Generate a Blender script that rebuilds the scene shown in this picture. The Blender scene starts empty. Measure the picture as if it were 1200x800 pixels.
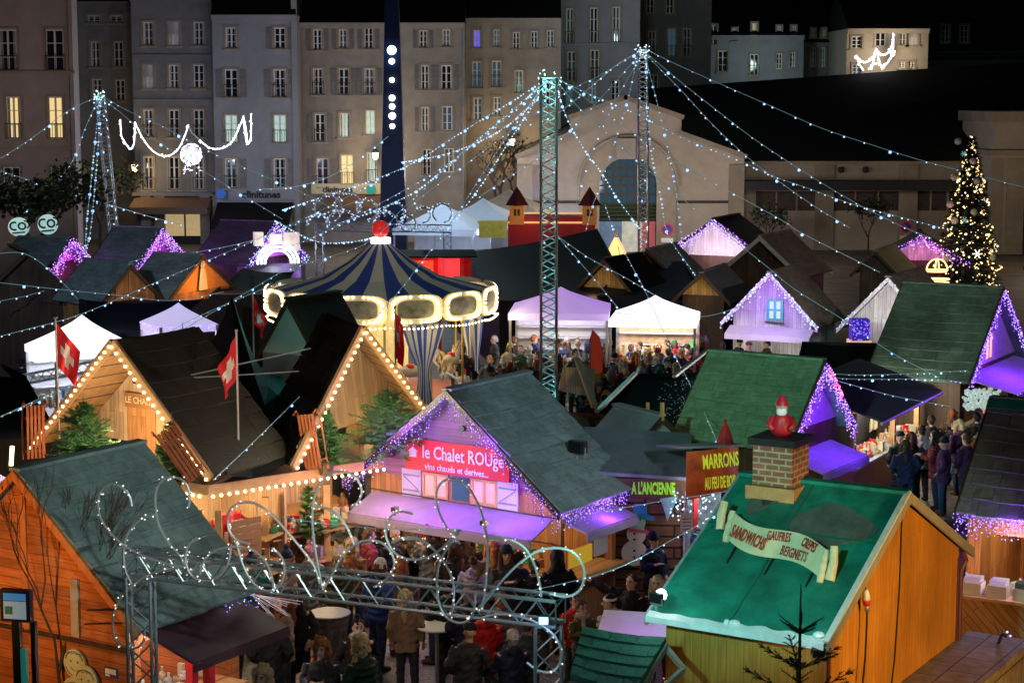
import bpy, math, random
from mathutils import Vector, Matrix, noise
R = math.radians
PI = math.pi
rnd = random.Random(11)
scene = bpy.context.scene
COL = scene.collection

# ---------------------------------------------------------------- camera geometry of the photograph
F = 2200.0
PITCH = math.atan(289 / F)
CAMH = 9.2
def ray(px, py):
    a = (px - 600) / F
    b = -(py - 400) / F
    return Vector((a, math.cos(PITCH) + b * math.sin(PITCH), -math.sin(PITCH) + b * math.cos(PITCH)))
def at(px, py, Y):
    r = ray(px, py)
    return r * (Y / r.y) + Vector((0, 0, CAMH))
def onz(px, py, z=0.0):
    r = ray(px, py)
    return r * ((z - CAMH) / r.z) + Vector((0, 0, CAMH))

# ---------------------------------------------------------------- mesh builder
class MB:
    def __init__(s):
        s.v = []; s.f = []; s.m = []; s.M = Matrix(); s.mi = 0
    def add(s, vs, fs):
        o = len(s.v)
        M = s.M
        s.v += [M @ Vector(v) for v in vs]
        s.f += [tuple(i + o for i in f) for f in fs]
        s.m += [s.mi] * len(fs)
        return s
    def box(s, cx, cy, cz, sx, sy, sz, rz=0.0, rx=0.0, ry=0.0):
        T = Matrix.Translation((cx, cy, cz)) @ Matrix.Rotation(rz, 4, 'Z') @ Matrix.Rotation(ry, 4, 'Y') @ Matrix.Rotation(rx, 4, 'X')
        vs = [T @ Vector((x * sx / 2, y * sy / 2, z * sz / 2)) for x in (-1, 1) for y in (-1, 1) for z in (-1, 1)]
        return s.add(vs, [(0, 1, 3, 2), (4, 6, 7, 5), (0, 4, 5, 1), (2, 3, 7, 6), (0, 2, 6, 4), (1, 5, 7, 3)])
    def bx(s, x0, x1, y0, y1, z0, z1):
        return s.box((x0 + x1) / 2, (y0 + y1) / 2, (z0 + z1) / 2, x1 - x0, y1 - y0, z1 - z0)
    def beam(s, p, q, w, h=None, up=(0, 0, 1)):
        h = h or w
        p = Vector(p); q = Vector(q); d = (q - p)
        L = d.length
        if L < 1e-6: return s
        d /= L
        u = Vector(up)
        if abs(d.dot(u)) > .98: u = Vector((1, 0, 0))
        a = d.cross(u).normalized(); b = a.cross(d)
        vs = []
        for c in (p, q):
            for i, j in ((-1, -1), (1, -1), (1, 1), (-1, 1)):
                vs.append(c + a * (i * w / 2) + b * (j * h / 2))
        return s.add(vs, [(0, 3, 2, 1), (4, 5, 6, 7), (0, 1, 5, 4), (1, 2, 6, 5), (2, 3, 7, 6), (3, 0, 4, 7)])
    def tube(s, pts, r, n=6, caps=True, flat=None):
        pts = [Vector(p) for p in pts]
        if isinstance(r, (int, float)): r = [r] * len(pts)
        t0 = (pts[1] - pts[0]).normalized()
        u = Vector((0, 0, 1)) if abs(t0.z) < .9 else Vector((1, 0, 0))
        a = t0.cross(u).normalized()
        vs = []; N = len(pts)
        for k in range(N):
            t = (pts[min(k + 1, N - 1)] - pts[max(k - 1, 0)])
            t = t.normalized() if t.length > 1e-9 else t0
            a = (a - t * a.dot(t))
            a = a.normalized() if a.length > 1e-6 else t.orthogonal().normalized()
            b = t.cross(a)
            for i in range(n):
                w = 2 * PI * i / n
                vs.append(pts[k] + (a * math.cos(w) + b * math.sin(w) * (flat or 1)) * r[k])
        fs = [(k * n + i, k * n + (i + 1) % n, (k + 1) * n + (i + 1) % n, (k + 1) * n + i) for k in range(N - 1) for i in range(n)]
        if caps:
            fs.append(tuple(range(n - 1, -1, -1))); fs.append(tuple((N - 1) * n + i for i in range(n)))
        return s.add(vs, fs)
    def lathe(s, prof, n=16, c=(0, 0, 0), a0=0.0, a1=2 * PI):
        full = abs(a1 - a0 - 2 * PI) < 1e-6
        k = n if full else n + 1
        vs = []
        for (r, z) in prof:
            for i in range(k):
                w = a0 + (a1 - a0) * i / n
                vs.append((c[0] + r * math.cos(w), c[1] + r * math.sin(w), c[2] + z))
        fs = []
        for j in range(len(prof) - 1):
            for i in range(n):
                i2 = (i + 1) % k
                fs.append((j * k + i, j * k + i2, (j + 1) * k + i2, (j + 1) * k + i))
        return s.add(vs, fs)
    def rings(s, rs, n=14):
        # stacked horizontal ellipses (x, y, z, rx, ry), capped
        vs = []
        for (x, y, z, a, b) in rs:
            for i in range(n):
                w = 2 * PI * i / n
                vs.append((x + a * math.cos(w), y + b * math.sin(w), z))
        N = len(rs)
        fs = [(k * n + i, k * n + (i + 1) % n, (k + 1) * n + (i + 1) % n, (k + 1) * n + i) for k in range(N - 1) for i in range(n)]
        fs.append(tuple(range(n - 1, -1, -1))); fs.append(tuple((N - 1) * n + i for i in range(n)))
        return s.add(vs, fs)
    def ball(s, c, r, n=8, m=6, sc=(1, 1, 1)):
        vs = []; c = Vector(c)
        for j in range(1, m):
            t = PI * j / m
            for i in range(n):
                w = 2 * PI * i / n
                vs.append(c + Vector((math.sin(t) * math.cos(w) * sc[0], math.sin(t) * math.sin(w) * sc[1], math.cos(t) * sc[2])) * r)
        top = len(vs); vs.append(c + Vector((0, 0, r * sc[2]))); vs.append(c - Vector((0, 0, r * sc[2])))
        fs = []
        for j in range(m - 2):
            for i in range(n):
                fs.append((j * n + i, (j + 1) * n + i, (j + 1) * n + (i + 1) % n, j * n + (i + 1) % n))
        for i in range(n):
            fs.append((top, i, (i + 1) % n))
            fs.append((top + 1, (m - 2) * n + (i + 1) % n, (m - 2) * n + i))
        return s.add(vs, fs)
    def octa(s, c, r):
        c = Vector(c)
        return s.add([c + Vector(d) * r for d in ((1, 0, 0), (-1, 0, 0), (0, 1, 0), (0, -1, 0), (0, 0, 1), (0, 0, -1))],
                     [(0, 2, 4), (2, 1, 4), (1, 3, 4), (3, 0, 4), (2, 0, 5), (1, 2, 5), (3, 1, 5), (0, 3, 5)])
    def prism(s, poly, d):
        d = Vector(d); n = len(poly)
        vs = [Vector(p) for p in poly] + [Vector(p) + d for p in poly]
        return s.add(vs, [tuple(range(n - 1, -1, -1)), tuple(range(n, 2 * n))] + [(i, (i + 1) % n, n + (i + 1) % n, n + i) for i in range(n)])
    def face(s, *pts):
        return s.add(list(pts), [tuple(range(len(pts)))])
    def build(s, name, mats, parent=None, smooth=False, kind=None):
        me = bpy.data.meshes.new(name)
        me.from_pydata([tuple(v) for v in s.v], [], s.f)
        for m in (mats if isinstance(mats, (list, tuple)) else [mats]): me.materials.append(m)
        if len(me.materials) > 1: me.polygons.foreach_set('material_index', s.m)
        if smooth: me.polygons.foreach_set('use_smooth', [True] * len(me.polygons))
        me.update()
        uv = me.uv_layers.new(name='UVMap').data
        buf = [0.0] * (2 * len(me.loops))
        Z = Vector((0, 0, 1))
        vv = me.vertices
        for p in me.polygons:
            n = p.normal
            u = Z.cross(n)
            u = u.normalized() if u.length > .08 else Vector((1, 0, 0))
            w = n.cross(u)
            for li in p.loop_indices:
                co = vv[me.loops[li].vertex_index].co
                buf[2 * li] = co.dot(u); buf[2 * li + 1] = co.dot(w)
        uv.foreach_set('uv', buf)
        return link(name, me, parent, kind)

def link(name, data, parent=None, kind=None):
    o = bpy.data.objects.new(name, data)
    COL.objects.link(o)
    if parent is not None: o.parent = parent
    if kind: o['kind'] = kind
    return o
def tag(o, label, cat, group=None):
    o['label'] = label; o['category'] = cat
    if group: o['group'] = group
    return o
def thing(name, label, cat, loc=(0, 0, 0), rz=0.0, group=None):
    o = bpy.data.objects.new(name, None); COL.objects.link(o)
    o.empty_display_size = .2
    o.location = loc; o.rotation_euler = (0, 0, rz)
    return tag(o, label, cat, group)

# ---------------------------------------------------------------- materials
MATS = {}
def newmat(name):
    m = bpy.data.materials.new(name); m.use_nodes = True
    nt = m.node_tree; nt.nodes.clear()
    out = nt.nodes.new('ShaderNodeOutputMaterial'); b = nt.nodes.new('ShaderNodeBsdfPrincipled')
    nt.links.new(b.outputs[0], out.inputs[0])
    return m, nt, b, nt.nodes.new, nt.links.new
def c4(c, k=1.0): return (min(1, c[0] * k), min(1, c[1] * k), min(1, c[2] * k), 1)
def mat(name, col, rough=.7, var=.2, vs=4.0, bump=.15, metal=0.0, em=None, es=0.0, spec=.35, dirt=0.0):
    if name in MATS: return MATS[name]
    m, nt, b, N, L = newmat(name)
    tc = N('ShaderNodeTexCoord')
    nz = N('ShaderNodeTexNoise'); nz.inputs['Scale'].default_value = vs; nz.inputs['Detail'].default_value = 5
    nz.inputs['Roughness'].default_value = .65
    L(tc.outputs['Object'], nz.inputs['Vector'])
    mx = N('ShaderNodeMix'); mx.data_type = 'RGBA'
    mx.inputs[6].default_value = c4(col, 1 - var); mx.inputs[7].default_value = c4(col, 1 + var)
    rp = N('ShaderNodeMapRange'); rp.inputs[1].default_value = .3; rp.inputs[2].default_value = .7
    L(nz.outputs['Fac'], rp.inputs[0]); L(rp.outputs[0], mx.inputs[0])
    src = mx.outputs[2]
    if dirt:
        n2 = N('ShaderNodeTexNoise'); n2.inputs['Scale'].default_value = vs * .17; n2.inputs['Detail'].default_value = 3
        mp = N('ShaderNodeMapping'); mp.inputs['Scale'].default_value = (1, 1, .35)
        L(tc.outputs['Object'], mp.inputs[0]); L(mp.outputs[0], n2.inputs['Vector'])
        r2 = N('ShaderNodeMapRange'); r2.inputs[1].default_value = .35; r2.inputs[2].default_value = .7
        r2.inputs[3].default_value = 1 - dirt; r2.inputs[4].default_value = 1.0
        L(n2.outputs['Fac'], r2.inputs[0])
        m2 = N('ShaderNodeMix'); m2.data_type = 'RGBA'; m2.blend_type = 'MULTIPLY'; m2.inputs[0].default_value = 1
        L(src, m2.inputs[6]); L(r2.outputs[0], m2.inputs[7]); src = m2.outputs[2]
    L(src, b.inputs['Base Color'])
    b.inputs['Roughness'].default_value = rough; b.inputs['Metallic'].default_value = metal
    b.inputs['Specular IOR Level'].default_value = spec
    if bump:
        bp = N('ShaderNodeBump'); bp.inputs['Strength'].default_value = bump; bp.inputs['Distance'].default_value = .02
        L(nz.outputs['Fac'], bp.inputs['Height']); L(bp.outputs[0], b.inputs['Normal'])
    if em:
        b.inputs['Emission Color'].default_value = c4(em); b.inputs['Emission Strength'].default_value = es
    MATS[name] = m
    return m
def glow(name, col, s, sample=False):
    if name in MATS: return MATS[name]
    m, nt, b, N, L = newmat(name)
    b.inputs['Base Color'].default_value = (.4, .4, .4, 1)
    b.inputs['Emission Color'].default_value = c4(col); b.inputs['Emission Strength'].default_value = s
    try: m.cycles.emission_sampling = 'AUTO' if sample else 'NONE'
    except Exception: pass
    MATS[name] = m
    return m
def brickmat(name, c1, c2, mortar, w, h, ms=.01, off=.5, rot=0.0, rough=.75, grain=0.0, bump=.5, var=.25, spec=.3, patch=0.0):
    """courses laid out in the surface's own metres: bricks, shingles, planks and paving"""
    if name in MATS: return MATS[name]
    m, nt, b, N, L = newmat(name)
    tc = N('ShaderNodeTexCoord'); mp = N('ShaderNodeMapping'); mp.inputs['Rotation'].default_value = (0, 0, rot)
    L(tc.outputs['UV'], mp.inputs[0])
    br = N('ShaderNodeTexBrick'); br.offset = off; br.inputs['Scale'].default_value = 1
    br.inputs['Brick Width'].default_value = w; br.inputs['Row Height'].default_value = h
    br.inputs['Mortar Size'].default_value = ms; br.inputs['Mortar Smooth'].default_value = .1
    br.inputs['Color1'].default_value = c4(c1); br.inputs['Color2'].default_value = c4(c2); br.inputs['Mortar'].default_value = c4(mortar)
    L(mp.outputs[0], br.inputs['Vector'])
    nz = N('ShaderNodeTexNoise'); nz.inputs['Detail'].default_value = 6; nz.inputs['Scale'].default_value = 2.2
    m2 = N('ShaderNodeMapping'); m2.inputs['Scale'].default_value = (1, 14, 1) if grain else (2.5, 2.5, 2.5)
    L(mp.outputs[0], m2.inputs[0]); L(m2.outputs[0], nz.inputs['Vector'])
    r = N('ShaderNodeMapRange'); r.inputs[1].default_value = .3; r.inputs[2].default_value = .72
    r.inputs[3].default_value = 1 - var; r.inputs[4].default_value = 1 + var
    L(nz.outputs['Fac'], r.inputs[0])
    mx = N('ShaderNodeMix'); mx.data_type = 'RGBA'; mx.blend_type = 'MULTIPLY'; mx.inputs[0].default_value = 1
    L(br.outputs['Color'], mx.inputs[6]); L(r.outputs[0], mx.inputs[7])
    src = mx.outputs[2]
    if patch:
        n3 = N('ShaderNodeTexNoise'); n3.inputs['Scale'].default_value = .8; n3.inputs['Detail'].default_value = 4
        L(tc.outputs['Object'], n3.inputs['Vector'])
        r3 = N('ShaderNodeMapRange'); r3.inputs[1].default_value = .35; r3.inputs[2].default_value = .65
        r3.inputs[3].default_value = 1 - patch; r3.inputs[4].default_value = 1 + patch * .3
        L(n3.outputs['Fac'], r3.inputs[0])
        m3 = N('ShaderNodeMix'); m3.data_type = 'RGBA'; m3.blend_type = 'MULTIPLY'; m3.inputs[0].default_value = 1
        L(src, m3.inputs[6]); L(r3.outputs[0], m3.inputs[7]); src = m3.outputs[2]
    L(src, b.inputs['Base Color'])
    b.inputs['Roughness'].default_value = rough; b.inputs['Specular IOR Level'].default_value = spec
    bp = N('ShaderNodeBump'); bp.inputs['Strength'].default_value = bump; bp.inputs['Distance'].default_value = .015
    ad = N('ShaderNodeMath'); ad.operation = 'SUBTRACT'
    ms_ = N('ShaderNodeMath'); ms_.operation = 'MULTIPLY'; ms_.inputs[1].default_value = .35
    L(nz.outputs['Fac'], ms_.inputs[0]); L(ms_.outputs[0], ad.inputs[0]); L(br.outputs['Fac'], ad.inputs[1])
    L(ad.outputs[0], bp.inputs['Height']); L(bp.outputs[0], b.inputs['Normal'])
    MATS[name] = m
    return m
def planks(name, col, w=.12, vertical=True, var=.28):
    return brickmat(name, c4(col, 1.22), c4(col, .7), c4(col, .34), 2.6, w, .004, .37, PI / 2 if vertical else 0, .6, 1, .35, var, .3, .4)
def shingles(name, col, w=.3, h=.2, patch=.25):
    return brickmat(name, c4(col, 1.12), c4(col, .82), c4(col, .6), w, h, .005, .5, 0, .72, 0, .5, .22, .35, patch)

WOOD = planks('warm_wood', (.42, .2, .08))
WOOD_H = planks('warm_wood_boards', (.42, .2, .08), .14, False)
WOOD_ORANGE = planks('orange_wood', (.5, .2, .045), .11)
WOOD_ORANGE_H = planks('orange_wood_boards', (.48, .16, .05), .13, False)
WOOD_PALE = planks('pale_wood', (.6, .42, .27), .12)
WOOD_DARK = planks('dark_wood', (.07, .04, .025), .14)
WOOD_DARK_H = planks('dark_wood_boards', (.08, .05, .03), .16, False)
WOOD_RED_H = planks('red_brown_boards', (.22, .06, .035), .15, False)
WOOD_WHITE = planks('white_painted_wood', (.72, .7, .72), .13)
WOOD_PURPLE_H = planks('boards_with_violet_light', (.25, .12, .24), .13, False)  # violet light on the gable is put into the board colour
ROOF_SLATE = shingles('slate_felt_shingles', (.22, .27, .28), .42, .22)
ROOF_GREEN = shingles('green_felt_shingles', (.15, .29, .2), .34, .17)
ROOF_TEAL = shingles('teal_felt_shingles', (.22, .28, .265), .42, .25)
ROOF_GREY = shingles('grey_felt_shingles', (.22, .21, .21), .4, .2)
ROOF_BROWN = shingles('brown_felt_shingles', (.22, .175, .15), .4, .2)
ROOF_BLACK = shingles('black_felt_shingles', (.022, .015, .01), .4, .25)
ROOF_TILE = shingles('brown_wood_tiles', (.3, .17, .08), .3, .26)
ROOF_SHAKE = shingles('green_wood_shakes', (.06, .2, .15), .13, .2)
TARP_BLACK = mat('black_tarpaulin', (.006, .006, .008), .6, .3, 3, .3, spec=.15)
TARP_NAVY = mat('navy_tarpaulin', (.01, .011, .024), .6, .3, 3, .3, spec=.15)
TARP_GREY = mat('grey_tarpaulin', (.15, .16, .2), .6, .2, 2, .3)
CANVAS = mat('white_canvas', (.78, .78, .8), .8, .06, 3, .1)
CANVAS_PALE = mat('white_canvas_in_blue_light', (.72, .76, .8), .8, .06, 3, .1, em=(.5, .7, 1), es=.22)  # blue light put into the canvas as a weak glow
CANVAS_LIT = mat('white_canvas_lit_through', (.78, .78, .82), .8, .05, 2, .1, em=(.66, .56, 1), es=.7)  # light from inside the tent put into the cloth as glow
CANVAS_WARM = mat('white_canvas_painted_glow', (.8, .8, .8), .8, .05, 2, .1, em=(.95, .92, 1), es=1.3)  # strong tent light put into the cloth as glow
CANVAS_PURPLE = mat('white_canvas_in_purple_light', (.75, .72, .8), .8, .06, 2, .1, em=(.62, .3, 1), es=.55)  # purple light put into the cloth as glow
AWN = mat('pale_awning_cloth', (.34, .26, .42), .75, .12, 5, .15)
AWN_DARK = mat('dark_awning_cloth', (.07, .03, .045), .7, .25, 4, .2)
ALU = mat('aluminium_tube', (.62, .64, .66), .35, .1, 8, .05, .85)
STEEL = mat('galvanised_steel', (.4, .41, .43), .45, .15, 6, .05, .8)
BLACK = mat('black_paint', (.012, .012, .014), .5, .2, 5, .05)
DARKTRIM = mat('dark_brown_trim', (.05, .028, .018), .6, .25, 6, .1)
WOODTRIM = mat('golden_wood_trim', (.5, .29, .13), .55, .2, 6, .1)
REDPAINT = mat('red_paint', (.5, .02, .03), .5, .12, 4, .05)
REDCLOTH = mat('red_cloth', (.55, .015, .02), .8, .2, 6, .15)
WHITE = mat('white_paint', (.8, .8, .8), .5, .05, 4, .03)
CREAM = mat('cream_paint', (.7, .62, .42), .5, .1, 4, .05)
STONE = mat('pale_limestone', (.42, .36, .28), .85, .14, 2.2, .25, dirt=.35)
STONE_PALE = mat('pale_render', (.5, .44, .37), .85, .1, 1.5, .15, dirt=.25)
STONE_GREY = mat('grey_render', (.36, .37, .42), .85, .1, 1.2, .15, dirt=.3)
STONE_DIM = mat('dim_grey_render', (.27, .27, .29), .85, .14, 1.2, .2, dirt=.35)
STONE_PINK = mat('pinkish_render', (.46, .38, .36), .85, .1, 1.2, .15, dirt=.28)
STONE_TAN = mat('tan_render', (.44, .4, .36), .85, .16, 1.2, .2, dirt=.45)
GLASS = mat('dark_window_glass', (.015, .02, .03), .08, .3, 1, 0, spec=.6)
GLASS_BLUE = mat('window_glass_with_blue_reflection', (.02, .04, .07), .1, .3, 1, 0, em=(.12, .3, .42), es=.16)  # blue reflection painted into the pane as a faint glow
LITPANE = mat('lit_window_pane', (.5, .4, .2), .4, .2, 3, 0, em=(1, .72, .28), es=.8)
LITPANE_COOL = mat('cool_lit_window_pane', (.4, .45, .4), .4, .25, 3, 0, em=(.6, .9, .75), es=.5)
BLUEPANE = mat('blue_lit_window_pane', (.1, .1, .4), .4, .4, 4, 0, em=(.15, .08, 1), es=1.0)
ROOFSLATE = mat('dark_slate_roof', (.006, .006, .007), .9, .3, 3, .3)
BULB = glow('cool_white_bulb', (.5, .74, 1), 1.7)
BULB_BLUE = glow('blue_white_bulb', (.24, .48, 1), 2.2)
BULB_TEAL = glow('teal_white_bulb', (.55, 1, .95), 2.4)
BULB_WARM = glow('warm_bulb', (1, .74, .36), 7)
BULB_GOLD = glow('gold_bulb', (1, .62, .22), 3.2)
BULB_PURPLE = glow('violet_icicle_bulb', (.24, .1, 1), 2.2)
BULB_LILAC = glow('lilac_icicle_bulb', (.55, .36, 1), 1.8)
BULB_PINK = glow('pink_icicle_bulb', (.95, .35, 1), 1.9)
BULB_RED = glow('red_bulb', (1, .06, .12), 2.2)
CABLE = mat('cable_with_painted_glow', (.25, .3, .3), .5, .1, 3, 0, em=(.3, .62, .75), es=.22)  # light from the bulbs is put into the cable as a teal glow
CABLE_DARK = mat('black_cable', (.015, .015, .015), .5, .1, 3, 0)
NEEDLE = mat('fir_needles', (.06, .15, .045), .65, .4, 7, .2)
NEEDLE_DARK = mat('dark_fir_needles', (.012, .04, .022), .7, .4, 7, .2)
LEAFDARK = mat('dark_leaves', (.03, .05, .025), .7, .4, 5, .2)
BARK = mat('bark', (.06, .045, .035), .9, .3, 8, .4)
SKIN = mat('skin', (.55, .34, .25), .5, .08, 8, .05)
EYE = mat('eye_dark', (.03, .025, .02), .3, .1, 8, 0)
LIP = mat('lips', (.42, .16, .14), .5, .1, 8, 0)
BRICK = brickmat('chimney_brick', (.32, .13, .08), (.22, .085, .055), (.4, .34, .26), .2, .085, .013, .5, 0, .85, 0, .6)
PAVER = brickmat('paving_setts', (.2, .16, .135), (.14, .115, .1), (.05, .045, .04), .24, .13, .012, .5, 0, .6, 0, .5, .35, .4, .4)
SLAB = brickmat('stone_ledge_slabs', (.3, .25, .235), (.24, .2, .19), (.07, .06, .055), .7, .5, .012, .5, 0, .75, 0, .5, .25, .3, .3)

# ---------------------------------------------------------------- camera, sky, moonlight
cam = bpy.data.cameras.new('camera'); camo = bpy.data.objects.new('camera', cam); COL.objects.link(camo)
cam.sensor_width = 36; cam.sensor_fit = 'HORIZONTAL'; cam.lens = F / 1200 * 36
cam.clip_start = .5; cam.clip_end = 2000
camo.location = (0, 0, CAMH); camo.rotation_euler = (PI / 2 - PITCH, 0, 0)
scene.camera = camo
w = bpy.data.worlds.new('World'); scene.world = w; w.use_nodes = True
nt = w.node_tree; bg = nt.nodes['Background']
sky = nt.nodes.new('ShaderNodeTexSky'); sky.sky_type = 'NISHITA'; sky.sun_disc = False
sky.sun_elevation = R(-6); sky.sun_rotation = R(200)
nt.links.new(sky.outputs[0], bg.inputs[0]); bg.inputs[1].default_value = .06
sun = bpy.data.lights.new('moonlight', 'SUN'); sun.energy = .05; sun.angle = R(9); sun.color = (.66, .92, .92)
so = bpy.data.objects.new('moonlight', sun); COL.objects.link(so); so.rotation_euler = (R(40), 0, R(-14))
scene.view_settings.view_transform = 'Standard'; scene.view_settings.look = 'None'
scene.view_settings.exposure = 0; scene.view_settings.gamma = 1
cy = scene.cycles
cy.use_denoising = True; cy.max_bounces = 5; cy.diffuse_bounces = 2; cy.glossy_bounces = 2; cy.transmission_bounces = 2
cy.sample_clamp_indirect = 1.5; cy.sample_clamp_direct = 12; cy.caustics_reflective = False; cy.caustics_refractive = False
cy.use_adaptive_sampling = True; cy.adaptive_threshold = .02

def lamp(x, y, z, col, power, r=.12):
    d = bpy.data.lights.new('lamp', 'POINT'); d.energy = power; d.color = col; d.shadow_soft_size = r
    o = bpy.data.objects.new('lamp', d); COL.objects.link(o); o.location = (x, y, z)
    return o
def spot(p, tgt, col, power, ang=70, blend=.6, r=.1):
    d = bpy.data.lights.new('spot_lamp', 'SPOT'); d.energy = power; d.color = col; d.shadow_soft_size = r
    d.spot_size = R(ang); d.spot_blend = blend
    o = bpy.data.objects.new('spot_lamp', d); COL.objects.link(o); o.location = p
    o.rotation_euler = (Vector(tgt) - Vector(p)).to_track_quat('-Z', 'Y').to_euler()
    return o
def rot2(x, y, a): return (x * math.cos(a) - y * math.sin(a), x * math.sin(a) + y * math.cos(a))
def text(name, s, size, mtl, parent, loc, rot, ext=.006, bold=0.0, align='CENTER', sx=1.0, shear=0.0, space=1.0):
    c = bpy.data.curves.new(name, 'FONT'); c.body = s; c.size = size; c.extrude = ext; c.offset = bold
    c.align_x = align; c.align_y = 'CENTER'; c.shear = shear; c.space_character = space; c.resolution_u = 2
    c.materials.append(mtl)
    o = link(name, c, parent); o.location = loc; o.rotation_euler = rot; o.scale = (sx, 1, 1)
    return o
# ================================================================ ground
g = MB()
g.add([(-400, -60, 0), (400, -60, 0), (400, 900, 0), (-400, 900, 0)], [(0, 1, 2, 3)])
g.build('ground', PAVER, kind='structure')

# ================================================================ buildings round the square
WCACHE = {}
def wmesh(kind, w, h, st):
    key = (kind, round(w, 2), round(h, 2), st)
    if key in WCACHE: return WCACHE[key]
    m = MB(); w2 = w / 2; h2 = h / 2
    if kind == 'window':
        t = .13
        m.bx(-w2 - t, -w2, -.05, .0, -h2, h2 + t); m.bx(w2, w2 + t, -.05, .0, -h2, h2 + t)
        m.bx(-w2, w2, -.05, .0, h2, h2 + t); m.bx(-w2 - t - .05, w2 + t + .05, -.12, .0, -h2 - .12, -h2)
        mt = STONE
    elif kind == 'sash':
        t = .07
        m.bx(-w2, -w2 + t, .1, .15, -h2, h2); m.bx(w2 - t, w2, .1, .15, -h2, h2)
        m.bx(-w2 + t, w2 - t, .1, .15, h2 - t, h2); m.bx(-w2 + t, w2 - t, .1, .15, -h2, -h2 + t)
        m.bx(-.05, .05, .095, .15, -h2 + t, h2 - t)
        for k in (-.17, .17):
            m.bx(-w2 + t, -.05, .11, .14, h * k - .02, h * k + .02); m.bx(.05, w2 - t, .11, .14, h * k - .02, h * k + .02)
        mt = WHITE if st != 'n' else DARKTRIM
    elif kind == 'pane':
        m.bx(-w2, w2, .17, .19, -h2, h2)
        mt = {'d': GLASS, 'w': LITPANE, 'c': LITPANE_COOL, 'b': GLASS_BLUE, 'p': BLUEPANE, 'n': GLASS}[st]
    elif kind == 'shutter':
        m.bx(-w2, w2, .02, .07, -h2, h2)
        for k in range(9): m.bx(-w2 + .04, w2 - .04, .0, .02, -h2 + h * (k + .3) / 9, -h2 + h * (k + .75) / 9)
        mt = WOOD_WHITE if st == 'v' else mat('grey_shutter_paint', (.2, .19, .2), .7)
    elif kind == 'curtain':
        for s_ in (-1, 1):
            for k in range(3): m.bx(s_ * w2 * (.97 - .17 * k) - .04, s_ * w2 * (.97 - .17 * k) + .04, .151 + .004 * (k % 2), .16 + .004 * (k % 2), -h2 + .05, h2 - .03)
        mt = mat('net_curtain', (.34, .33, .31), .9, .2, 5, 0)
    elif kind == 'railing':
        m.bx(-w2 - .05, w2 + .05, -.2, -.17, -h2 + .75, -h2 + .79); m.bx(-w2 - .05, w2 + .05, -.2, -.17, -h2 + .02, -h2 + .05)
        n = int(w / .14) + 2
        for k in range(n):
            x = -w2 - .03 + (w + .06) * k / (n - 1)
            m.bx(x - .012, x + .012, -.195, -.175, -h2 + .05, -h2 + .75)
        mt = BLACK
    o = m.build(kind, mt)
    me = o.data
    bpy.data.objects.remove(o)
    WCACHE[key] = me
    return me
def wall_grid(mb, x0, x1, z0, z1, wins, y=0.0, reveal=.2):
    xs = sorted({x0, x1} | {a for q in wins for a in (q[0], q[1]) if x0 < a < x1})
    zs = sorted({z0, z1} | {a for q in wins for a in (q[2], q[3]) if z0 < a < z1})
    for i in range(len(xs) - 1):
        for j in range(len(zs) - 1):
            cx = (xs[i] + xs[i + 1]) / 2; cz = (zs[j] + zs[j + 1]) / 2
            if any(q[0] < cx < q[1] and q[2] < cz < q[3] for q in wins): continue
            mb.face((xs[i], y, zs[j]), (xs[i + 1], y, zs[j]), (xs[i + 1], y, zs[j + 1]), (xs[i], y, zs[j + 1]))
    for (a, b, c, d) in wins:
        e = y + reveal
        mb.face((a, y, c), (a, e, c), (a, e, d), (a, y, d)); mb.face((b, y, c), (b, y, d), (b, e, d), (b, e, c))
        mb.face((a, y, d), (a, e, d), (b, e, d), (b, y, d)); mb.face((a, y, c), (b, y, c), (b, e, c), (a, e, c))
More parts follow.
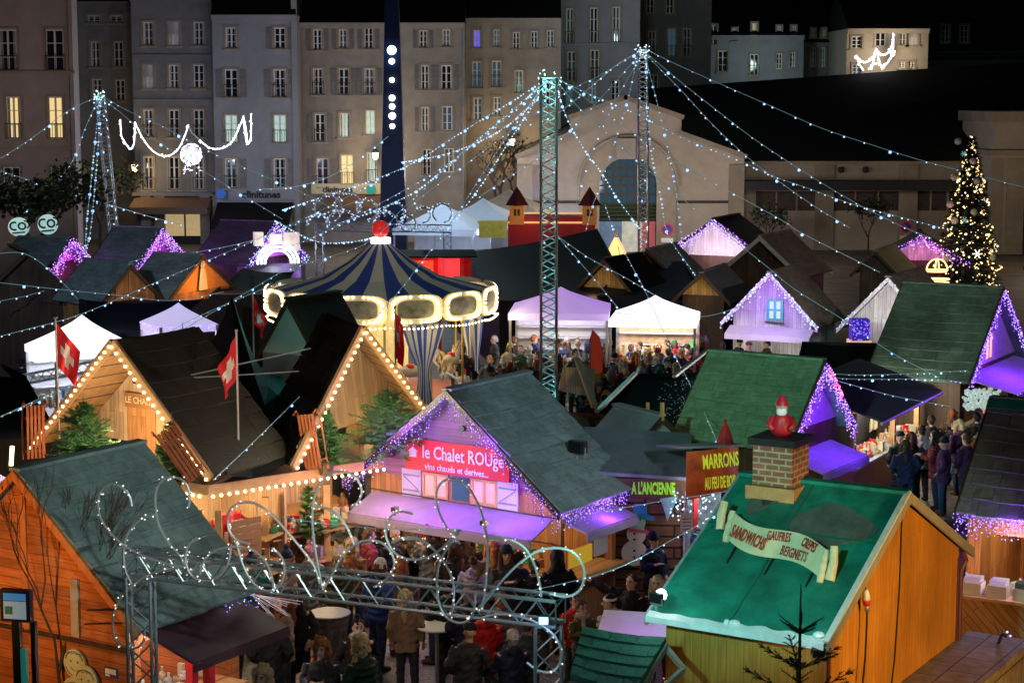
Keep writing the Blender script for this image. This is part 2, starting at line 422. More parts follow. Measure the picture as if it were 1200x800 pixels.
def building(label, p0, p1, Y, ztop, wallm, wins, depth=10, roof=3.0, cornice=True, sill=0.0, name='town_house', chim=0, shut=False):
    x0 = at(p0, 150, Y).x; x1 = at(p1, 150, Y).x; xc = (x0 + x1) / 2
    root = thing(name, label, 'building', (xc, Y, 0))
    a, b = x0 - xc, x1 - xc
    holes = []
    for (px, py, wp, hp, st) in wins:
        c = at(px, py, Y); k = Y / F * 1.008
        w, h = wp * k, hp * k
        holes.append((c.x - xc, c.z, w, h, st))
    m = MB()
    wall_grid(m, a, b, 0, ztop, [(x - w / 2, x + w / 2, z - h / 2, z + h / 2) for (x, z, w, h, st) in holes])
    m.face((a, 0, 0), (a, 0, ztop), (a, depth, ztop), (a, depth, 0)); m.face((b, 0, 0), (b, depth, 0), (b, depth, ztop), (b, 0, ztop))
    m.face((a, depth, 0), (a, depth, ztop), (b, depth, ztop), (b, depth, 0))
    m.build('wall', wallm, root)
    if cornice:
        m = MB(); m.bx(a + .003, b - .003, -.3, -.003, ztop - .35, ztop - .12); m.bx(a + .003, b - .003, -.45, -.003, ztop - .12, ztop)
        m.build('cornice', wallm, root)
    m = MB()
    m.add([(a, -.5, ztop + .01), (b, -.5, ztop + .01), (b, depth / 2, ztop + roof), (a, depth / 2, ztop + roof), (a, depth + .3, ztop + .01), (b, depth + .3, ztop + .01)],
          [(0, 1, 2, 3), (3, 2, 5, 4), (0, 3, 4), (1, 5, 2)])
    rf = m.build('roof', ROOFSLATE, root)
    for k in range(chim):
        m = MB(); xx = a + (b - a) * (k + .6) / (chim + .3)
        m.bx(xx - .5, xx + .5, depth / 2 - .4, depth / 2 + .4, ztop + roof - .6, ztop + roof + 1.1)
        for q in (-.25, .25): m.lathe([(.12, 0), (.1, .45)], 8, (xx + q, depth / 2, ztop + roof + 1.1))
        m.build('chimney', STONE_DIM, rf)
    for (x, z, w, h, st) in holes:
        o = link('window', wmesh('window', w, h, 'd'), root); o.location = (x, 0, z)
        if st in 'vn' and st == 'v':
            s = link('shutter', wmesh('shutter', w, h, 'v'), o)
            continue
        link('pane', wmesh('pane', w, h, st), o); link('sash', wmesh('sash', w, h, 'd'), o)
        if shut and (int(x * 7) + int(z)) % 3 and st == 'd':
            for s_ in (-1, 1):
                sh_ = link('shutter', wmesh('shutter', w * .5, h, 'x'), o); sh_.location = (s_ * (w * .75 + .14), -.075, 0)
        if st in 'dwc' and (int(x * 5) + int(z * 3)) % 5 < 2: link('curtain', wmesh('curtain', w, h, 'd'), o)
        if h > 1.6: link('railing', wmesh('railing', w, h, 'd'), o)
    return root, xc
def band(root, xc, Y, px0, px1, py0, py1, name, mt, out=.12, d=None):
    p = at(px0, py0, Y); q = at(px1, py1, Y)
    m = MB(); m.bx(p.x - xc, q.x - xc, -out, -.004, min(p.z, q.z), max(p.z, q.z))
    return m.build(name, mt, root)

rowsA = []
for x in (9, 64):
    rowsA += [(x, 59, 21, 47, 'd'), (x + 5 - (4 if x > 50 else -2), 138, 17, 48, 'w'), (x + 5, 219, 20, 46, 'd')]
rowsA += [(-46, 59, 21, 47, 'd'), (-42, 138, 17, 48, 'd')]
b1, xc1 = building('pinkish corner house with big windows, two of them lit yellow', -75, 88, 98, 15.5, STONE_PINK, rowsA, chim=0, depth=1.2, roof=1)
band(b1, xc1, 98, -75, 88, 83, 86, 'string_course', STONE, .14)
band(b1, xc1, 98, -75, 88, 172, 175, 'string_course', STONE, .14)
band(b1, xc1, 98, 76, 88, 0, 320, 'corner_quoin', STONE, .1)
b2, xc2 = building('narrow dim house recessed beside the pinkish corner house', 58, 157, 120, 15.0, STONE_DIM,
         [(110, 23, 14, 9, 'd'), (136, 23, 14, 9, 'd'), (112, 64, 11, 29, 'd'), (139, 64, 11, 29, 'd'), (114, 104, 12, 22, 'd'), (141, 106, 11, 24, 'd')])
b3, xc3 = building('grey house above the brown awning café, curved window heads and iron balconies', 157, 251, 117, 15.2, STONE_DIM,
         [(x, y, 12, h, s) for (y, h, ss) in ((40, 27, 'dvd'), (90, 27, 'vdd'), (145, 32, 'ddd'), (203, 38, 'ddd')) for x, s in zip((174, 204, 233), ss)], chim=1)
band(b3, xc3, 117, 157, 251, 64, 66, 'string_course', STONE_DIM, .1)
band(b3, xc3, 117, 157, 251, 116, 118, 'string_course', STONE_DIM, .1)
band(b3, xc3, 117, 157, 251, 225, 229, 'balcony_slab', STONE_DIM, .7)
b4, xc4 = building('bluish grey house with a pale shop band and black shop awning', 251, 349, 116, 14.0, STONE_GREY,
         [(x, y, 13 + (2 if y > 60 else 0), h, s) for (y, h, ss) in ((45, 24, 'dd'), (98, 32, 'dd'), (151, 32, 'cc'), (203, 34, 'dd')) for x, s in zip((271, 328), ss)], roof=5, chim=0, shut=True)
band(b4, xc4, 116, 341, 352, 0, 290, 'corner_quoin', STONE_GREY, .12)
band(b4, xc4, 116, 268, 345, 222, 234, 'shop_band', STONE_GREY, .2)
text('lettering', 'clinitunes', .62, BLACK, b4, (at(307, 228, 116).x - xc4, -.24, at(307, 228, 116).z), (PI / 2, 0, 0), .02, .02)
b5, xc5 = building('long tan house with a warmly lit lower floor behind the striped carousel', 352, 545, 118, 13.6, STONE_TAN,
         [(372, 47, 10, 24, 'd'), (402, 46, 10, 22, 'd'), (432, 45, 10, 24, 'd'), (496, 46, 9, 20, 'd'), (523, 45, 9, 20, 'd')] +
         [(x, 96, 12, 30, 'd') for x in (373, 403, 433)] + [(498, 91, 9, 28, 'd'), (523, 91, 12, 28, 'd')] +
         [(375, 150, 12, 32, 'd'), (404, 147, 12, 28, 'c'), (434, 144, 11, 28, 'c'), (498, 140, 9, 28, 'd'), (524, 139, 12, 28, 'b')] +
         [(378, 203, 14, 34, 'd'), (407, 199, 15, 34, 'w'), (436, 196, 12, 34, 'c'), (500, 190, 10, 30, 'd'), (526, 188, 12, 28, 'd')], roof=3.5, chim=0, shut=True)
band(b5, xc5, 118, 365, 446, 215, 227, 'shop_band', CREAM, .2)
text('lettering', 'clinitunes', .5, BLACK, b5, (at(396, 222, 118).x - xc5, -.24, at(396, 222, 118).z), (PI / 2, 0, 0), .02, .01)
m = MB(); q = at(543, 20, 118); m.tube([(q.x - xc5, -.14, 13.4), (q.x - xc5, -.14, .2)], .07, 6); m.build('drainpipe', STEEL, b5)
b6, xc6 = building('pale dim house with two blue lit attic windows', 545, 657, 121, 14.0, STONE_TAN,
         [(559, 46, 8, 20, 'p'), (582, 45, 7, 20, 'b'), (559, 88, 11, 30, 'b'), (582, 87, 11, 30, 'b'), (560, 128, 10, 26, 'b'), (583, 125, 9, 22, 'b'),
          (605, 48, 8, 20, 'n'), (626, 47, 8, 20, 'n'), (645, 46, 8, 20, 'n'), (608, 96, 10, 26, 'd'), (640, 110, 9, 26, 'd')], roof=3, chim=1)
b7, xc7 = building('tall grey house rising out of the picture behind the market hall', 657, 749, 124, 18.5, STONE_GREY,
         [(668, 31, 9, 40, 'd'), (696, 30, 9, 40, 'd'), (722, 29, 9, 40, 'd'), (670, 78, 10, 34, 'd'), (697, 76, 10, 34, 'd'), (721, 106, 10, 24, 'd'), (694, 108, 9, 24, 'b'), (668, 112, 9, 24, 'b')], roof=3)
band(b7, xc7, 124, 657, 749, 51, 54, 'string_course', STONE_GREY, .15)
b8, xc8 = building('dim greenish house right of the tall grey house', 749, 832, 132, 17.0, STONE_DIM,
         [(762, 3, 9, 26, 'd'), (785, 3, 9, 26, 'd'), (764, 52, 9, 30, 'd'), (787, 50, 10, 32, 'b'), (805, 50, 10, 32, 'd'), (766, 100, 10, 24, 'd')], roof=3)
b9, xc9 = building('low pale house with one orange lit window', 832, 940, 146, 13.7, STONE_GREY,
         [(832 + 4, 41, 8, 22, 'd'), (861, 41, 5, 14, 'd'), (884, 37, 6, 19, 'w'), (847, 72, 11, 24, 'd'), (884, 76, 10, 24, 'd'), (913, 38, 5, 14, 'd'), (930, 38, 5, 14, 'd'), (913, 72, 7, 18, 'd'), (929, 70, 6, 16, 'd')], roof=3.2)
b10, xc10 = building('plain grey house with two rows of narrow windows', 940, 990, 148, 13.2, STONE_DIM,
         [(x, 39, 5, 10, 'n') for x in (953, 965, 976)] + [(x, 67, 6, 22, 'd') for x in (953, 964, 976)], roof=3)
b11, xc11 = building('lamp lit beige house behind the light garland on the hilltop', 990, 1085, 140, 14.0, STONE_PALE,
         [(1004, 50, 12, 14, 'd'), (1032, 43, 12, 22, 'd'), (1058, 43, 9, 20, 'd'), (1070, 43, 12, 20, 'v'), (1004, 82, 10, 14, 'b'), (1057, 76, 7, 8, 'd'), (1068, 76, 7, 8, 'd')], roof=3)
b12, xc12 = building('unlit dark house at the far right edge', 1085, 1290, 150, 12.6, STONE_DIM,
         [(1108, 40, 9, 20, 'n'), (1130, 40, 9, 20, 'n'), (1156, 62, 10, 9, 'n'), (1168, 62, 8, 9, 'n')], roof=5)
# shop awnings
def awning_thing(label, px0, px1, py0, py1, Y, out, mt, back=.3):
    a = at(px0, py0, Y); b = at(px1, py0, Y); zf = at(px0, py1, Y - out).z
    t = thing('shop_awning', label, 'awning', ((a.x + b.x) / 2, Y - back, a.z))
    w = (b.x - a.x) / 2; dz = zf - a.z
    m = MB(); m.prism([(-w, 0, 0), (w, 0, 0), (w, -out, dz), (-w, -out, dz)], (0, 0, .06)); m.build('cloth', mt, t)
    m = MB(); m.bx(-w, w, -out - .03, -out - .004, dz - .35, dz + .05); m.build('valance', mt, t)
    for s in (-.9, .9): m = MB(); m.tube([(w * s, 0, -.7), (w * s, -out, dz - .03)], .03, 5); m.build('bracket', BLACK, t)
awning_thing('brown café awning under the iron balconies', 160, 250, 231, 244, 116.9, 2.2, mat('brown_awning', (.16, .1, .07), .8))
awning_thing('black shop awning below the pale shop band', 256, 345, 238, 262, 115.9, 2.6, TARP_BLACK)
awning_thing('brown hipped shop awning by the dark column', 385, 458, 229, 244, 117.9, 2.6, mat('brown_awning', (.16, .1, .07), .8))
# café front seen below the brown awning
cf = thing('cafe_front', 'lit café shopfront with pillars under the brown awning', 'shopfront', (at(200, 265, 116.6).x, 116.6, 0))
for px in (172, 188, 241, 256):
    m = MB(); x = at(px, 265, 116.6).x - cf.location.x; m.bx(x - .3, x + .3, -.25, .1, 0, 3.1); m.build('pillar', STONE, cf)
m = MB(); xa = at(192, 265, 116).x - cf.location.x; xb = at(238, 265, 116).x - cf.location.x
m.bx(xa, xb, .02, .06, .5, 2.9); m.build('window', mat('cafe_interior', (.3, .2, .1), .5, .7, 1.2, 0, em=(1, .72, .34), es=.4), cf)
m = MB(); m.bx(xa, xb, -.05, .0, 0, .5); m.bx((xa + xb) / 2 - .05, (xa + xb) / 2 + .05, -.05, .0, .5, 2.9); m.build('frame', BLACK, cf)
for (px, py, mt, n) in ((259, 227, mat('blue_sign', (.02, .09, .4), .4, .1, 3, 0, em=(.05, .25, 1), es=.2), 'small blue projecting shop sign at the corner of the grey house'),
                       (435, 222, mat('teal_sign', (.02, .3, .25), .4, .1, 3, 0, em=(.05, .7, .6), es=.15), 'rounded teal shop sign on the tan house by the dark column')):
    p = at(px, py, 115.2 if px < 300 else 117.2)
    t = thing('shop_sign', n, 'sign', p)
    m = MB(); m.tube([(0, -.06, 0), (0, .06, 0)], .32, 8 if px > 300 else 6); m.build('panel', mt, t)
    m = MB(); m.bx(-.05, .05, .07, .8, -.05, .05); m.build('bracket', BLACK, t)
# ================================================================ market hall
HY = 110.0
def hx(px): return at(px, 200, HY).x
def hz(py): return at(600, py, HY).z
hall = thing('market_hall', 'cream stone market hall with stepped gable and big arched window', 'building', (0, HY, 0))
m = MB()
x0, x1, x2, x3 = hx(606), hx(668), hx(798), hx(872); xm = hx(732)
za, zb, zc, zd, ze_ = hz(186), hz(158), hz(140), hz(116), hz(300)
ax, ri = hx(736), (hx(770) - hx(703)) / 2; zs = hz(218)
# facade with the arched opening
n = 18
arch = [(ax + ri * math.cos(PI - PI * k / n), zs + ri * math.sin(PI - PI * k / n)) for k in range(n + 1)]
outl = [(x0, 0), (x0, za), (x1, zb), (x1, zc), (xm, zd), (x2, zc), (x2, zb), (x3, za), (x3, 0)]
def topz(x):
    for (p, q) in zip(outl[1:], outl[2:]):
        if p[0] <= x <= q[0] and q[0] > p[0]: return p[1] + (q[1] - p[1]) * (x - p[0]) / (q[0] - p[0])
    return 0
xs = sorted({x0, x1, xm, x2, x3} | {a[0] for a in arch})
for a, b in zip(xs, xs[1:]):
    c = (a + b) / 2; e = 1e-4
    lo = 0; inside = arch[0][0] < c < arch[-1][0]
    za_, zb_ = topz(a + e), topz(b - e)
    if inside:
        f = lambda x: zs + math.sqrt(max(0, ri * ri - (x - ax) ** 2))
        m.face((a, 0, f(a)), (b, 0, f(b)), (b, 0, zb_), (a, 0, za_))
    else:
        m.face((a, 0, 0), (b, 0, 0), (b, 0, zb_), (a, 0, za_))
m.face((x0, 0, 0), (x0, 0, za), (x0, 40, za), (x0, 40, 0)); m.face((x3, 0, 0), (x3, 40, 0), (x3, 40, za), (x3, 0, za))
m.build('wall', STONE_PALE, hall)
m = MB()   # arch ring
for k in range(n):
    pa = []
    for (rr, ang) in ((ri, k), (ri + 1.15, k), (ri + 1.15, k + 1), (ri, k + 1)):
        w_ = PI - PI * ang / n; pa.append((ax + rr * math.cos(w_), -.16, zs + rr * math.sin(w_)))
    m.prism(pa, (0, .157, 0))
m.bx(ax - ri - 1.15, ax - ri, -.16, -.003, 0, zs); m.bx(ax + ri, ax + ri + 1.15, -.16, -.003, 0, zs)
for k in range(n):   # dark drip mould
    pa = []
    for (rr, ang) in ((ri + 1.16, k), (ri + 1.3, k), (ri + 1.3, k + 1), (ri + 1.16, k + 1)):
        w_ = PI - PI * ang / n; pa.append((ax + rr * math.cos(w_), -.25, zs + rr * math.sin(w_)))
    m.prism(pa, (0, .24, 0))
m.build('arch_surround', STONE, hall)
m = MB(); kz = hz(166); m.bx(ax - .7, ax + .4, -.45, -.17, kz - 1.0, kz + .2); m.build('keystone', STONE_TAN, hall)
m = MB()
m.bx(ax - ri, ax + ri, .5, .54, hz(240), zs); arc2 = [(x, .5, z) for (x, z) in arch]
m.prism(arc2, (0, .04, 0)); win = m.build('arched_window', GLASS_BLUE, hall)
m = MB()
for k in range(1, 8):
    x = ax - ri + 2 * ri * k / 8; zt = zs + math.sqrt(max(0, ri * ri - (x - ax) ** 2)); m.bx(x - .05, x + .05, .4, .497, hz(240), zt)
for z in (hz(228), hz(218), hz(208), hz(198)):
    hw = ri if z <= zs else math.sqrt(max(.01, ri * ri - (z - zs) ** 2)); m.bx(ax - hw, ax + hw, .42, .49, z - .045, z + .045)
m.build('frame', mat('window_iron', (.08, .07, .06), .6), win)
m = MB()
for k in range(5): m.bx(ax - ri, ax + ri, .1, .45, hz(258) + .22 * k, hz(258) + .1 + .22 * k)
m.bx(ax - ri, ax + ri, .46, .49, hz(259), hz(240)); m.build('louvre', mat('green_louvre', (.03, .055, .02), .6), hall)
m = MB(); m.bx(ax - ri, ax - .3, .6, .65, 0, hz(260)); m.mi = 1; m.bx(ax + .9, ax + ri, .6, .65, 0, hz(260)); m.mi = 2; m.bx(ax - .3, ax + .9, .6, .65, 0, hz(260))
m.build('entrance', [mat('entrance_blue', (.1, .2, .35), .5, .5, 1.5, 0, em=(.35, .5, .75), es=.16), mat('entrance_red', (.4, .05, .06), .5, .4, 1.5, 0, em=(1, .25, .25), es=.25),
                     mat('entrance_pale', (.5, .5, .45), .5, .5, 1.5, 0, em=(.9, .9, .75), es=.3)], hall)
m = MB()  # parapet copings
for (p, q) in zip(outl[1:-1], outl[2:-1]):
    if abs(q[0] - p[0]) > .5: m.beam((p[0] - .1, -.05, p[1] + .12), (q[0] + .1, -.05, q[1] + .12), .9, .26)
m.build('coping', STONE, hall)
m = MB()
for (a, b) in ((x0, ax - ri - 1.2), (ax + ri + 1.2, x3)): m.bx(a, b, -.12, -.003, hz(238), hz(235))
m.build('string_course', mat('dark_band', (.05, .04, .04), .8), hall)
for a in (x0, x3 - .9): m = MB(); m.bx(a, a + .9, -.2, -.003, 0, za - .35); m.build('pilaster', STONE, hall)
m = MB()
m.add([(x0 - .3, .3, za), (xm, .3, zd - .2), (x3 + .3, .3, za), (x0 - .3, 42, za), (xm, 42, zd - .2), (x3 + .3, 42, za)], [(0, 3, 4, 1), (1, 4, 5, 2)])
m.build('roof', ROOFSLATE, hall)
# long side wing
WY = 112.0
wing = thing('market_hall_wing', 'long low wing of the market hall under a black roof', 'building', (0, WY, 0))
wx0, wx1 = x3 + .05, at(1168, 200, WY).x
zev = at(900, 189, WY).z; zcan = at(900, 213, WY).z
lou = []
for k, (a, b) in enumerate(((886, 958), (976, 1056), (1072, 1110), (1112, 1160))):
    lou.append((at(a, 230, WY).x, at(b, 230, WY).x, at(0, 247, WY).z, at(0, 224, WY).z))
m = MB(); wall_grid(m, wx0, wx1, 0, zev, lou, 0, .25); m.build('wall', STONE_PALE, wing)
for (a, b, c, d) in lou:
    m = MB()
    for k in range(9): m.bx(a, b, .08, .2, c + (d - c) * k / 9, c + (d - c) * (k + .55) / 9)
    m.bx(a, b, .22, .24, c, d); lv = m.build('louvre', mat('grey_louvre', (.1, .08, .075), .7), wing)
    m = MB(); nn = max(2, int((b - a) / 1.2))
    for k in range(1, nn): m = MB(); x = a + (b - a) * k / nn; m.bx(x - .05, x + .05, .02, .079, c, d); m.build('mullion', STONE, lv)
m = MB(); m.bx(wx0, wx1, -2.2, -.01, zcan - .1, zcan + .12); m.bx(wx0, wx1, -2.2, -2.1, zcan - .4, zcan - .1); m.build('canopy', mat('dark_canopy', (.02, .022, .03), .6), wing)
for px in (966, 1064, 1150): m = MB(); x = at(px, 230, WY).x; m.bx(x - .55, x + .55, -.15, -.003, 0, zev - .2); m.build('pilaster', STONE, wing)
for px in (985, 1014): m = MB(); x = at(px, 199, WY).x; m.ball((x, -.1, at(0, 199, WY).z), .2); m.build('bracket_knob', mat('dark_band', (.05, .04, .04), .8), wing)
m = MB(); m.bx(wx0, wx1, -.5, -.003, zev - .18, zev + .02); m.build('gutter', STONE, wing)
m = MB(); zr1 = at(0, 66, 132).z; zr0 = at(0, 105, 132).z
m.add([(wx0 - 4, -.55, zev + .03), (wx1 + 12, -.55, zev + .03), (at(1290, 60, 132).x, 20, zr1), (at(745, 105, 132).x, 20, zr0), (at(1290, 60, 132).x, 40, 3), (at(745, 105, 132).x, 40, 3)],
      [(0, 1, 2, 3), (3, 2, 4, 5)])
m.build('roof', ROOFSLATE, wing)
pv = thing('hall_pavilion', 'cream corner pavilion at the right end of the hall wing', 'building', (at(1162, 200, 109).x, 109, 0))
m = MB(); zt = at(0, 133, 109).z; zm = at(0, 182, 109).z
m.bx(0, 14, 0, 8, 0, zm); m.bx(.15, 14, .15, 8, zm + .01, zt); m.build('wall', STONE_PALE, pv)
m = MB(); m.bx(-.3, 14, -.35, 8.2, zm - .003, zm + .3); m.bx(-.1, 14, -.2, 8.2, zt - .5, zt + .1); m.build('cornice', STONE, pv)
for a, b in ((.9, 1.9), (0, .55)): m = MB(); m.bx(a, b, -.12, -.003, 0, zm - .2); m.build('pilaster', STONE, pv)
m = MB(); w_ = at(1196, 200, 109).x - pv.location.x
m.bx(w_ - .3, w_ + 2.4, -.02, -.004, 0, 3.4); m.build('door', WOOD_DARK, pv)
def road_sign(label, px, py, Y):
    p = at(px, py, Y); t = thing('no_parking_sign', label, 'sign', (p.x, p.y, 0))
    m = MB(); m.tube([(0, .03, 0), (0, .03, p.z + .3)], .035, 6); m.build('pole', STEEL, t)
    m = MB(); m.tube([(0, -.02, p.z), (0, .0, p.z)], .36, 20); m.mi = 1; m.tube([(0, -.03, p.z), (0, -.021, p.z)], .27, 20); m.mi = 0
    m.box(0, -.034, p.z, .52, .006, .06, ry=R(45)); m.build('disc', [mat('sign_red', (.5, .03, .06), .4, em=(1, .1, .15), es=.06), mat('sign_blue', (.05, .07, .35), .4)], t)
    m = MB(); m.bx(-.33, .33, -.02, 0, p.z - .72, p.z - .48); m.build('plate', WHITE, t)
road_sign('round red and blue no parking sign right of the hall arch', 782, 269, 106)
road_sign('round red and blue no parking sign left of the Christmas tree', 1062, 266, 104)
# ================================================================ lighting column
ob = thing('lighting_column', 'tall dark blue tapering column with a row of bright lamps', 'lamp column', (at(461, 200, 103).x, 103, 0))
m = MB()
def sq(z, a): return [(-a, -a, z), (a, -a, z), (a, a, z), (-a, a, z)]
prof = [(0, .74), (3, .7), (8, .52), (12, .42), (17, .3)]
for (za_, aa), (zb_, bb) in zip(prof, prof[1:]):
    lo, hi = sq(za_, aa), sq(zb_, bb)
    m.add(lo + hi, [(0, 1, 5, 4), (1, 2, 6, 5), (2, 3, 7, 6), (3, 0, 4, 7)])
m.build('shaft', mat('dark_blue_steel', (.01, .02, .075), .45, .15, 3, .05, .2), ob)
for py, r, wm in ((59, .34, 0), (72, .22, 0), (94, .2, 1), (115, .23, 1), (125, .22, 1), (136, .26, 1), (148, .2, 1)):
    p = at(461, py, 102.3); r *= .72; m = MB(); m.tube([(0, -.62, p.z), (0, -.5, p.z)], [r, r * .9], 14)
    lm = m.build('lamp_lens', glow('lamp_glass_blue', (.6, .92, 1), 9) if not wm else glow('lamp_glass_warm', (1, .95, .75), 7), ob)
    m = MB(); m.tube([(0, -.499, p.z), (0, -.3, p.z)], [r * 1.15, r * .8], 12); m.build('housing', BLACK, lm)
ox = ob.location.x
spot((ox, 101.8, 12.2), (-3, 60, 2), (.6, .88, 1), 2600, 62, .8, .3)
spot((ox, 101.8, 8.4), (2, 84, 1), (1, .92, .78), 1200, 80, .8, .3)
# street lanterns on the facades
for px, py, Y, pw, c, lab in ((158, 196, 115.6, 170, (1, .66, .28), 'wall lantern glowing warm left of the iron balconies'),
                         (440, 182, 116.6, 190, (1, .72, .36), 'wall lantern glowing warm on the tan house beside the column'),
                         (600, 166, 119.6, 200, (1, .66, .3), 'wall lantern glowing behind the bare tree'),
                         (1046, 62, 138.4, 260, (1, .8, .55), 'wall lantern on the lamp lit beige hilltop house')):
    p = at(px, py, Y); t = thing('wall_lantern', lab, 'lantern', p)
    m = MB(); m.lathe([(.02, -.3), (.16, -.2), (.2, .15), (.02, .3)], 6); m.build('glass', glow('lantern_glass', (1, .8, .45), 3), t)
    m = MB(); m.bx(-.03, .03, .1, 1.2, .3, .36); m.lathe([(.24, .16), (.03, .4)], 6); m.build('bracket', BLACK, t)
    lamp(p.x, p.y - .5, p.z, c, pw, .2)
# broad street lighting on the square's facades
for x, y, z, c, pw in ((-27, 86, 7, (1, .8, .78), 700), (-19, 102, 5, (.72, .78, 1), 520), (-14, 103, 5, (.66, .74, 1), 520), (-8, 104, 5, (1, .9, .8), 620), (-3, 108, 5, (1, .9, .8), 520), (2, 114, 6.5, (1, .9, .8), 200), (5, 96, 5, (1, .85, .7), 420), (15, 98, 5.5, (1, .78, .58), 300),
                       (28, 100, 5, (1, .74, .5), 380), (7, 116, 13, (.6, .8, .8), 300), (19, 141.5, 11.5, (.75, .95, .9), 200), (27, 137.5, 12, (1, .88, .74), 110)):
    lamp(x, y, z, c, pw, .4)
for px in (628, 665, 705, 800, 850): lamp(hx(px), HY - 6, 3.6, (1, .86, .78), 190, .3)
lamp(hx(625), HY - 1.6, 1.2, (.12, .3, 1), 160, .2)
# ================================================================ string-light masts
def lattice(mb, A, B, s, n, r, rb, tri=False, side=None, zig=True):
    A = Vector(A); B = Vector(B); d = (B - A).normalized()
    u = Vector((0, 0, 1)) if abs(d.z) < .8 else Vector((0, 1, 0))
    a = d.cross(u).normalized(); b = a.cross(d).normalized()
    cs = [(-1, -1), (1, -1), (1, 1), (-1, 1)]
    cor = [(a * i + b * j) * (s / 2) for i, j in cs]
    for c in cor: mb.tube([A + c, B + c], r, 6)
    mb.mi = 1
    for k in range(n):
        p = A.lerp(B, k / n); q = A.lerp(B, (k + 1) / n)
        for i in range(4):
            c1, c2 = cor[i], cor[(i + 1) % 4]
            if k % 2: c1, c2 = c2, c1
            mb.tube([p + c1, q + c2], rb, 4, False)
            if k == 0: mb.tube([p + c1, p + c2], rb, 4, False)
            if k == n - 1: mb.tube([q + c1, q + c2], rb, 4, False)
    mb.mi = 0
def bulb_mesh(r, n=6, m=4):
    key = ('bulb', round(r, 3))
    if key not in WCACHE:
        mb = MB(); mb.ball((0, 0, 0), r, n, m); o = mb.build('bulb', BULB); WCACHE[key] = o.data
        bpy.data.objects.remove(o)
    return WCACHE[key]
def bulb(parent, p, r, mt):
    key = ('b', round(r, 3), mt.name)
    if key not in WCACHE:
        me = bulb_mesh(r).copy(); me.materials.clear(); me.materials.append(mt); WCACHE[key] = me
    o = link('bulb', WCACHE[key], parent); o.location = p
    return o
def mast(label, pb, pt, Y, s, n, col, light, pw, mt=None):
    t_ = at(pt[0], pt[1], Y); b_ = at(pb[0], pb[1], Y)
    k = (t_.x - b_.x) / (t_.z - b_.z)
    base = Vector((b_.x - k * b_.z, Y, 0))
    t = thing('light_mast', label, 'mast', base)
    top = Vector((t_.x, Y, t_.z)) - base
    m = MB(); lattice(m, (0, 0, 0), top, s, n, s * .095, s * .045); m.build('truss', [ALU, ALU], t)
    m = MB(); m.bx(-s, s, -s, s, 0, .05); m.build('base_plate', STEEL, t)
    m = MB()
    rr = random.Random(len(label))
    for i in range(30):
        m.octa(top + Vector((rr.uniform(-1, 1) * s * .8, rr.uniform(-1, 1) * s * .8, rr.uniform(-.5, .25))), .0004 * Y)
    m.build('light_cluster', light, t, kind='stuff')
    for i in range(int(top.z / .95)):
        bulb(t, Vector((top.x * (i + .5) * .95 / top.z + rr.uniform(-.4, .4) * s, -s * .55, (i + .5) * .95)), .00042 * Y, BULB)
    lamp(base.x + top.x, Y, top.z + .35, col, pw, .15)
    spot((base.x, Y - 3.2, 3.0), (base.x + top.x, Y - .1, top.z), col, pw * (9 if Y < 60 else 3), 22, .8, .08)
    for k in range(6 if Y < 95 else 0): q = top * ((k + .6) / 6); lamp(base.x + q.x, Y, q.z, col, 16 if Y < 60 else 8, .05)
    return base + top
M1 = mast('tall teal lit lattice mast carrying the light strings behind the chalet with the red banner', (643, 470), (643, 92), 51, .42, 46, (.3, 1, .95), BULB_TEAL, 170)
M2 = mast('slim lattice mast standing in front of the market hall arch', (754, 296), (753, 59), 88, .44, 50, (.8, .95, .9), BULB, 60)
M3 = mast('leaning white lattice mast in front of the narrow dim house', (133, 272), (117, 112), 100, .42, 40, (.45, .9, 1), BULB_TEAL, 8)
# ================================================================ light strings
def string_lights(label, pts, Y0, Y1, step=.36, mt=None, big=7, rk=.0005, cable=None, gp='bulb strings over the market'):
    L = [0]
    for p, q in zip(pts, pts[1:]): L.append(L[-1] + math.hypot(q[0] - p[0], q[1] - p[1]))
    P = []
    N = 40
    # smooth the traced polyline (Catmull-Rom) and give it depth
    def cr(t):
        s = t * L[-1]; i = 0
        while i < len(pts) - 2 and L[i + 1] < s: i += 1
        u = (s - L[i]) / max(1e-6, L[i + 1] - L[i])
        p0 = pts[max(0, i - 1)]; p1 = pts[i]; p2 = pts[i + 1]; p3 = pts[min(len(pts) - 1, i + 2)]
        f = lambda a, b, c, d: .5 * (2 * b + (c - a) * u + (2 * a - 5 * b + 4 * c - d) * u * u + (3 * b - a - 3 * c + d) * u ** 3)
        return f(p0[0], p1[0], p2[0], p3[0]), f(p0[1], p1[1], p2[1], p3[1])
    for k in range(N + 1):
        x, y = cr(k / N); P.append(at(x, y, Y0 + (Y1 - Y0) * k / N))
    o = P[0].copy()
    t = thing('light_string', label, 'string lights', o, 0, gp)
    Ym = (Y0 + Y1) / 2
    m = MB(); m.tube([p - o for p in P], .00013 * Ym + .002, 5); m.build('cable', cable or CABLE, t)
    tot = sum((q - p).length for p, q in zip(P, P[1:]))
    n = min(95, max(5, int(tot / (step * Ym / 50))))
    rr = random.Random(hash(len(label)) + int(pts[0][0]))
    ph = rr.randint(0, 7)
    for k in range(n):
        s = (k + .5 + rr.uniform(-.34, .34)) / n * tot
        for p, q in zip(P, P[1:]):
            d = (q - p).length
            if s <= d: c = p.lerp(q, s / max(d, 1e-6)); break
            s -= d
        Yc = c.y; f = (k + ph) % big == 0
        r = rk * Yc * (rr.choice((1.3, 1.7)) if f else rr.choice((.5, .65, .8, 1)))
        bulb(t, c - o + Vector((0, 0, -r * .9)), round(r, 3), BULB_BLUE if f else (mt or BULB))
    return t
S = string_lights
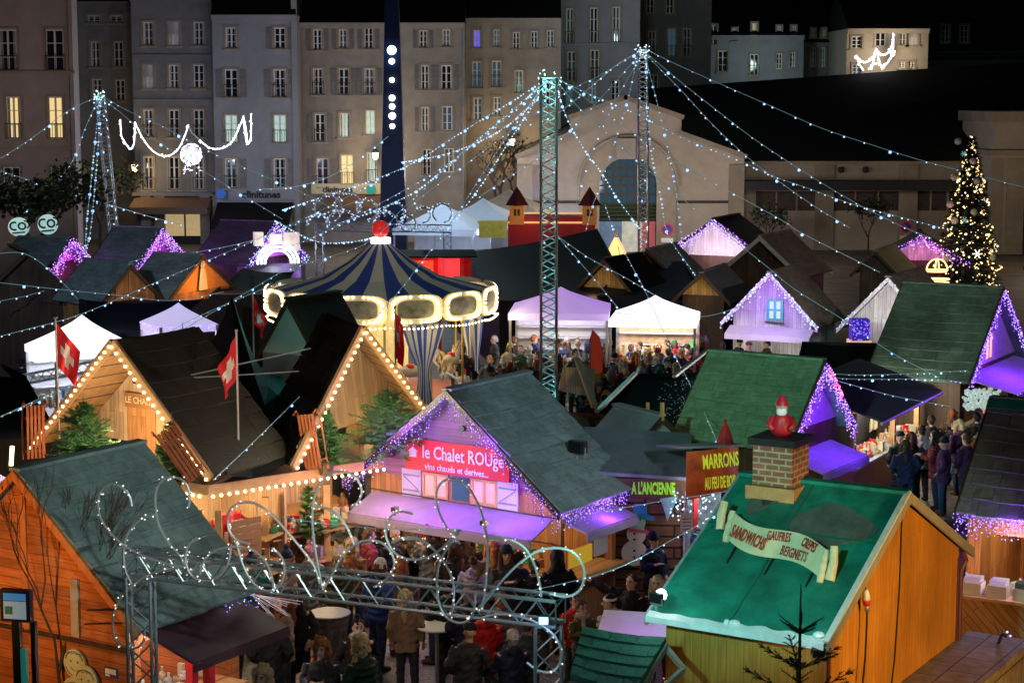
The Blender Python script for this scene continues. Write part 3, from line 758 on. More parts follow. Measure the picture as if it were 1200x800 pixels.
S('bulb string from the teal mast to the café side, uppermost of those falling left', [(640, 92), (610, 112), (545, 152), (493, 185), (447, 207), (330, 246)], 51, 92)
S('bulb string from the teal mast past the dark column, second of those falling left', [(640, 94), (600, 130), (540, 180), (490, 222), (440, 246), (395, 262)], 51, 85)
S('very long bulb string from the teal mast over the carousel to the left edge', [(640, 96), (585, 140), (520, 200), (470, 246), (430, 285), (337, 316), (300, 336), (199, 395), (160, 415), (40, 470), (-20, 497)], 51, 30, .5)
S('bulb string from the carousel side over the white tents to the left edge', [(445, 210), (375, 247), (279, 290), (226, 312), (182, 331), (95, 368), (27, 387), (-20, 399)], 78, 42, .6)
S('bulb string crossing the far left chalet roofs', [(420, 235), (348, 262), (295, 282), (226, 296), (170, 302), (51, 341), (14, 350), (-20, 356)], 84, 60, .6)
S('double bulb cable running down over the dark pub roof', [(640, 98), (599, 152), (535, 251), (507, 290), (460, 350), (400, 415), (307, 508), (250, 562)], 51, 28, .5)
S('bulb string from the teal mast to the pale lilac fronted chalet beyond the green window', [(653, 91), (694, 121), (737, 152), (781, 184), (845, 219), (925, 263), (937, 272), (1031, 319)], 51, 56, .6)
S('bulb string from the teal mast sagging right over the lilac chalet to the far stalls', [(651, 92), (672, 120), (705, 150), (744, 186), (800, 233), (843, 268), (901, 314), (930, 338), (989, 375), (1043, 412), (1100, 442)], 51, 42, .6)
S('dense bulb string from the teal mast to the glowing tipi', [(652, 98), (663, 135), (683, 172), (705, 202), (724, 233), (750, 268)], 51, 66, .3)
S('bulb string from the slim mast back to the left behind the teal mast', [(750, 60), (704, 88), (677, 101), (650, 117), (600, 152), (560, 182), (500, 226), (470, 252)], 88, 98, .45)
S('bulb string joining the slim mast and the teal mast', [(750, 60), (720, 78), (690, 104), (650, 135), (606, 150)], 88, 100, .5)
S('dense bulb string from the slim mast steeply down the left side of the arch', [(747, 66), (737, 111), (724, 155), (707, 206), (694, 243), (686, 272)], 88, 80, .28)
S('dense bulb string from the slim mast steeply down the right side of the arch', [(757, 70), (759, 135), (764, 182), (775, 233), (783, 275), (815, 322)], 88, 66, .3)
S('uppermost bulb string from the slim mast along the hall roof to the Christmas tree', [(757, 58), (800, 79), (898, 122), (962, 150), (1013, 167), (1073, 186), (1137, 203), (1198, 219), (1230, 226)], 88, 84, .5)
S('middle bulb string from the slim mast down to the hall wing canopy', [(757, 62), (800, 98), (851, 138), (894, 170), (982, 226), (1050, 262), (1092, 279)], 88, 76, .38)
S('lower bulb string from the slim mast down to the small timber roofs', [(757, 64), (800, 108), (837, 148), (879, 187), (915, 214), (952, 240), (996, 267)], 88, 74, .38)
S('bulb string from the teal mast across the arch to the no parking sign', [(652, 92), (690, 110), (750, 135), (800, 162), (857, 184), (905, 206), (948, 221), (1002, 240), (1104, 267)], 51, 84, .5)
S('short bulb string from halfway up the teal mast to the purple tent corner', [(651, 274), (694, 324), (726, 363)], 51, 55, .5)
S('short bulb string from halfway up the teal mast to the bright white tent', [(651, 275), (690, 302), (734, 326), (766, 345)], 51, 56, .5)
S('bulb string over the white tent and the crowd to the green tiled chalet', [(709, 240), (724, 280), (758, 345), (784, 403), (807, 447), (833, 500), (850, 545)], 70, 30, .9)
S('bulb string hanging down over the slate roof of the chalet with the red banner', [(637, 462), (635, 500), (634, 530), (631, 562)], 34.5, 32, .5)
S('upper level bulb string at the purple gable of the green tiled chalet', [(958, 436), (1000, 439), (1060, 438), (1134, 434)], 38, 44, .5)
S('middle level bulb string at the purple gable of the green tiled chalet', [(958, 440), (1000, 444), (1090, 444), (1128, 448)], 38, 45, .5)
S('sagging bulb string from the purple gable down to the food stall awning', [(960, 440), (1010, 454), (1053, 465), (1114, 476)], 38, 40, .45)
S('bulb string from the scroll arch leg up to the green sandwich chalet', [(620, 692), (690, 676), (736, 660), (793, 629), (842, 601)], 21, 25, .55)
S('bulb string above the painted snowman wall', [(700, 600), (718, 597), (775, 587), (797, 584), (880, 571)], 30, 27, .6)
S('bulb string from the leaning mast to the left edge above the yellow windows', [(116, 113), (80, 130), (40, 160), (0, 186), (-20, 196)], 100, 90, .45)
S('bulb string from the leaning mast down left to the dark tree', [(116, 114), (100, 150), (84, 190), (57, 222), (28, 250)], 100, 88, .4)
S('first of two bulb strings hanging straight down beside the leaning mast', [(117, 116), (112, 160), (106, 220), (101, 270), (99, 345)], 100, 66, .4)
S('second of two bulb strings hanging straight down beside the leaning mast', [(118, 116), (115, 170), (111, 220), (106, 270), (100, 300), (97, 350)], 100, 64, .45)
S('bulb string from the leaning mast across the bluish house, upper of two', [(120, 113), (152, 131), (190, 148), (263, 186), (348, 223), (400, 250)], 100, 96, .42)
S('bulb string from the leaning mast across the bluish house, lower of two', [(120, 116), (135, 127), (172, 157), (236, 199), (280, 226), (331, 257)], 100, 94, .42)
S('bulb string from the left edge across the dark tree to the café', [(-10, 197), (40, 213), (81, 226), (169, 252), (215, 264)], 88, 108, .5)
S('teal bulb string at the left edge over the dark stall', [(-10, 298), (28, 297), (60, 318), (91, 350)], 62, 62, .4, BULB_TEAL)
S('thin bulb string across the drinkers below the pub eave', [(330, 605), (372, 612), (450, 619), (540, 620)], 24, 27, 1.1)

S('extra bulb string from the teal mast over the carousel roof to the lilac chalet', [(640, 97), (580, 150), (520, 195), (470, 225), (400, 262), (350, 285), (300, 300)], 51, 72, .5)
S('low bulb string between the dark column and the teal mast', [(470, 190), (530, 178), (590, 150), (640, 105)], 98, 51, .5)
S('bulb string from the left edge above the sled to the pub tent', [(-10, 492), (50, 468), (110, 438), (170, 412)], 33, 38, .5)
S('bulb string from the nativity chalet to the carousel crown', [(322, 258), (370, 282), (410, 283), (436, 278)], 76, 57, .4)
S('bulb string from the tall dark column to the bluish house', [(455, 160), (400, 200), (350, 218), (300, 222)], 100, 108, .5)
S('bulb string fanning from the slim mast to the marquee peaks', [(750, 64), (690, 130), (640, 178), (600, 205), (560, 232)], 88, 94, .4)
S('bulb string fanning from the slim mast to the fairground kiosk turret', [(751, 66), (715, 130), (690, 190), (675, 240)], 88, 84, .35)
S('bulb string from the teal mast down to the far scroll arch', [(640, 99), (600, 160), (565, 215), (530, 262)], 51, 76, .5)
S('bulb string from the slim mast over the hall entrance to the plain grey hut', [(756, 66), (775, 140), (790, 210), (800, 285)], 88, 70, .4)
S('bulb string along the front of the far left chalets', [(-10, 330), (60, 338), (130, 345), (200, 352), (262, 342)], 58, 60, .45)
S('bulb string from the carousel over the white tents to the pub flag', [(330, 330), (280, 350), (230, 372), (180, 398), (120, 420)], 54, 44, .5)
S('bulb string over the crowd from the purple tent to the lilac chalet', [(720, 366), (780, 372), (840, 368), (895, 345)], 55, 56, .5)
# ================================================================ chalets
PURP = (.28, .05, 1); LILA = (.75, .4, 1); PINKL = (1, .2, .9); WARM = (1, .62, .28); WHITEL = (1, .93, .85)
def icicles(parent, pts, mats, drop=(.12, .5), gap=.07, r=.018, per=.055, jit=.02, dirx=(0, 0, -1)):
    rr = random.Random(len(parent.children) * 7 + int(parent.location.x * 10))
    mb = MB(); pts = [Vector(p) for p in pts]
    for p, q in zip(pts, pts[1:]):
        n = max(1, int((q - p).length / gap))
        for k in range(n):
            c = p.lerp(q, (k + rr.random()) / n)
            ln = rr.uniform(*drop) * rr.choice((.4, .7, 1, 1))
            mb.mi = 0
            mb.beam(c, c + Vector((0, 0, -ln)), .004)
            z = 0
            while z <= ln:
                mb.mi = 1 + rr.randrange(len(mats))
                mb.octa(c + Vector((rr.uniform(-jit, jit), rr.uniform(-jit, jit), -z)), r * rr.uniform(.6, 1.25)); z += per * rr.uniform(.7, 1.6)
    return mb.build('icicle_lights', [CABLE_DARK] + list(mats), parent, kind='stuff')
def slope(mb, a, b, c, d, th=.05, courses=0):
    """roof slope a-b ridge, d-c eave (a above d); real overlapping courses when asked"""
    a, b, c, d = map(Vector, (a, b, c, d))
    n = (b - a).cross(d - a).normalized()
    if n.z < 0: n = -n
    if not courses:
        mb.prism([a, b, c, d], n * th); return
    for k in range(courses):
        t0, t1 = k / courses, (k + 1) / courses
        rr = random.Random(int(abs(a.x) * 100) + k * 31)
        us = [0]
        wd = .4 / (b - a).length
        while us[-1] < 1: us.append(us[-1] + wd * rr.uniform(.75, 1.2) if k % 2 == 0 or len(us) > 1 else wd * .5)
        us[-1] = 1
        sag = lambda u: Vector((0, 0, -.03 * math.sin(PI * u)))
        for u0, u1 in zip(us, us[1:]):
            if u1 - u0 < .004: continue
            g = .003 / (b - a).length; u0_, u1_ = u0 + g, u1 - g
            e = rr.uniform(-.018, .018) / (d - a).length; l0, l1 = rr.uniform(.016, .036), rr.uniform(.016, .036)
            P_ = lambda u, t: a.lerp(b, u).lerp(d.lerp(c, u), t) + sag(u)
            p, q, r_, s_ = P_(u0_, t0), P_(u1_, t0), P_(u1_, min(1.01, t1 + e)), P_(u0_, min(1.01, t1 + e))
            vs = [p + n * th, q + n * th, r_ + n * (th + l1), s_ + n * (th + l0), p, q, r_, s_]
            mb.add(vs, [(0, 3, 2, 1), (4, 5, 6, 7), (3, 7, 6, 2), (0, 4, 7, 3), (1, 2, 6, 5), (0, 1, 5, 4)])
    mb.prism([a - n * .02, b - n * .02, c - n * .02, d - n * .02], n * .012)
def hole_wall(mb, p, u, wd, ht, hole=None, th=.06):
    """wall of width wd along u from p, height ht, thickness th; hole (a,b,c,d) left open"""
    p = Vector(p); u = Vector(u).normalized(); nrm = Vector((u.y, -u.x, 0))
    def pc(a, b, c, d):
        if b - a > .005 and d - c > .005:
            mb.prism([p + u * a + Vector((0, 0, c)), p + u * b + Vector((0, 0, c)), p + u * b + Vector((0, 0, d)), p + u * a + Vector((0, 0, d))], -nrm * th)
    if not hole: pc(0, wd, 0, ht); return
    a, b, c, d = hole
    pc(0, a, 0, ht); pc(b, wd, 0, ht); pc(a, b, 0, c); pc(a, b, d, ht)
def awning(parent, p, u, out, wd, mt, dz=-.22, val=.14, name='awning'):
    p = Vector(p); u = Vector(u).normalized(); n = Vector((u.y, -u.x, 0))
    m = MB(); a, b = p, p + u * wd; c = b + n * out + Vector((0, 0, dz)); d = a + n * out + Vector((0, 0, dz))
    m.prism([a, b, c, d], (0, 0, .03)); m.prism([d + n * .003, c + n * .003, c + n * .003 - Vector((0, 0, val)), d + n * .003 - Vector((0, 0, val))], n * .02)
    return m.build(name, mt, parent)
def chalet(label, x, y, yaw, w, L, ze, zr, roof=ROOF_SLATE, wall=WOOD, gable=None, courses=0, hatch=None, side=None, trim=DARKTRIM,
           name='wooden_chalet', over=.3, glow_=None, gp=None, base=True, trimw=.14, inside=None):
    """ridge along local y, front gable at -y. hatch: opening in the front wall; side: +1/-1 opening in that side wall."""
    t = thing(name, label, 'chalet', (x, y, 0), R(yaw), gp)
    h = L / 2
    m = MB()
    for s in (-1, 1): slope(m, (0, -h, zr), (0, h, zr), (s * w, h, ze), (s * w, -h, ze), .05, courses)
    m.beam((0, -h - .01, zr + .055), (0, h + .01, zr + .055), .2, .05)
    rf = m.build('roof', roof, t)
    for s in (-1, 1):
        for yy in (-h - .024, h + .024):
            m = MB(); m.prism(
                [(0, yy - .02, zr + .05), (s * w, yy - .02, ze + .05), (s * w, yy - .02, ze + .05 - trimw), (0, yy - .02, zr + .05 - trimw)], (0, .04, 0)); m.build('bargeboard', trim, t)
    ww = w - .3; zw = zr - (zr - ze) * ww / w - .05
    yf, yb = -h + over, h - .12
    m = MB()
    hole_wall(m, (-ww, yf, 0), (1, 0, 0), 2 * ww, zw, hatch)
    hole_wall(m, (ww, yb, 0), (-1, 0, 0), 2 * ww, zw)
    ln = yb - yf - .124
    hole_wall(m, (ww, yf + .062, 0), (0, 1, 0), ln, zw, (.15, ln - .15, 1.0, 1.95) if side in (1, 2) else None)
    hole_wall(m, (-ww, yb - .062, 0), (0, -1, 0), ln, zw, (.15, ln - .15, 1.0, 1.95) if side in (-1, 2) else None)
    m.build('wall', wall, t)
    for yy, dd in ((yf, .06), (yb - .06, .06)):
        m = MB(); m.prism([(-ww, yy, zw + .002), (ww, yy, zw + .002), (0, yy, zr - .06)], (0, dd, 0)); m.build('gable', gable or wall, t)
    if hatch or side:
        m = MB(); m.bx(-ww + .08, ww - .08, yf + .1, yb - .1, .02, .04)
        if hatch:
            a, b, c, d = hatch; m.bx(-ww + a, -ww + b, yf - .3, yf + .25, c - .05, c - .002)
        if side:
            for sd in ((1, -1) if side == 2 else (side,)):
                m.bx(min(sd * (ww - .25), sd * (ww + .35)), max(sd * (ww - .25), sd * (ww + .35)), yf + .22, yb - .22, .94, .998)
        m.build('counter', WOODTRIM, t)
    if glow_:
        col, pw = glow_
        lx, ly = rot2(0, (yf + yb) / 2, R(yaw)); lamp(x + lx, y + ly, min(zw - .1, 2.2), col, pw, .1)
    t['w'] = w
    return t
def loc2w(t, x, y, z):
    a = t.rotation_euler[2]; q = rot2(x, y, a); return Vector((t.location.x + q[0], t.location.y + q[1], t.location.z + z))
def clutter(label, p, u, wd, dp, n=30, hmax=.28, mats=None, seed=1, up=0.0):
    rr = random.Random(seed); p = Vector(p); u = Vector(u).normalized(); nn = Vector((-u.y, u.x, 0))
    mats = mats or [WHITE, CREAM, REDPAINT, WOODTRIM, mat('green_ware', (.05, .25, .1), .5)]
    t = MB()
    for k in range(n):
        a = rr.uniform(0, wd); b = rr.uniform(0, dp); hh = rr.uniform(.05, hmax); c = p + u * a + nn * b + Vector((0, 0, up * b / max(dp, .01)))
        t.mi = rr.randrange(len(mats))
        if rr.random() < .5: t.box(c.x, c.y, c.z + hh / 2, rr.uniform(.06, .2), rr.uniform(.06, .16), hh, rr.uniform(0, 3))
        else: t.lathe([(0, 0), (.05, 0), (.055, hh * .6), (.02, hh * .75), (.02, hh), (0, hh)], 7, c)
    o = t.build('goods_display', mats, None, kind='stuff'); tag(o, label, 'goods')
    return o
def shutters_window(t, x, y, z, w, h, shut, fr=WHITE, pane=None, sides=(-1, 1), sw=None):
    m = MB(); b = .05
    m.bx(x - w / 2, x + w / 2, y - .03, y - .003, z, z + b); m.bx(x - w / 2, x + w / 2, y - .03, y - .003, z + h - b, z + h)
    for q in (-.5, 0, .5): m.bx(x + q * (w - b) - b / 2, x + q * (w - b) + b / 2, y - .035, y - .003, z + b, z + h - b)
    o = m.build('window', fr, t)
    m = MB(); m.bx(x - w / 2 + .02, x + w / 2 - .02, y - .018, y - .008, z + .02, z + h - .02); m.build('pane', pane or LITPANE, o)
    sw = sw or w * .52
    for s in sides:
        m = MB(); cx = x + s * (w / 2 + sw / 2 + .02)
        m.bx(cx - sw / 2, cx + sw / 2, y - .05, y - .006, z - .02, z + h + .02)
        m.mi = 1
        m.bx(cx - sw / 2 + .03, cx + sw / 2 - .03, y - .065, y - .051, z + .08, z + .11); m.bx(cx - sw / 2 + .03, cx + sw / 2 - .03, y - .065, y - .051, z + h - .11, z + h - .08)
        m.beam((cx - s * (sw / 2 - .05), y - .058, z + .12), (cx + s * (sw / 2 - .05), y - .058, z + h - .12), .01, .014)
        m.build('shutter', [shut, mat('grey_batten', (.2, .18, .26), .6)], t)
    return o

# ---------------------------------------------------------------- the chalet with the red banner
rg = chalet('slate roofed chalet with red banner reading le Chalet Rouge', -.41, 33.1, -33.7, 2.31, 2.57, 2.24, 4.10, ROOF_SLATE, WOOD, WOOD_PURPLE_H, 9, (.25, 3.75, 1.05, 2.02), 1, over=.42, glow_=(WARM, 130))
yf = -2.57 / 2 + .42
m = MB(); m.bx(-1.12, 1.1, yf - .14, yf - .1, 2.6, 3.16); bn = m.build('banner', mat('crimson_banner', (.36, .005, .02), .5, .1, 2, 0, em=(1, .02, .1), es=.04), rg)
text('lettering', 'le Chalet ROUge', .33, WHITE, bn, (.13, yf - .15, 2.94), (PI / 2, 0, 0), .004, .005, sx=.76)
text('lettering', 'vins chauds et derives...', .16, WHITE, bn, (.0, yf - .15, 2.69), (PI / 2, 0, 0), .004, .003, sx=.9)
m = MB(); m.bx(-1.03, -.87, yf - .146, yf - .141, 2.83, 2.93); m.prism([(-1.06, yf - .146, 2.93), (-.84, yf - .146, 2.93), (-.95, yf - .146, 3.02)], (0, .005, 0)); m.build('emblem', WHITE, bn)
LILSH = mat('pale_blue_shutter', (.6, .6, .8), .6, .08, 4, .05)
for xx, sd in ((-.55, -1), (.5, 1)): shutters_window(rg, xx, yf, 2.1, .56, .46, LILSH, WOODTRIM, mat('pink_lit_pane', (.5, .3, .25), .4, .3, 4, 0, em=(1, .42, .25), es=.42), sides=(sd,), sw=.42)
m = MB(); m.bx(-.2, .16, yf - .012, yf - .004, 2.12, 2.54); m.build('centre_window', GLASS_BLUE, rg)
m = MB(); m.tube([(-2.0, yf - .06, 2.13), (2.0, yf - .06, 2.07)], .012, 5); m.build('cable', CABLE_DARK, rg)
m = MB(); m.tube([(.05, yf - .06, 3.42), (.05, yf, 3.42)], .055, 10); m.build('vent', BLACK, rg)
awning(rg, (-1.95, yf - .005, 2.04), (1, 0, 0), .74, 3.9, AWN, -.26)
for xx in (-1.9, -.2, 1.9):
    m = MB(); m.tube([(xx, yf, 1.6), (xx, yf - .8, 1.83)], .015, 5); m.build('bracket', STEEL, rg)
for xx in (-.9, 1.0):
    m = MB(); m.box(xx, yf - .75, 2.0, .09, .12, .08); m.bx(xx - .01, xx + .01, yf - .75, yf - .73, 1.88, 1.96); m.build('spotlight', BLACK, rg)
h_ = 2.57 / 2 + .03
icicles(rg, [(-2.3, -h_ - .02, 2.26), (0, -h_ - .02, 4.08), (2.3, -h_ - .02, 2.26)], (BULB_PURPLE, BULB_LILAC, BULB_PURPLE), (.06, .48), .045, .013, .06)
icicles(rg, [(2.3, -h_, 2.24), (2.3, h_, 2.24)], (BULB_PURPLE, BULB_PURPLE, BULB_LILAC), (.05, .34), .03, .014, .05, .05)
awning(rg, (2.02, -.85, 2.0), (0, 1, 0), .55, 1.7, AWN, -.15)
p = loc2w(rg, -.9, yf - .7, 3.35); lamp(p.x, p.y, p.z, PURP, 48, .12)
p = loc2w(rg, .9, yf - .7, 3.35); lamp(p.x, p.y, p.z, PURP, 48, .12)
p = loc2w(rg, 0, yf - .8, 2.35); lamp(p.x, p.y, p.z, (.36, .07, 1), 42, .12)
p = loc2w(rg, -1.2, yf - .6, 2.35); lamp(p.x, p.y, p.z, (1, .5, .75), 16, .1)
p = loc2w(rg, 1.5, yf - .5, 2.35); lamp(p.x, p.y, p.z, PURP, 26, .1)
p = loc2w(rg, 2.5, .1, 2.1); lamp(p.x, p.y, p.z, PURP, 28, .1)
p = loc2w(rg, -.6, yf - .5, 1.85); lamp(p.x, p.y, p.z, WARM, 60, .1)
p = loc2w(rg, 1.2, yf - .5, 1.85); lamp(p.x, p.y, p.z, WARM, 60, .1)
p = loc2w(rg, -1.95, yf + .25, 1.08); clutter('bottles and cups along the counter of the chalet with the red banner', p, (math.cos(R(-33.7)), math.sin(R(-33.7)), 0), 3.6, .35, 40, .3, seed=3)
for yy in (-.86, .86): m = MB(); m.bx(1.95, 2.1, yy - .06, yy + .06, 0, 2.1); m.build('post', WOOD, rg)
m = MB(); m.bx(2.02, 2.04, .3, .75, 1.15, 1.7); m.build('notice', WHITE, rg)
m = MB(); m.bx(2.02, 2.05, -.55, .2, 1.12, 1.42); pbd = m.build('price_board', mat('yellow_board', (.6, .42, .02), .5, .1, 3, 0, em=(1, .6, .05), es=.3), rg)
# floodlight fixture on its roof
def floodlight(label, p, tgt, col, lens, power, ang, sc=1.0):
    d = (Vector(tgt) - Vector(p)); rz = math.atan2(d.y, d.x) + PI / 2
    t = thing('floodlight', label, 'floodlight', p, rz)
    el = math.atan2(-d.z, math.hypot(d.x, d.y))
    m = MB(); m.M = Matrix.Rotation(el, 4, 'X') @ Matrix.Scale(sc, 4)
    m.bx(-.16, .16, -.09, .05, -.11, .11)
    for k in range(5): m.bx(-.14 + .06 * k, -.12 + .06 * k, .05, .09, -.09, .09)
    m.build('housing', WHITE if sc > 1 else BLACK, t)
    m = MB(); m.M = Matrix.Rotation(el, 4, 'X') @ Matrix.Scale(sc, 4); m.bx(-.135, .135, -.1, -.091, -.09, .09); m.build('lens', lens, t)
    m = MB(); m.tube([(-.17 * sc, 0, 0), (-.17 * sc, 0, -.16 * sc), (.17 * sc, 0, -.16 * sc), (.17 * sc, 0, 0)], .012, 5); m.tube([(0, 0, -.16 * sc), (0, 0, -.3 * sc)], .02, 6); m.build('bracket', STEEL, t)
    if power:
        q = Vector(p) + d.normalized() * .16 * sc
        spot(q, tgt, col, power, ang, .7, .05)
    return t
p = loc2w(rg, 1.62, .38, 3.06)
floodlight('small white floodlight standing on the slate roof of the chalet with the red banner', p, (4.6, 37.2, 3.0), (.3, 1, .6), glow('green_lamp_glass', (.5, 1, .85), 1.2), 0, 70, 1.0)
# ---------------------------------------------------------------- bottom left orange chalet
bl = chalet('orange timber chalet with teal shingle roof and three painted heads on its wall', -6.09, 26.07, -31.6, 2.17, 2.49, 2.21, 4.11, ROOF_TEAL, WOOD_ORANGE_H, WOOD_ORANGE_H, 8, None, 1, mat('orange_trim', (.5, .17, .05), .6), glow_=((1, .72, .6), 90), over=.14)
yfb = -2.49 / 2 + .14
m = MB(); m.bx(-.05, .05, yfb - .03, yfb - .003, 1.9, 3.8); m.build('post', mat('orange_trim', (.5, .17, .05), .6), bl)
m = MB(); m.bx(.86, 1.0, yfb - .04, yfb - .003, 1.95, 2.75); m.build('notice', mat('faded_notice', (.35, .33, .3), .7), bl)
m = MB(); m.bx(-1.9, 1.9, yfb - .03, yfb - .003, 1.86, 1.92); m.build('batten', DARKTRIM, bl)
m = MB(); m.tube([(1.15, yfb - .02, 2.35), (3.0, yfb - 1.4, 2.95)], .012, 5); m.tube([(1.1, yfb - .02, 2.15), (3.0, yfb - 1.45, 2.8)], .012, 5); m.build('guy_cable', CABLE_DARK, bl)
m = MB(); m.bx(1.43, 1.66, yfb - .02, yfb - .003, 1.48, 1.62); m.mi = 1; m.bx(1.45, 1.64, yfb - .026, yfb - .021, 1.53, 1.6); m.bx(1.45, 1.53, yfb - .026, yfb - .021, 1.495, 1.52)
m.build('plaque', [mat('blue_plaque', (.04, .08, .3), .4), WHITE], bl)
heads = thing('painted_head_cutout', 'pale green cutout board of three round cartoon heads fixed to the orange chalet wall', 'painted board', loc2w(bl, .98, yfb - .06, 0), R(-31.6))
m = MB()
PALEG = mat('pale_green_paint', (.5, .58, .4), .6, .1, 4, .03)
m.tube([(-.06, 0, 1.58), (-.06, .03, 1.58)], .2, 20); m.tube([(.14, -.012, 1.36), (.14, .02, 1.36)], .23, 20); m.tube([(-.05, -.024, 1.16), (-.05, .01, 1.16)], .24, 20)
m.build('board', PALEG, heads)
m = MB()
INK = mat('green_ink', (.1, .16, .1), .6)
for cx, cz, yy in ((-.06, 1.58, -.001), (.14, 1.36, -.013), (-.05, 1.16, -.025)):
    def arcp(rr, a0, a1, dx=0, dz=0): return [(cx + dx + rr * math.cos(R(a0 + (a1 - a0) * k / 8)), yy - .003, cz + dz + rr * math.sin(R(a0 + (a1 - a0) * k / 8))) for k in range(9)]
    m.tube(arcp(.17, 20, 160), .007, 4); m.tube(arcp(.07, 205, 335, 0, -.02), .006, 4); m.tube(arcp(.17, 200, 340), .006, 4)
    for s in (-1, 1): m.tube([(cx + s * .065, yy - .004, cz + .03), (cx + s * .065, yy + .0, cz + .03)], .016, 8)
    for s in (-.09, .02, .1): m.tube(arcp(.1, 60, 130, s, .05), .005, 4)
m.build('drawing', INK, heads)
awning(bl, (1.9, -.95, 2.12), (0, 1, 0), .95, 2.0, AWN_DARK, -.3, .1)
for yy in (-.15, .2): m = MB(); m.bx(2.05, 2.17, yy - .06, yy + .06, .9, 2.0); m.build('post', REDPAINT, bl)
m = MB(); m.bx(1.75, 2.45, -.95, .98, .86, .93); m.build('serving_shelf', mat('red_shelf', (.45, .06, .05), .5), bl)
p = loc2w(bl, 2.15, -.7, 2.0); lamp(p.x, p.y, p.z, (1, .8, .65), 26, .08)
p = loc2w(bl, 2.3, .7, 1.95); lamp(p.x, p.y, p.z, (1, .85, .8), 34, .08)
bx_ = thing('red_cash_box', 'dark red box with white top on the shelf of the orange chalet', 'box', loc2w(bl, 2.1, -.35, .932), R(-31.6))
m = MB(); m.bx(-.22, .22, -.2, .2, 0, .25); m.build('body', mat('dark_red', (.3, .02, .03), .5), bx_); m = MB(); m.bx(-.23, .23, -.21, .21, .251, .28); m.build('lid', WHITE, bx_)
d0 = loc2w(bl, 1.75, -.92, .935)
clutter('paper cups, cones and packets on the shelf of the orange chalet', d0, (math.cos(R(58.4)), math.sin(R(58.4)), 0), .55, .0, 1, .2, seed=5)
clutter('white crockery along the back of the orange chalet serving hatch', loc2w(bl, 1.5, -.8, 1.0), (-math.sin(R(-31.6)), math.cos(R(-31.6)), 0), 1.6, .25, 26, .3, [WHITE, CREAM, STEEL], 8)
icicles(bl, [(2.15, .55, 2.2), (2.15, 1.25, 2.2)], (BULB, BULB_PURPLE), (.1, .4), .05, .012, .06)
m = MB()
for k in range(13):
    a = Vector((2.2 + rnd.uniform(-.1, .1), 1.1, 2.2)); m.tube([a, a + Vector((rnd.uniform(.2, .6), rnd.uniform(.0, .25), rnd.uniform(-.3, .05)))], .003, 4)
m.build('tinsel', glow('tinsel_white', (1, .75, .8), .5), bl)
# ---------------------------------------------------------------- bottom right sandwich chalet
br_ = chalet('orange plank chalet with green roof, white lit eave and brick chimney', 4.29, 25.42, 58.6, 2.86, 2.45, 2.49, 3.85, mat('green_painted_roof', (.014, .27, .19), .66, .45, 2.2, .9, dirt=.4), brickmat('smooth_orange_boards', (.62, .3, .06), (.54, .24, .045), (.3, .12, .03), 3.2, .12, .003, .37, PI / 2, .55, 1, .25, .2, .3, .25), None, 0, None, None, mat('grey_metal_edge', (.35, .36, .4), .5), over=.1)
hb = 2.45 / 2
m = MB()
n_ = Vector((-(3.85 - 2.49), 0, 2.86)).normalized()
def sl(u, yy, up=.055): return Vector((-u * 2.86, yy, 3.85 - (3.85 - 2.49) * u)) + n_ * up     # point on the camera-side slope
for (a, b, c, d) in ((.14, .44, -1.05, .1), (.02, .2, .35, .75), (.1, .28, .55, .85)):
    pts = []
    for k in range(18):
        w_ = 2 * PI * k / 18; pts.append(sl((a + b) / 2 + (b - a) / 2 * math.cos(w_) * (1 + .18 * math.sin(3 * w_)), (c + d) / 2 + (d - c) / 2 * math.sin(w_) * (1 + .15 * math.cos(4 * w_)), .058))
    m.prism(pts, n_ * .004)
m.build('grey_patch', mat('grey_brown_patch', (.09, .12, .11), .85, .35, 3, .4), br_)  # darker grey-brown patches on the camera-side slope
m = MB(); m.prism([sl(.0, .12, .056), sl(1, .12, .056), sl(1, .09, .056), sl(0, .09, .056)], n_ * .012); m.prism([sl(.36, -hb, .056), sl(.36, hb, .056), sl(.37, hb, .056), sl(.37, -hb, .056)], n_ * .012); m.build('seam', mat('green_seam', (.012, .15, .1), .5), br_)
LIT_RIM = mat('white_rim_light', (.75, .82, .86), .6, .12, 6, .5)  # white edge mesh stands in for light along the roof rim
m = MB(); rr = random.Random(4)
N = 44; top = []; bot = []
for k in range(N + 1):
    yy = -hb + 2 * hb * k / N; fr = 1
    top.append(sl(.985 - (.018 + .006 * math.sin(k * .9) + .004 * rr.random()) * (1 if k < N * .55 else .6), yy, .06)); bot.append(sl(1.012, yy, .075))
for k in range(N): m.face(top[k], top[k + 1], bot[k + 1], bot[k]); m.face(bot[k], bot[k + 1], bot[k + 1] - Vector((0, 0, .08)), bot[k] - Vector((0, 0, .08)))
m.ball(sl(.97, .02, .07), .06, 8, 6, (1, 1.3, .7)); m.ball(sl(.975, .12, .07), .045, 8, 6)
m.ball(sl(.965, -hb + .12, .07), .08, 8, 6, (1, 1, .6))
m.prism([sl(0, -hb - .05, .06), sl(1, -hb - .05, .06), sl(1, -hb + .03, .06), sl(0, -hb + .03, .06)], n_ * .03)
m.build('lit_roof_rim', LIT_RIM, br_)
yfr = -hb + .1
m = MB(); m.tube([(.02, yfr - .012, 3.7), (.0, yfr - .012, 2.6), (-.12, yfr - .012, 1.6), (-.3, yfr - .012, 1.0)], .011, 5); m.build('cable', CABLE_DARK, br_)
m = MB(); m.tube([(2.55, yfr - .05, 2.55), (2.62, yfr - .09, 2.4), (2.56, yfr - .04, 2.25), (2.56, yfr - .04, 1.2)], .035, 7); m.build('downpipe', mat('dark_red_pipe', (.12, .03, .03), .5), br_)
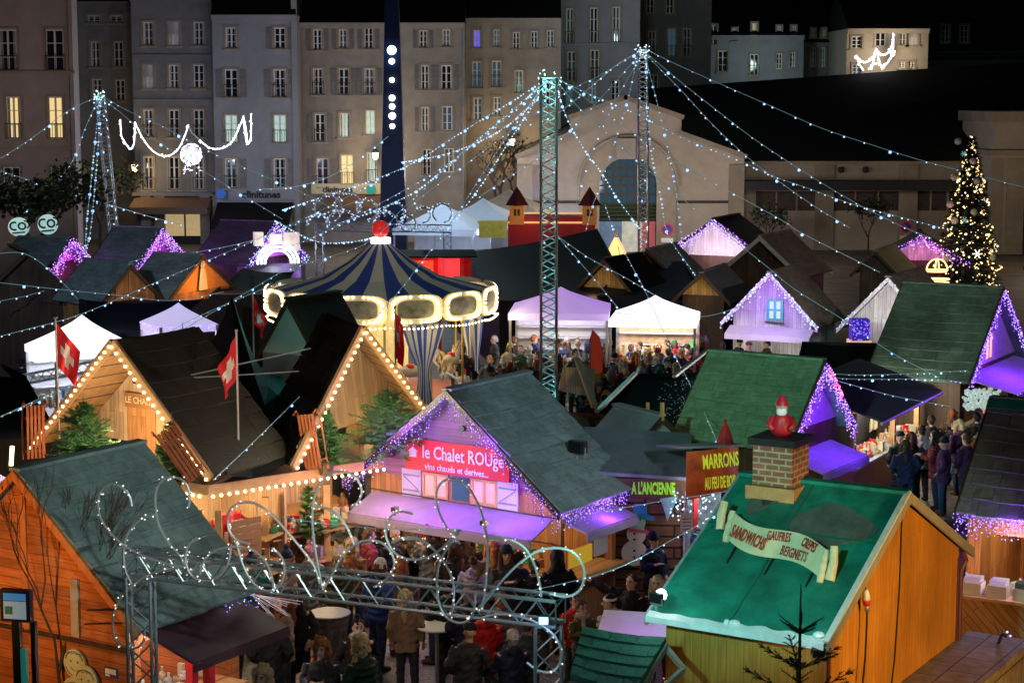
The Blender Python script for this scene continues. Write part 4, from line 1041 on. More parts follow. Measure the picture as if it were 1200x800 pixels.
for a in (2.5, -2.56): m = MB(); m.bx(a, a + .06, yfr - .03, yfr - .003, 1.0, 2.45); m.build('corner_post', mat('dark_red_pipe', (.12, .03, .03), .5), br_)
# scroll sign lying on the roof
sg = thing('scroll_sign', 'cream parchment scroll sign reading SANDWICHS GAUFRES CREPES BEIGNETS on the green roof', 'sign', loc2w(br_, 0, 0, 0), R(58.6))
m = MB(); PARCH = mat('parchment_paint', (.62, .56, .36), .6, .14, 5, .05)
Nn = 26; up = Vector((0, 0, 1))
def sgp(f, v):  # f 0..1 along the board (left end far), v 0..1 bottom to top
    yy = .80 - 1.55 * f; u = .40 + .17 * f + .03 * math.sin(f * 6.3)
    hh = .40 + .05 * math.sin(f * 9)
    base = sl(u + .075, yy, .1); tp = sl(u - .025, yy, .33)
    return base.lerp(tp, v)
rows = [[sgp(k / Nn, v) + n_ * .0 for k in range(Nn + 1)] for v in (rnd.uniform(-.02, .02), .5, 1)]
for k in range(Nn):
    for r_ in range(2):
        q = [rows[r_][k], rows[r_][k + 1], rows[r_ + 1][k + 1], rows[r_ + 1][k]]
        m.prism(q, Vector((.03, 0, -.01)))
m.build('board', PARCH, sg)
for f in (0, 1):
    m = MB(); a = sgp(f, -.12); b = sgp(f, 1.02); m.tube([a.lerp(b, k / 6) + Vector((0, 0, .02 * math.sin(k))) for k in range(7)], [.04, .052, .045, .055, .045, .052, .04], 10); m.build('curl', PARCH, sg)
m = MB(); a = sgp(1, .3) + Vector((0, -.1, -.12)); m.tube([a, a + Vector((.08, -.02, .22)), a + Vector((.14, 0, .42))], [.07, .06, .05], 10); m.build('curl', PARCH, sg)
m = MB(); a = sgp(0, .3) + Vector((0, .12, .0)); m.tube([a, a + Vector((.08, .02, .2)), a + Vector((.14, 0, .36))], [.06, .06, .05], 10)
m.build('curl', PARCH, sg)
for f in (.12, .5, .9): m = MB(); q = sgp(f, .0); m.beam(q + Vector((.03, 0, 0)), sl(.6 + .1 * f, .8 - 1.55 * f, .056), .02); m.build('strut', BLACK, sg)
SIGNRED = mat('sign_lettering_red', (.5, .035, .02), .5)
tn = (sgp(.5, 1) - sgp(.5, 0)).normalized()
def scrolltext(s, f, v, size, sx):
    p = sgp(f, v); d = (sgp(min(1, f + .08), v) - sgp(max(0, f - .08), v)).normalized(); z_ = d.cross((sgp(f, 1) - sgp(f, 0)).normalized()).normalized(); y_ = z_.cross(d)
    M_ = Matrix((d, y_, z_)).transposed()
    text('lettering', s, size, SIGNRED, sg, p + z_ * .02, M_.to_euler(), .003, .004, sx=sx, space=1.12)
scrolltext('SANDWICHS', .24, .5, .24, .4); scrolltext('GAUFRES', .52, .75, .175, .42); scrolltext('CREPES', .82, .75, .175, .42); scrolltext('BEIGNETS', .69, .26, .185, .46)
# chimney with a little Santa on top
cp = loc2w(br_, -.12, .58, 0)
ch = thing('brick_chimney', 'brick chimney box lit green standing on the sandwich chalet ridge', 'chimney', (cp.x, cp.y, 0), R(58.6))
m = MB(); m.bx(-.3, .3, -.29, .29, 3.86, 4.42); m.build('stack', BRICK, ch)
m = MB(); m.bx(-.36, .36, -.35, .35, 4.424, 4.52); m.build('cap', BLACK, ch)
m = MB(); m.bx(-.38, .38, -.36, .36, 3.66, 3.856); m.build('base', WOODTRIM, ch)
sa = thing('santa_figure', 'small red Santa figure climbing into the brick chimney', 'figure', (cp.x, cp.y, 4.525), R(-10)); sa.scale = (.78, .78, .8)
m = MB(); m.rings([(0, 0, 0, .16, .14), (0, 0, .12, .2, .17), (0, -.02, .3, .16, .14), (0, -.02, .42, .08, .08)], 12)
for s in (-1, 1): m.tube([(s * .15, -.02, .32), (s * .22, -.08, .2), (s * .14, -.17, .12)], [.06, .055, .045], 8)
m.build('coat', mat('santa_red', (.5, .02, .03), .4, .15, 5, .05), sa, True)
m = MB(); m.ball((0, -.03, .5), .105, 12, 8); m.tube([(0, -.12, .5), (0, -.15, .49)], [.022, .014], 6); m.build('head', SKIN, sa, True)
m = MB(); m.ball((0, -.09, .43), .09, 10, 6, (1.1, .6, 1)); m.build('beard', WHITE, sa, True)
m = MB(); m.lathe([(.115, .53), (.1, .6), (.05, .68), (.0, .72)], 12, (0, -.02, 0)); m.build('hat', mat('santa_red', (.5, .02, .03), .4), sa, True)
# ---------------------------------------------------------------- right edge book stall chalet
re_ = chalet('grey shingled chalet at the right edge with violet net lights over its counter', 9.29, 31.94, 61.4, 2.11, 2.04, 2.28, 3.91, ROOF_GREY, WOOD_ORANGE, None, 8, None, -1, glow_=((1, .85, .65), 70))
m = MB()
s_ = Vector((-(3.91 - 2.28), 0, 2.11)).normalized()
m.prism([Vector((0, -1.05, 3.91)) + s_ * .085, Vector((0, 1.05, 3.91)) + s_ * .085, Vector((-.22, 1.05, 3.74)) + s_ * .085, Vector((-.22, -1.05, 3.74)) + s_ * .085], s_ * .02); m.build('ridge_sheet', mat('green_painted_roof', (.012, .2, .12), .5), re_)
icicles(re_, [(-2.12, -1.05, 2.3), (-2.12, 1.05, 2.3)], (BULB_PURPLE, BULB_LILAC, BULB_PURPLE), (.2, .42), .02, .013, .05, .06)
p = loc2w(re_, -2.35, 0, 2.2); lamp(p.x, p.y, p.z, (.25, .07, 1), 55, .1)
p = loc2w(re_, -2.2, 0, 1.78); lamp(p.x, p.y, p.z, (1, .9, .75), 48, .1)
m = MB(); m.bx(-2.4, -1.83, -1.0, .95, .95, 1.0); m.build('shelf', WOODTRIM, re_)
m = MB(); m.bx(-2.12, -2.05, -1.0, .92, .05, .94); m.build('panel', brickmat('diagonal_boards', (.52, .26, .08), (.4, .18, .05), (.1, .05, .02), 2.6, .11, .006, .37, PI / 4, .6, 1), re_)
for k, (lab) in enumerate(('pale card box of prints at the near end of the right edge counter', 'pale card box of prints in the middle of the right edge counter', 'dark topped card box at the far end of the right edge counter')):
    t = thing('card_box', lab, 'box', loc2w(re_, -2.15, .68 - k * .42, 1.003), R(61.4), 'card boxes on the counter')
    m = MB(); a_ = .16
    for (q0, q1, q2, q3) in ((-a_, a_, -a_, -a_ + .01), (-a_, a_, a_ - .01, a_), (-a_, -a_ + .01, -a_ + .01, a_ - .01), (a_ - .01, a_, -a_ + .01, a_ - .01)): m.bx(q0, q1, q2, q3, .0, .2)
    m.bx(-a_ + .011, a_ - .011, -a_ + .011, a_ - .011, 0, .01); m.build('box', CREAM, t)
    m = MB()
    for j in range(9): m.box(-.12 + j * .03, 0, .15, .012, .27, .26, ry=.15)
    m.build('prints', WHITE if k < 2 else LEAFDARK, t)
clutter('papers and packets behind the card boxes at the right edge counter', loc2w(re_, -1.95, -.9, 1.0), (-math.sin(R(61.4)), math.cos(R(61.4)), 0), 1.8, .01, 22, .3, [WHITE, CREAM], 9)
# ---------------------------------------------------------------- mid chalets on the right
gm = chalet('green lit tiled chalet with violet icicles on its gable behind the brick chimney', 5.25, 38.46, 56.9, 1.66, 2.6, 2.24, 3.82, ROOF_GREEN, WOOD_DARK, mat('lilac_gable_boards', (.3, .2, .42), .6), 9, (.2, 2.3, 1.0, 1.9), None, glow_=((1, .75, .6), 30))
h_ = 1.3
icicles(gm, [(-1.62, -h_ - .05, 2.28), (0, -h_ - .05, 3.8), (1.62, -h_ - .05, 2.28)], (BULB_PURPLE, BULB_LILAC, BULB_PURPLE, BULB_PINK), (.1, .5), .03, .017, .06, .03)
icicles(gm, [(.1, -h_ - .08, 3.72), (.85, -h_ - .08, 3.0)], (BULB_RED, BULB_PINK), (.05, .25), .03, .018, .06)
awning(gm, (-1.2, -h_ + .29, 2.0), (1, 0, 0), .85, 2.3, mat('lilac_awning', (.3, .2, .5), .7), -.25)
p = loc2w(gm, 0, -h_ - .5, 2.7); lamp(p.x, p.y, p.z, (.26, .04, 1), 80, .12)
p = loc2w(gm, .3, -h_ - .9, 2.3); lamp(p.x, p.y, p.z, (.28, .05, 1), 40, .1)
gr = chalet('large green shingled chalet with violet lit gable right of the crowd', 11.33, 48.03, 59.3, 2.65, 2.6, 2.24, 4.31, shingles('shingles_with_painted_shade', (.075, .12, .09), .4, .2, .5), WOOD_DARK, mat('lilac_gable_boards', (.3, .2, .42), .6), 10, (.4, 4.2, 1.0, 1.9), None, glow_=((1, .9, .7), 80))  # patchy tone puts green light and shadow into the shingle colour
h_ = 1.3
icicles(gr, [(-2.62, -h_ - .05, 2.26), (0, -h_ - .05, 4.3), (2.62, -h_ - .05, 2.26)], (BULB_PURPLE, BULB_LILAC, BULB_PURPLE), (.06, .4), .035, .021, .08, .04)
awning(gr, (-2.3, -h_ + .29, 2.3), (1, 0, 0), 1.4, 4.6, mat('lilac_awning', (.3, .2, .5), .7), -.3)
icicles(gr, [(-2.3, -h_ - 1.1, 2.02), (2.3, -h_ - 1.1, 2.02)], (BULB_LILAC, BULB_PURPLE), (.02, .1), .12, .02, .09, .04)
shutters_window(gr, -.1, -h_ + .3, 2.5, .6, .7, mat('lilac_gable_boards', (.3, .2, .42), .6), WOODTRIM)
p = loc2w(gr, -.6, -h_ - .6, 2.85); lamp(p.x, p.y, p.z, (.26, .04, 1), 140, .15)
p = loc2w(gr, -1.4, -h_ - 1.2, 2.7); lamp(p.x, p.y, p.z, (.28, .06, 1), 90, .1)
for a in (1.6, -1.75): m = MB(); m.bx(a, a + .15, -h_ - .35, -h_ - .2, 0, 2.1); m.build('post', WOODTRIM, gr)
wa = chalet('white boarded chalet glowing lilac with a green framed window', 8.48, 58.19, -26.5, 1.55, 2.85, 2.2, 3.8, ROOF_BROWN, WOOD_WHITE, WOOD_WHITE, 0, (.2, 2.3, 1.0, 1.85), None, WHITE, glow_=((1, .85, .8), 60))
h_ = 2.85 / 2
icicles(wa, [(-1.55, -h_ - .06, 2.22), (0, -h_ - .06, 3.82), (1.55, -h_ - .06, 2.22)], (BULB_LILAC, BULB, BULB_LILAC), (.05, .3), .035, .025, .08, .05)
def green_window(t, x, y, z):
    m = MB(); gmn = mat('green_frame', (.03, .3, .17), .5, .15, 4, .05, em=(.05, .8, .5), es=.12)
    for q in (-.22, 0, .22): m.bx(x + q - .04, x + q + .04, y - .06, y - .003, z, z + .62)
    for q in (0, .29, .58): m.bx(x - .26, x + .26, y - .065, y - .061, z + q, z + q + .06)
    o = m.build('window', gmn, t); m = MB(); m.bx(x - .2, x + .2, y - .03, y - .01, z + .03, z + .6); m.build('pane', mat('pale_green_pane', (.4, .6, .5), .4, .3, 5, 0, em=(.6, 1, .85), es=.45), o)
    m = MB(); m.tube([(x - .3, y - .08, z - .06), (x + .3, y - .08, z - .08)], .03, 6); m.build('garland', NEEDLE_DARK, t)
green_window(wa, .1, -h_ + .3, 2.35)
awning(wa, (-1.35, -h_ + .29, 2.1), (1, 0, 0), .5, 2.7, CANVAS, -.2)
p = loc2w(wa, 0, -h_ - .75, 2.9); lamp(p.x, p.y, p.z, (.46, .15, 1), 165, .15)
wb = chalet('white boarded chalet half hidden left of the large green roof', 11.89, 56.52, -29.6, 1.55, 3.25, 2.2, 3.83, ROOF_BROWN, WOOD_WHITE, WOOD_WHITE, 0, None, None, WHITE)
h_ = 3.25 / 2
icicles(wb, [(-1.55, -h_ - .06, 2.22), (0, -h_ - .06, 3.85), (1.55, -h_ - .06, 2.22)], (BULB, BULB_LILAC), (.05, .25), .09, .022, .1, .05)
green_window(wb, .75, -h_ + .3, 2.3)
p = loc2w(wb, .2, -h_ - .8, 2.9); lamp(p.x, p.y, p.z, (1, .78, .85), 55, .15)
chalet('grey roofed chalet with pale fascia and a dark thatched gable below the hall wing', 10.21, 72.66, -28, 1.75, 3.4, 2.35, 3.85, ROOF_BROWN, WOOD_DARK, WOOD_DARK, 0, None, None, mat('pale_fascia', (.4, .45, .38), .6), trimw=.2)
chalet('small timber gabled hut with a lamp lit brown roof left of the Christmas tree', 14.26, 71.57, -23.3, .95, 3.33, 2.45, 3.36, mat('pale_brown_roof', (.3, .24, .15), .8), WOOD_DARK, WOOD_DARK)
chalet('plain grey gabled hut behind the two white tents', 5.65, 70.68, -23, 1.3, 3.43, 2.35, 3.5, ROOF_GREY, WOOD_DARK)
h1 = chalet('timber fronted hut with yellow lit gable left of the lilac chalet', 6.81, 63.12, -19.6, 1.0, 3.5, 2.4, 3.35, TARP_GREY, WOOD_DARK, planks('lit_gable_wood', (.5, .3, .1), .1))  # yellow gable over dark walls: lamplight and shade put into the wood colours
p = loc2w(h1, 0, -2.6, 2.7); lamp(p.x, p.y, p.z, (1, .75, .35), 16, .15)
h2 = chalet('timber fronted hut with an open triangular gable behind the purple tent', 3.88, 65.71, -29.2, 1.25, 2.95, 2.32, 3.56, TARP_BLACK, WOOD_DARK, planks('lit_gable_wood', (.5, .3, .1), .1))  # same lit gable colour over walls darkened as unlit
p = loc2w(h2, 0, -2.3, 2.8); lamp(p.x, p.y, p.z, (1, .7, .35), 10, .15)
chalet('long brown hut roof in front of the hall pavilion at the right edge', 23.5, 76, -24, 2.2, 6, 2.4, 4.2, ROOF_BROWN, WOOD_DARK)
t = chalet('hut with a white and pink lit front beside the small timber huts', 9.2, 80.5, -24, 2.4, 3.6, 2.3, 4.0, TARP_NAVY, WOOD_DARK, WOOD_WHITE)
icicles(t, [(-2.4, -1.86, 2.35), (0, -1.86, 4.0), (2.4, -1.86, 2.35)], (BULB_PURPLE, BULB_LILAC), (.1, .6), .05, .03, .09, .08)
p = loc2w(t, .3, -2.6, 2.6); lamp(p.x, p.y, p.z, (1, .72, .9), 170, .2)
t = chalet('hut front with magenta icicle curtain beside the Christmas tree', 17.3, 79.5, -10, 2.0, 3, 2.2, 3.4, TARP_NAVY, WOOD_DARK, WOOD_WHITE)
icicles(t, [(-2.0, -1.56, 2.25), (0, -1.56, 3.4), (2.0, -1.56, 2.25)], (BULB_PURPLE, BULB_PINK), (.1, .5), .06, .032, .1, .08)
p = loc2w(t, .3, -2.3, 2.5); lamp(p.x, p.y, p.z, (1, .15, .6), 45, .2)
# ---------------------------------------------------------------- chalets at the far left
chalet('big unlit black gabled stall at the left edge', -17.17, 65.08, 23.6, 1.75, 3.5, 2.27, 3.87, ROOF_BLACK, WOOD_DARK)
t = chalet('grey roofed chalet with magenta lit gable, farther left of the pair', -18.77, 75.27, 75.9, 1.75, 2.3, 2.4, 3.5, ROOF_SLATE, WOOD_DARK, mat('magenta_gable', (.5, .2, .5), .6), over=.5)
icicles(t, [(-1.75, -1.2, 2.42), (0, -1.2, 3.5), (1.75, -1.2, 2.42)], (BULB_PINK, BULB_LILAC, BULB_PURPLE), (.2, 1.0), .03, .024, .12, .12)
p = loc2w(t, 0, -1.6, 2.2); lamp(p.x, p.y, p.z, (.8, .12, 1), 110, .15)
t = chalet('blue grey roofed chalet with magenta lit gable under the leaning mast', -15.46, 77.42, 76.3, 2.35, 2.1, 2.38, 3.75, ROOF_SLATE, WOOD_DARK, mat('magenta_gable', (.5, .2, .5), .6), over=.5)
icicles(t, [(-2.35, -1.1, 2.4), (0, -1.1, 3.75), (2.35, -1.1, 2.4)], (BULB_PINK, BULB_LILAC, BULB_PURPLE), (.15, .75), .03, .024, .1, .1)
p = loc2w(t, 0, -1.6, 2.2); lamp(p.x, p.y, p.z, (.75, .18, 1), 110, .15)
t = chalet('grey roofed chalet with bare brown timber gable', -13.61, 62.97, 42.1, 1.25, 3.0, 2.3, 3.6, ROOF_SLATE, WOOD, WOOD, over=.12)
for xx in (-.5, 0, .5): m = MB(); m.bx(xx - .04, xx + .04, -1.44, -1.383, 2.2, 3.5 - abs(xx) * 1.05); m.build('stud', WOOD, t)
p = loc2w(t, 0, -2.6, 2.9); lamp(p.x, p.y, p.z, (1, .6, .25), 14, .15)
t = chalet('grey roofed chalet with glowing orange cloth gable', -11.61, 65.12, 66, 2.1, 2.0, 2.35, 3.68, ROOF_SLATE, WOOD, mat('orange_gable_cloth', (.55, .22, .06), .8, .15, 4, .1), over=.1)
m = MB(); m.rings([(0, -1.0, 2.5, .28, .05), (.02, -1.0, 3.0, .2, .05), (0, -1.0, 3.25, .12, .04)], 10); m.ball((0, -1.0, 3.34), .12, 8, 6, (1, .5, 1)); m.build('figure_ornament', CREAM, t)
p = loc2w(t, -.3, -2.0, 2.9); lamp(p.x, p.y, p.z, (1, .45, .12), 110, .15)
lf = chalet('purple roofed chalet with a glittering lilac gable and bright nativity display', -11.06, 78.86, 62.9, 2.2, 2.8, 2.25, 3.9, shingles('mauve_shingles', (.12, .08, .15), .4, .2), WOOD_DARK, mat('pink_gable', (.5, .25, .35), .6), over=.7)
icicles(lf, [(-2.2, -1.45, 2.3), (0, -1.45, 3.95), (2.2, -1.45, 2.3)], (BULB_LILAC, BULB, BULB_PURPLE), (.1, .55), .035, .028, .1, .1)
p = loc2w(lf, 0, -1.8, 2.8); lamp(p.x, p.y, p.z, (.42, .14, 1), 300, .15)
ar = thing('light_arch', 'bright white half round light arch in front of the glittering lilac gable', 'light decoration', at(326, 309, 76.3), R(20))
m = MB()
for r_ in (.55, .7, .85): m.tube([(r_ * math.cos(PI * k / 16), 0, r_ * math.sin(PI * k / 16)) for k in range(17)], .05, 6)
m.build('rope_light', glow('bright_white_rope', (.85, 1, .98), 3.2), ar)
m = MB(); m.bx(-.95, -.6, -.05, .3, .75, 1.3); m.bx(.3, .9, .0, .3, .5, 1.25); m.bx(-.3, .2, .05, .3, .85, 1.2)
m.build('panel', mat('nativity_panel', (.6, .5, .4), .6, .5, 3, 0, em=(1, .8, .7), es=.5), ar)
lamp(ar.location.x, ar.location.y - .8, ar.location.z + .6, (.8, .9, 1), 40, .15)
# ================================================================ fir trees and bare trees
def fir_mesh(hgt, rad, whorls, per, mtl, seed, needles=26, ln=.085, leader=.3, name='crown', droop=.15, wdt=.012):
    rr = random.Random(seed); m = MB()
    for k in range(whorls):
        f = k / max(1, whorls - 1); z = hgt * (.06 + .86 * f); r_ = rad * (1 - f) ** .8 + .06
        for j in range(per):
            a = 2 * PI * (j + rr.random() * .8) / per + k * 1.3; rl = r_ * rr.uniform(.72, 1.08)
            d = Vector((math.cos(a), math.sin(a), rr.uniform(-droop, .25 + .5 * f)))
            p0 = Vector((0, 0, z)); p1 = p0 + d * rl
            m.mi = 1; m.tube([p0, p1], [.012, .004], 4, False); m.mi = 0
            side = d.cross(Vector((0, 0, 1))).normalized()
            nn = max(5, int(needles * rl / max(rad, .01)))
            for i in range(nn):
                t = (i + rr.random()) / nn; c = p0.lerp(p1, .12 + .88 * t)
                for s in (-1, 1):
                    tw = (side * s * rr.uniform(.5, 1.1) + d * rr.uniform(.2, .8) + Vector((0, 0, rr.uniform(-.35, .55)))).normalized() * ln * rr.uniform(.7, 1.5)
                    wv = tw.cross(Vector((rr.random() - .5, rr.random() - .5, 1))).normalized() * wdt * rr.uniform(.7, 1.6)
                    m.face(c - wv, c + tw * .6 + wv * .6, c + tw, c + wv)
    m.mi = 1; m.tube([(0, 0, 0), (0, 0, hgt * .95), (0, 0, hgt * .95 + leader)], [.035, .014, .004], 6)
    return m
def fir(label, p, hgt, rad, seed, mtl=NEEDLE, whorls=9, per=9, pot=True, needles=30, ln=.11, cat='fir tree', name='fir_tree', leader=.2, gp=None, wdt=.02, droop=.15):
    t = thing(name, label, cat, p, 0, gp)
    fir_mesh(hgt, rad, whorls, per, mtl, seed, needles, ln, leader, wdt=wdt, droop=droop).build('crown', [mtl, BARK], t)
    if pot:
        m = MB(); m.lathe([(0, -.16), (.12, -.16), (.15, .1), (.13, .1), (.12, 0), (0, 0)], 10); m.build('pot', DARKTRIM, t)
    return t
def bare_tree(label, base, hgt, seed, spread=.5, depth=5, r0=.1, leaves=None, nl=0, mtl=BARK, leafr=.5, ls=.2):
    rr = random.Random(seed); t = thing('bare_tree' if not nl else 'leafy_tree', label, 'tree', base)
    m = MB(); tips = []
    def grow(p, d, L, r, k):
        q = p + d * L; mid = p.lerp(q, .5) + Vector((rr.uniform(-1, 1), rr.uniform(-1, 1), 0)) * L * .08
        m.tube([p, mid, q], [r, r * .85, r * .68], 5 if k > 1 else 4, False); tips.append((mid, k)); tips.append((q, k))
        if k == 0: return
        for i in range(rr.choice((2, 3, 3))):
            a = rr.uniform(0, 2 * PI); e = Vector((math.cos(a), math.sin(a), 0)) * spread * rr.uniform(.6, 1.3)
            grow(q, (d + e + Vector((0, 0, .12))).normalized(), L * rr.uniform(.6, .82), r * .62, k - 1)
    grow(Vector((0, 0, 0)), Vector((0, 0, 1)), hgt * .3, r0, depth)
    m.build('trunk', mtl, t)
    if nl:
        m = MB()
        ts = [q for q, k in tips if k <= 2]
        for i in range(nl):
            c = rr.choice(ts) + Vector((rr.gauss(0, 1), rr.gauss(0, 1), rr.gauss(0, .8))) * leafr
            a = Vector((rr.gauss(0, 1), rr.gauss(0, 1), rr.gauss(0, 1))).normalized() * ls * rr.uniform(.5, 1.2); b = a.orthogonal() * .6
            m.face(c - a, c + b, c + a, c - b)
        m.build('crown', leaves, t)
    return t
p = onz(60, 300); bare_tree('dark leafy tree left of the leaning mast in front of the pinkish house', (at(38, 250, 91).x, 91, 0), 5.6, 5, .75, 6, .2, LEAFDARK, 3200, BARK, .38, .13)
bare_tree('lamp lit leafy tree beside the iron balconies', (at(118, 250, 108).x, 108, 0), 6.0, 8, .7, 6, .18, mat('yellowish_leaves', (.1, .09, .03), .7, .4, 3), 2200, BARK, .38, .13)
bare_tree('bare street tree in front of the lamp lit wall left of the hall', (at(590, 250, 112).x, 112, 0), 7.2, 21, .75, 6, .22, mat('last_autumn_leaves', (.12, .08, .03), .7), 260, BARK, .4, .12)
bare_tree('thin leafless sapling in front of the orange chalet', onz(72, 905), 4.6, 15, .3, 5, .035)
bare_tree('bare twiggy shrub against the hall wing wall', (at(900, 262, 108).x, 108, 0), 2.9, 31, .6, 5, .07, LEAFDARK, 300, BARK, .25, .12)
bare_tree('second twiggy shrub by the hall wing, nearer the Christmas tree', (at(1018, 262, 108).x, 108, 0), 3.4, 33, .5, 5, .07, LEAFDARK, 300, BARK, .25, .12)
bare_tree('bare tree on the hilltop beside the light garland', (at(1055, 80, 136).x, 136, 6), 5.6, 41, .6, 5, .1)
# ================================================================ Christmas tree
XY = 78.0
xp = at(1134, 300, XY); xt = thing('christmas_tree', 'tall slender Christmas tree covered in gold lights with white baubles', 'Christmas tree', (xp.x, XY, 0))
ztop = at(1134, 160, XY).z
def xr(z): return max(.05, 1.42 * (1 - (z - 1.0) / (ztop - 1.0)) ** .85)
m = MB(); rr = random.Random(77)
for k in range(5200):
    z = 1.0 + (ztop - 1.0) * rr.random() ** 1.25; a = rr.uniform(0, 2 * PI); r_ = xr(z) * rr.uniform(.35, 1.02) * (1 + .12 * math.sin(z * 9 + a * 3))
    c = Vector((r_ * math.cos(a), r_ * math.sin(a), z)); d = Vector((math.cos(a), math.sin(a), rr.uniform(-.5, .2))) * rr.uniform(.12, .3)
    b = d.cross(Vector((rr.random() - .5, rr.random() - .5, 1))).normalized() * .06
    m.face(c - b, c + d, c + b, c - d * .3)
m.build('crown', NEEDLE_DARK, xt)
m = MB(); m.tube([(0, 0, 0), (0, 0, ztop - .1)], [.16, .02], 8); m.build('trunk', BARK, xt)
m = MB()
for k in range(620):
    z = 1.05 + (ztop - 1.05) * rr.random() ** 1.2; a = rr.uniform(0, 2 * PI); r_ = xr(z) * rr.uniform(.9, 1.08)
    m.mi = rr.choice((0, 0, 0, 1)); r_ *= 1 + .16 * math.sin(z * 7 + a * 2); m.octa((r_ * math.cos(a), r_ * math.sin(a), z), rr.choice((.018, .022, .028, .036, .05)))
m.build('fairy_lights', [BULB_GOLD, glow('pale_gold_bulb', (1, .86, .6), 2.6)], xt, kind='stuff')
for px, py in ((1127, 166), (1144, 189), (1121, 208), (1148, 213), (1115, 240), (1143, 249), (1120, 259), (1108, 304), (1164, 302)):
    q = at(px, py, XY - 1.0); m = MB(); m.ball((0, 0, 0), .15, 12, 8); o = m.build('bauble', mat('white_bauble', (.75, .76, .72), .25, .1, 3, 0), xt, True); o.location = (q.x - xp.x, -.35 - xr(q.z) * .55, q.z)
for px, py, s_ in ((1144, 297, 1), (1131, 258, .7), (1134, 181, .6)):
    q = at(px, py, XY - 1.2); m = MB()
    for k in range(6):
        a = k * PI / 3; m.beam((0, 0, 0), (math.cos(a) * .2 * s_, 0, math.sin(a) * .2 * s_), .035, .02, up=(0, 1, 0))
    o = m.build('star', glow('pale_gold_bulb', (1, .86, .6), 2.6) if s_ == 1 else mat('teal_star', (.2, .5, .5), .5, em=(.3, .8, .8), es=.3), xt); o.location = (q.x - xp.x, -.3 - xr(q.z), q.z)
lamp(xp.x - 1.5, XY - 3, 4, (1, .7, .35), 60, .3)
def rope(mb, pts, r=.035): mb.tube(pts, r, 5)
gb = thing('gift_light', 'golden rope light shaped like a domed gift at the foot of the Christmas tree', 'light decoration', (at(1098, 320, 75).x, 75, at(1098, 331, 75).z))
m = MB(); q = PI * 2 / 20
for zz, r_ in ((0, .48), (.14, .5), (.45, .38), (.5, .42)): rope(m, [(r_ * math.cos(q * k), r_ * math.sin(q * k) * .6, zz) for k in range(21)])
rope(m, [(.42 * math.cos(PI * k / 12), 0, .5 + .45 * math.sin(PI * k / 12)) for k in range(13)]); rope(m, [(0, .3 * math.cos(PI * k / 12), .5 + .45 * math.sin(PI * k / 12)) for k in range(13)])
m.build('rope_light', glow('gold_rope', (1, .66, .26), 1.8), gb)
bb = thing('blue_light_cube', 'small cube wrapped in blue lights in front of the half hidden white chalet', 'light decoration', (at(1007, 385, 53).x, 53, at(1007, 398, 53).z))
m = MB(); m.bx(-.25, .25, -.25, .25, 0, .6); m.build('cube', mat('navy_cube', (.03, .02, .2), .6, em=(.1, .05, 1), es=.25), bb)
m = MB()
for k in range(70): m.octa((rr.uniform(-.26, .26), -.27, rr.uniform(.02, .6)), .018)
m.build('lights', BULB_PURPLE, bb, kind='stuff'); m = MB(); m.bx(-.3, .3, -.3, .3, -.12, -.003); m.build('stand', glow('amber_strip', (1, .5, .15), .8), bb)
# ================================================================ the pub with two steep gables
def pw(px, py, Y): return at(px, py, Y)
pub = thing('alpine_pub', 'dark tiled alpine pub with two steep bulb lit gables and a black tent roof', 'pub', (-4.6, 32.5, 0))
o = Vector((-4.6, 32.5, 0))
A1, C1, D1 = pw(134, 401, 31.6), pw(42, 520, 32.8), pw(248, 560, 30.2)
A2, C2, D2 = pw(423, 385, 33.4), pw(342, 548, 31.4), pw(501, 487, 34.6)
def gable(A, C, D, L, dark, back):
    """prow roof: ridge from A backwards by vector `back`, feet C (left) and D (right)"""
    A, C, D = A - o, C - o, D - o; bk = Vector(back)
    m = MB(); slope(m, A, A + bk, C + bk, C, .07, 9); slope(m, A, A + bk, D + bk, D, .07, 9); r_ = m.build('roof', dark, pub)
    u = (D - C); u.z = 0; u.normalize(); n = Vector((u.y, -u.x, 0))
    m = MB()
    for P_, Q_ in ((A, C), (A, D)):
        for k in range(9):   # the tiled underside
            a = P_.lerp(Q_, k / 9 + .01); b = P_.lerp(Q_, (k + .93) / 9)
            m.prism([a, b, b + bk * .92, a + bk * .92], (0, 0, -.035))
    m.build('soffit_tiles', ROOF_TILE, pub)
    m = MB()
    for P_, Q_ in ((A, C), (A, D)): m.beam(P_ + n * .03, Q_ + n * .03, .06, .16)
    m.build('bargeboard', WOODTRIM, pub)
    # recessed timber wall
    wv = bk * .5
    A_, C_, D_ = A + wv + Vector((0, 0, -.12)), C.lerp(A, .03) + wv, D.lerp(A, .03) + wv
    zb = 2.5
    m = MB(); m.prism([C_, D_, A_], -n * .06); m.build('gable_wall', WOOD_PALE, pub)
    mid = (C_ + D_) / 2; mid.z = 0
    for k in range(int((A - D).length / .15) + 1):
        bulb(pub, A.lerp(D, (k + .3) * .15 / (A - D).length) + n * .1 + Vector((0, 0, -.04)), .027, BULB_WARM)
    for k in range(int((A - C).length / .15) + 1):
        bulb(pub, A.lerp(C, (k + .3) * .15 / (A - C).length) + n * .1 + Vector((0, 0, -.04)), .027, BULB_WARM)
    return A_, C_, D_, n, u
g1 = gable(A1, C1, D1, 1, ROOF_BLACK, (1.1, 1.8, 0))
g2 = gable(A2, C2, D2, 1, ROOF_BLACK, (-.85, 2.1, 0))
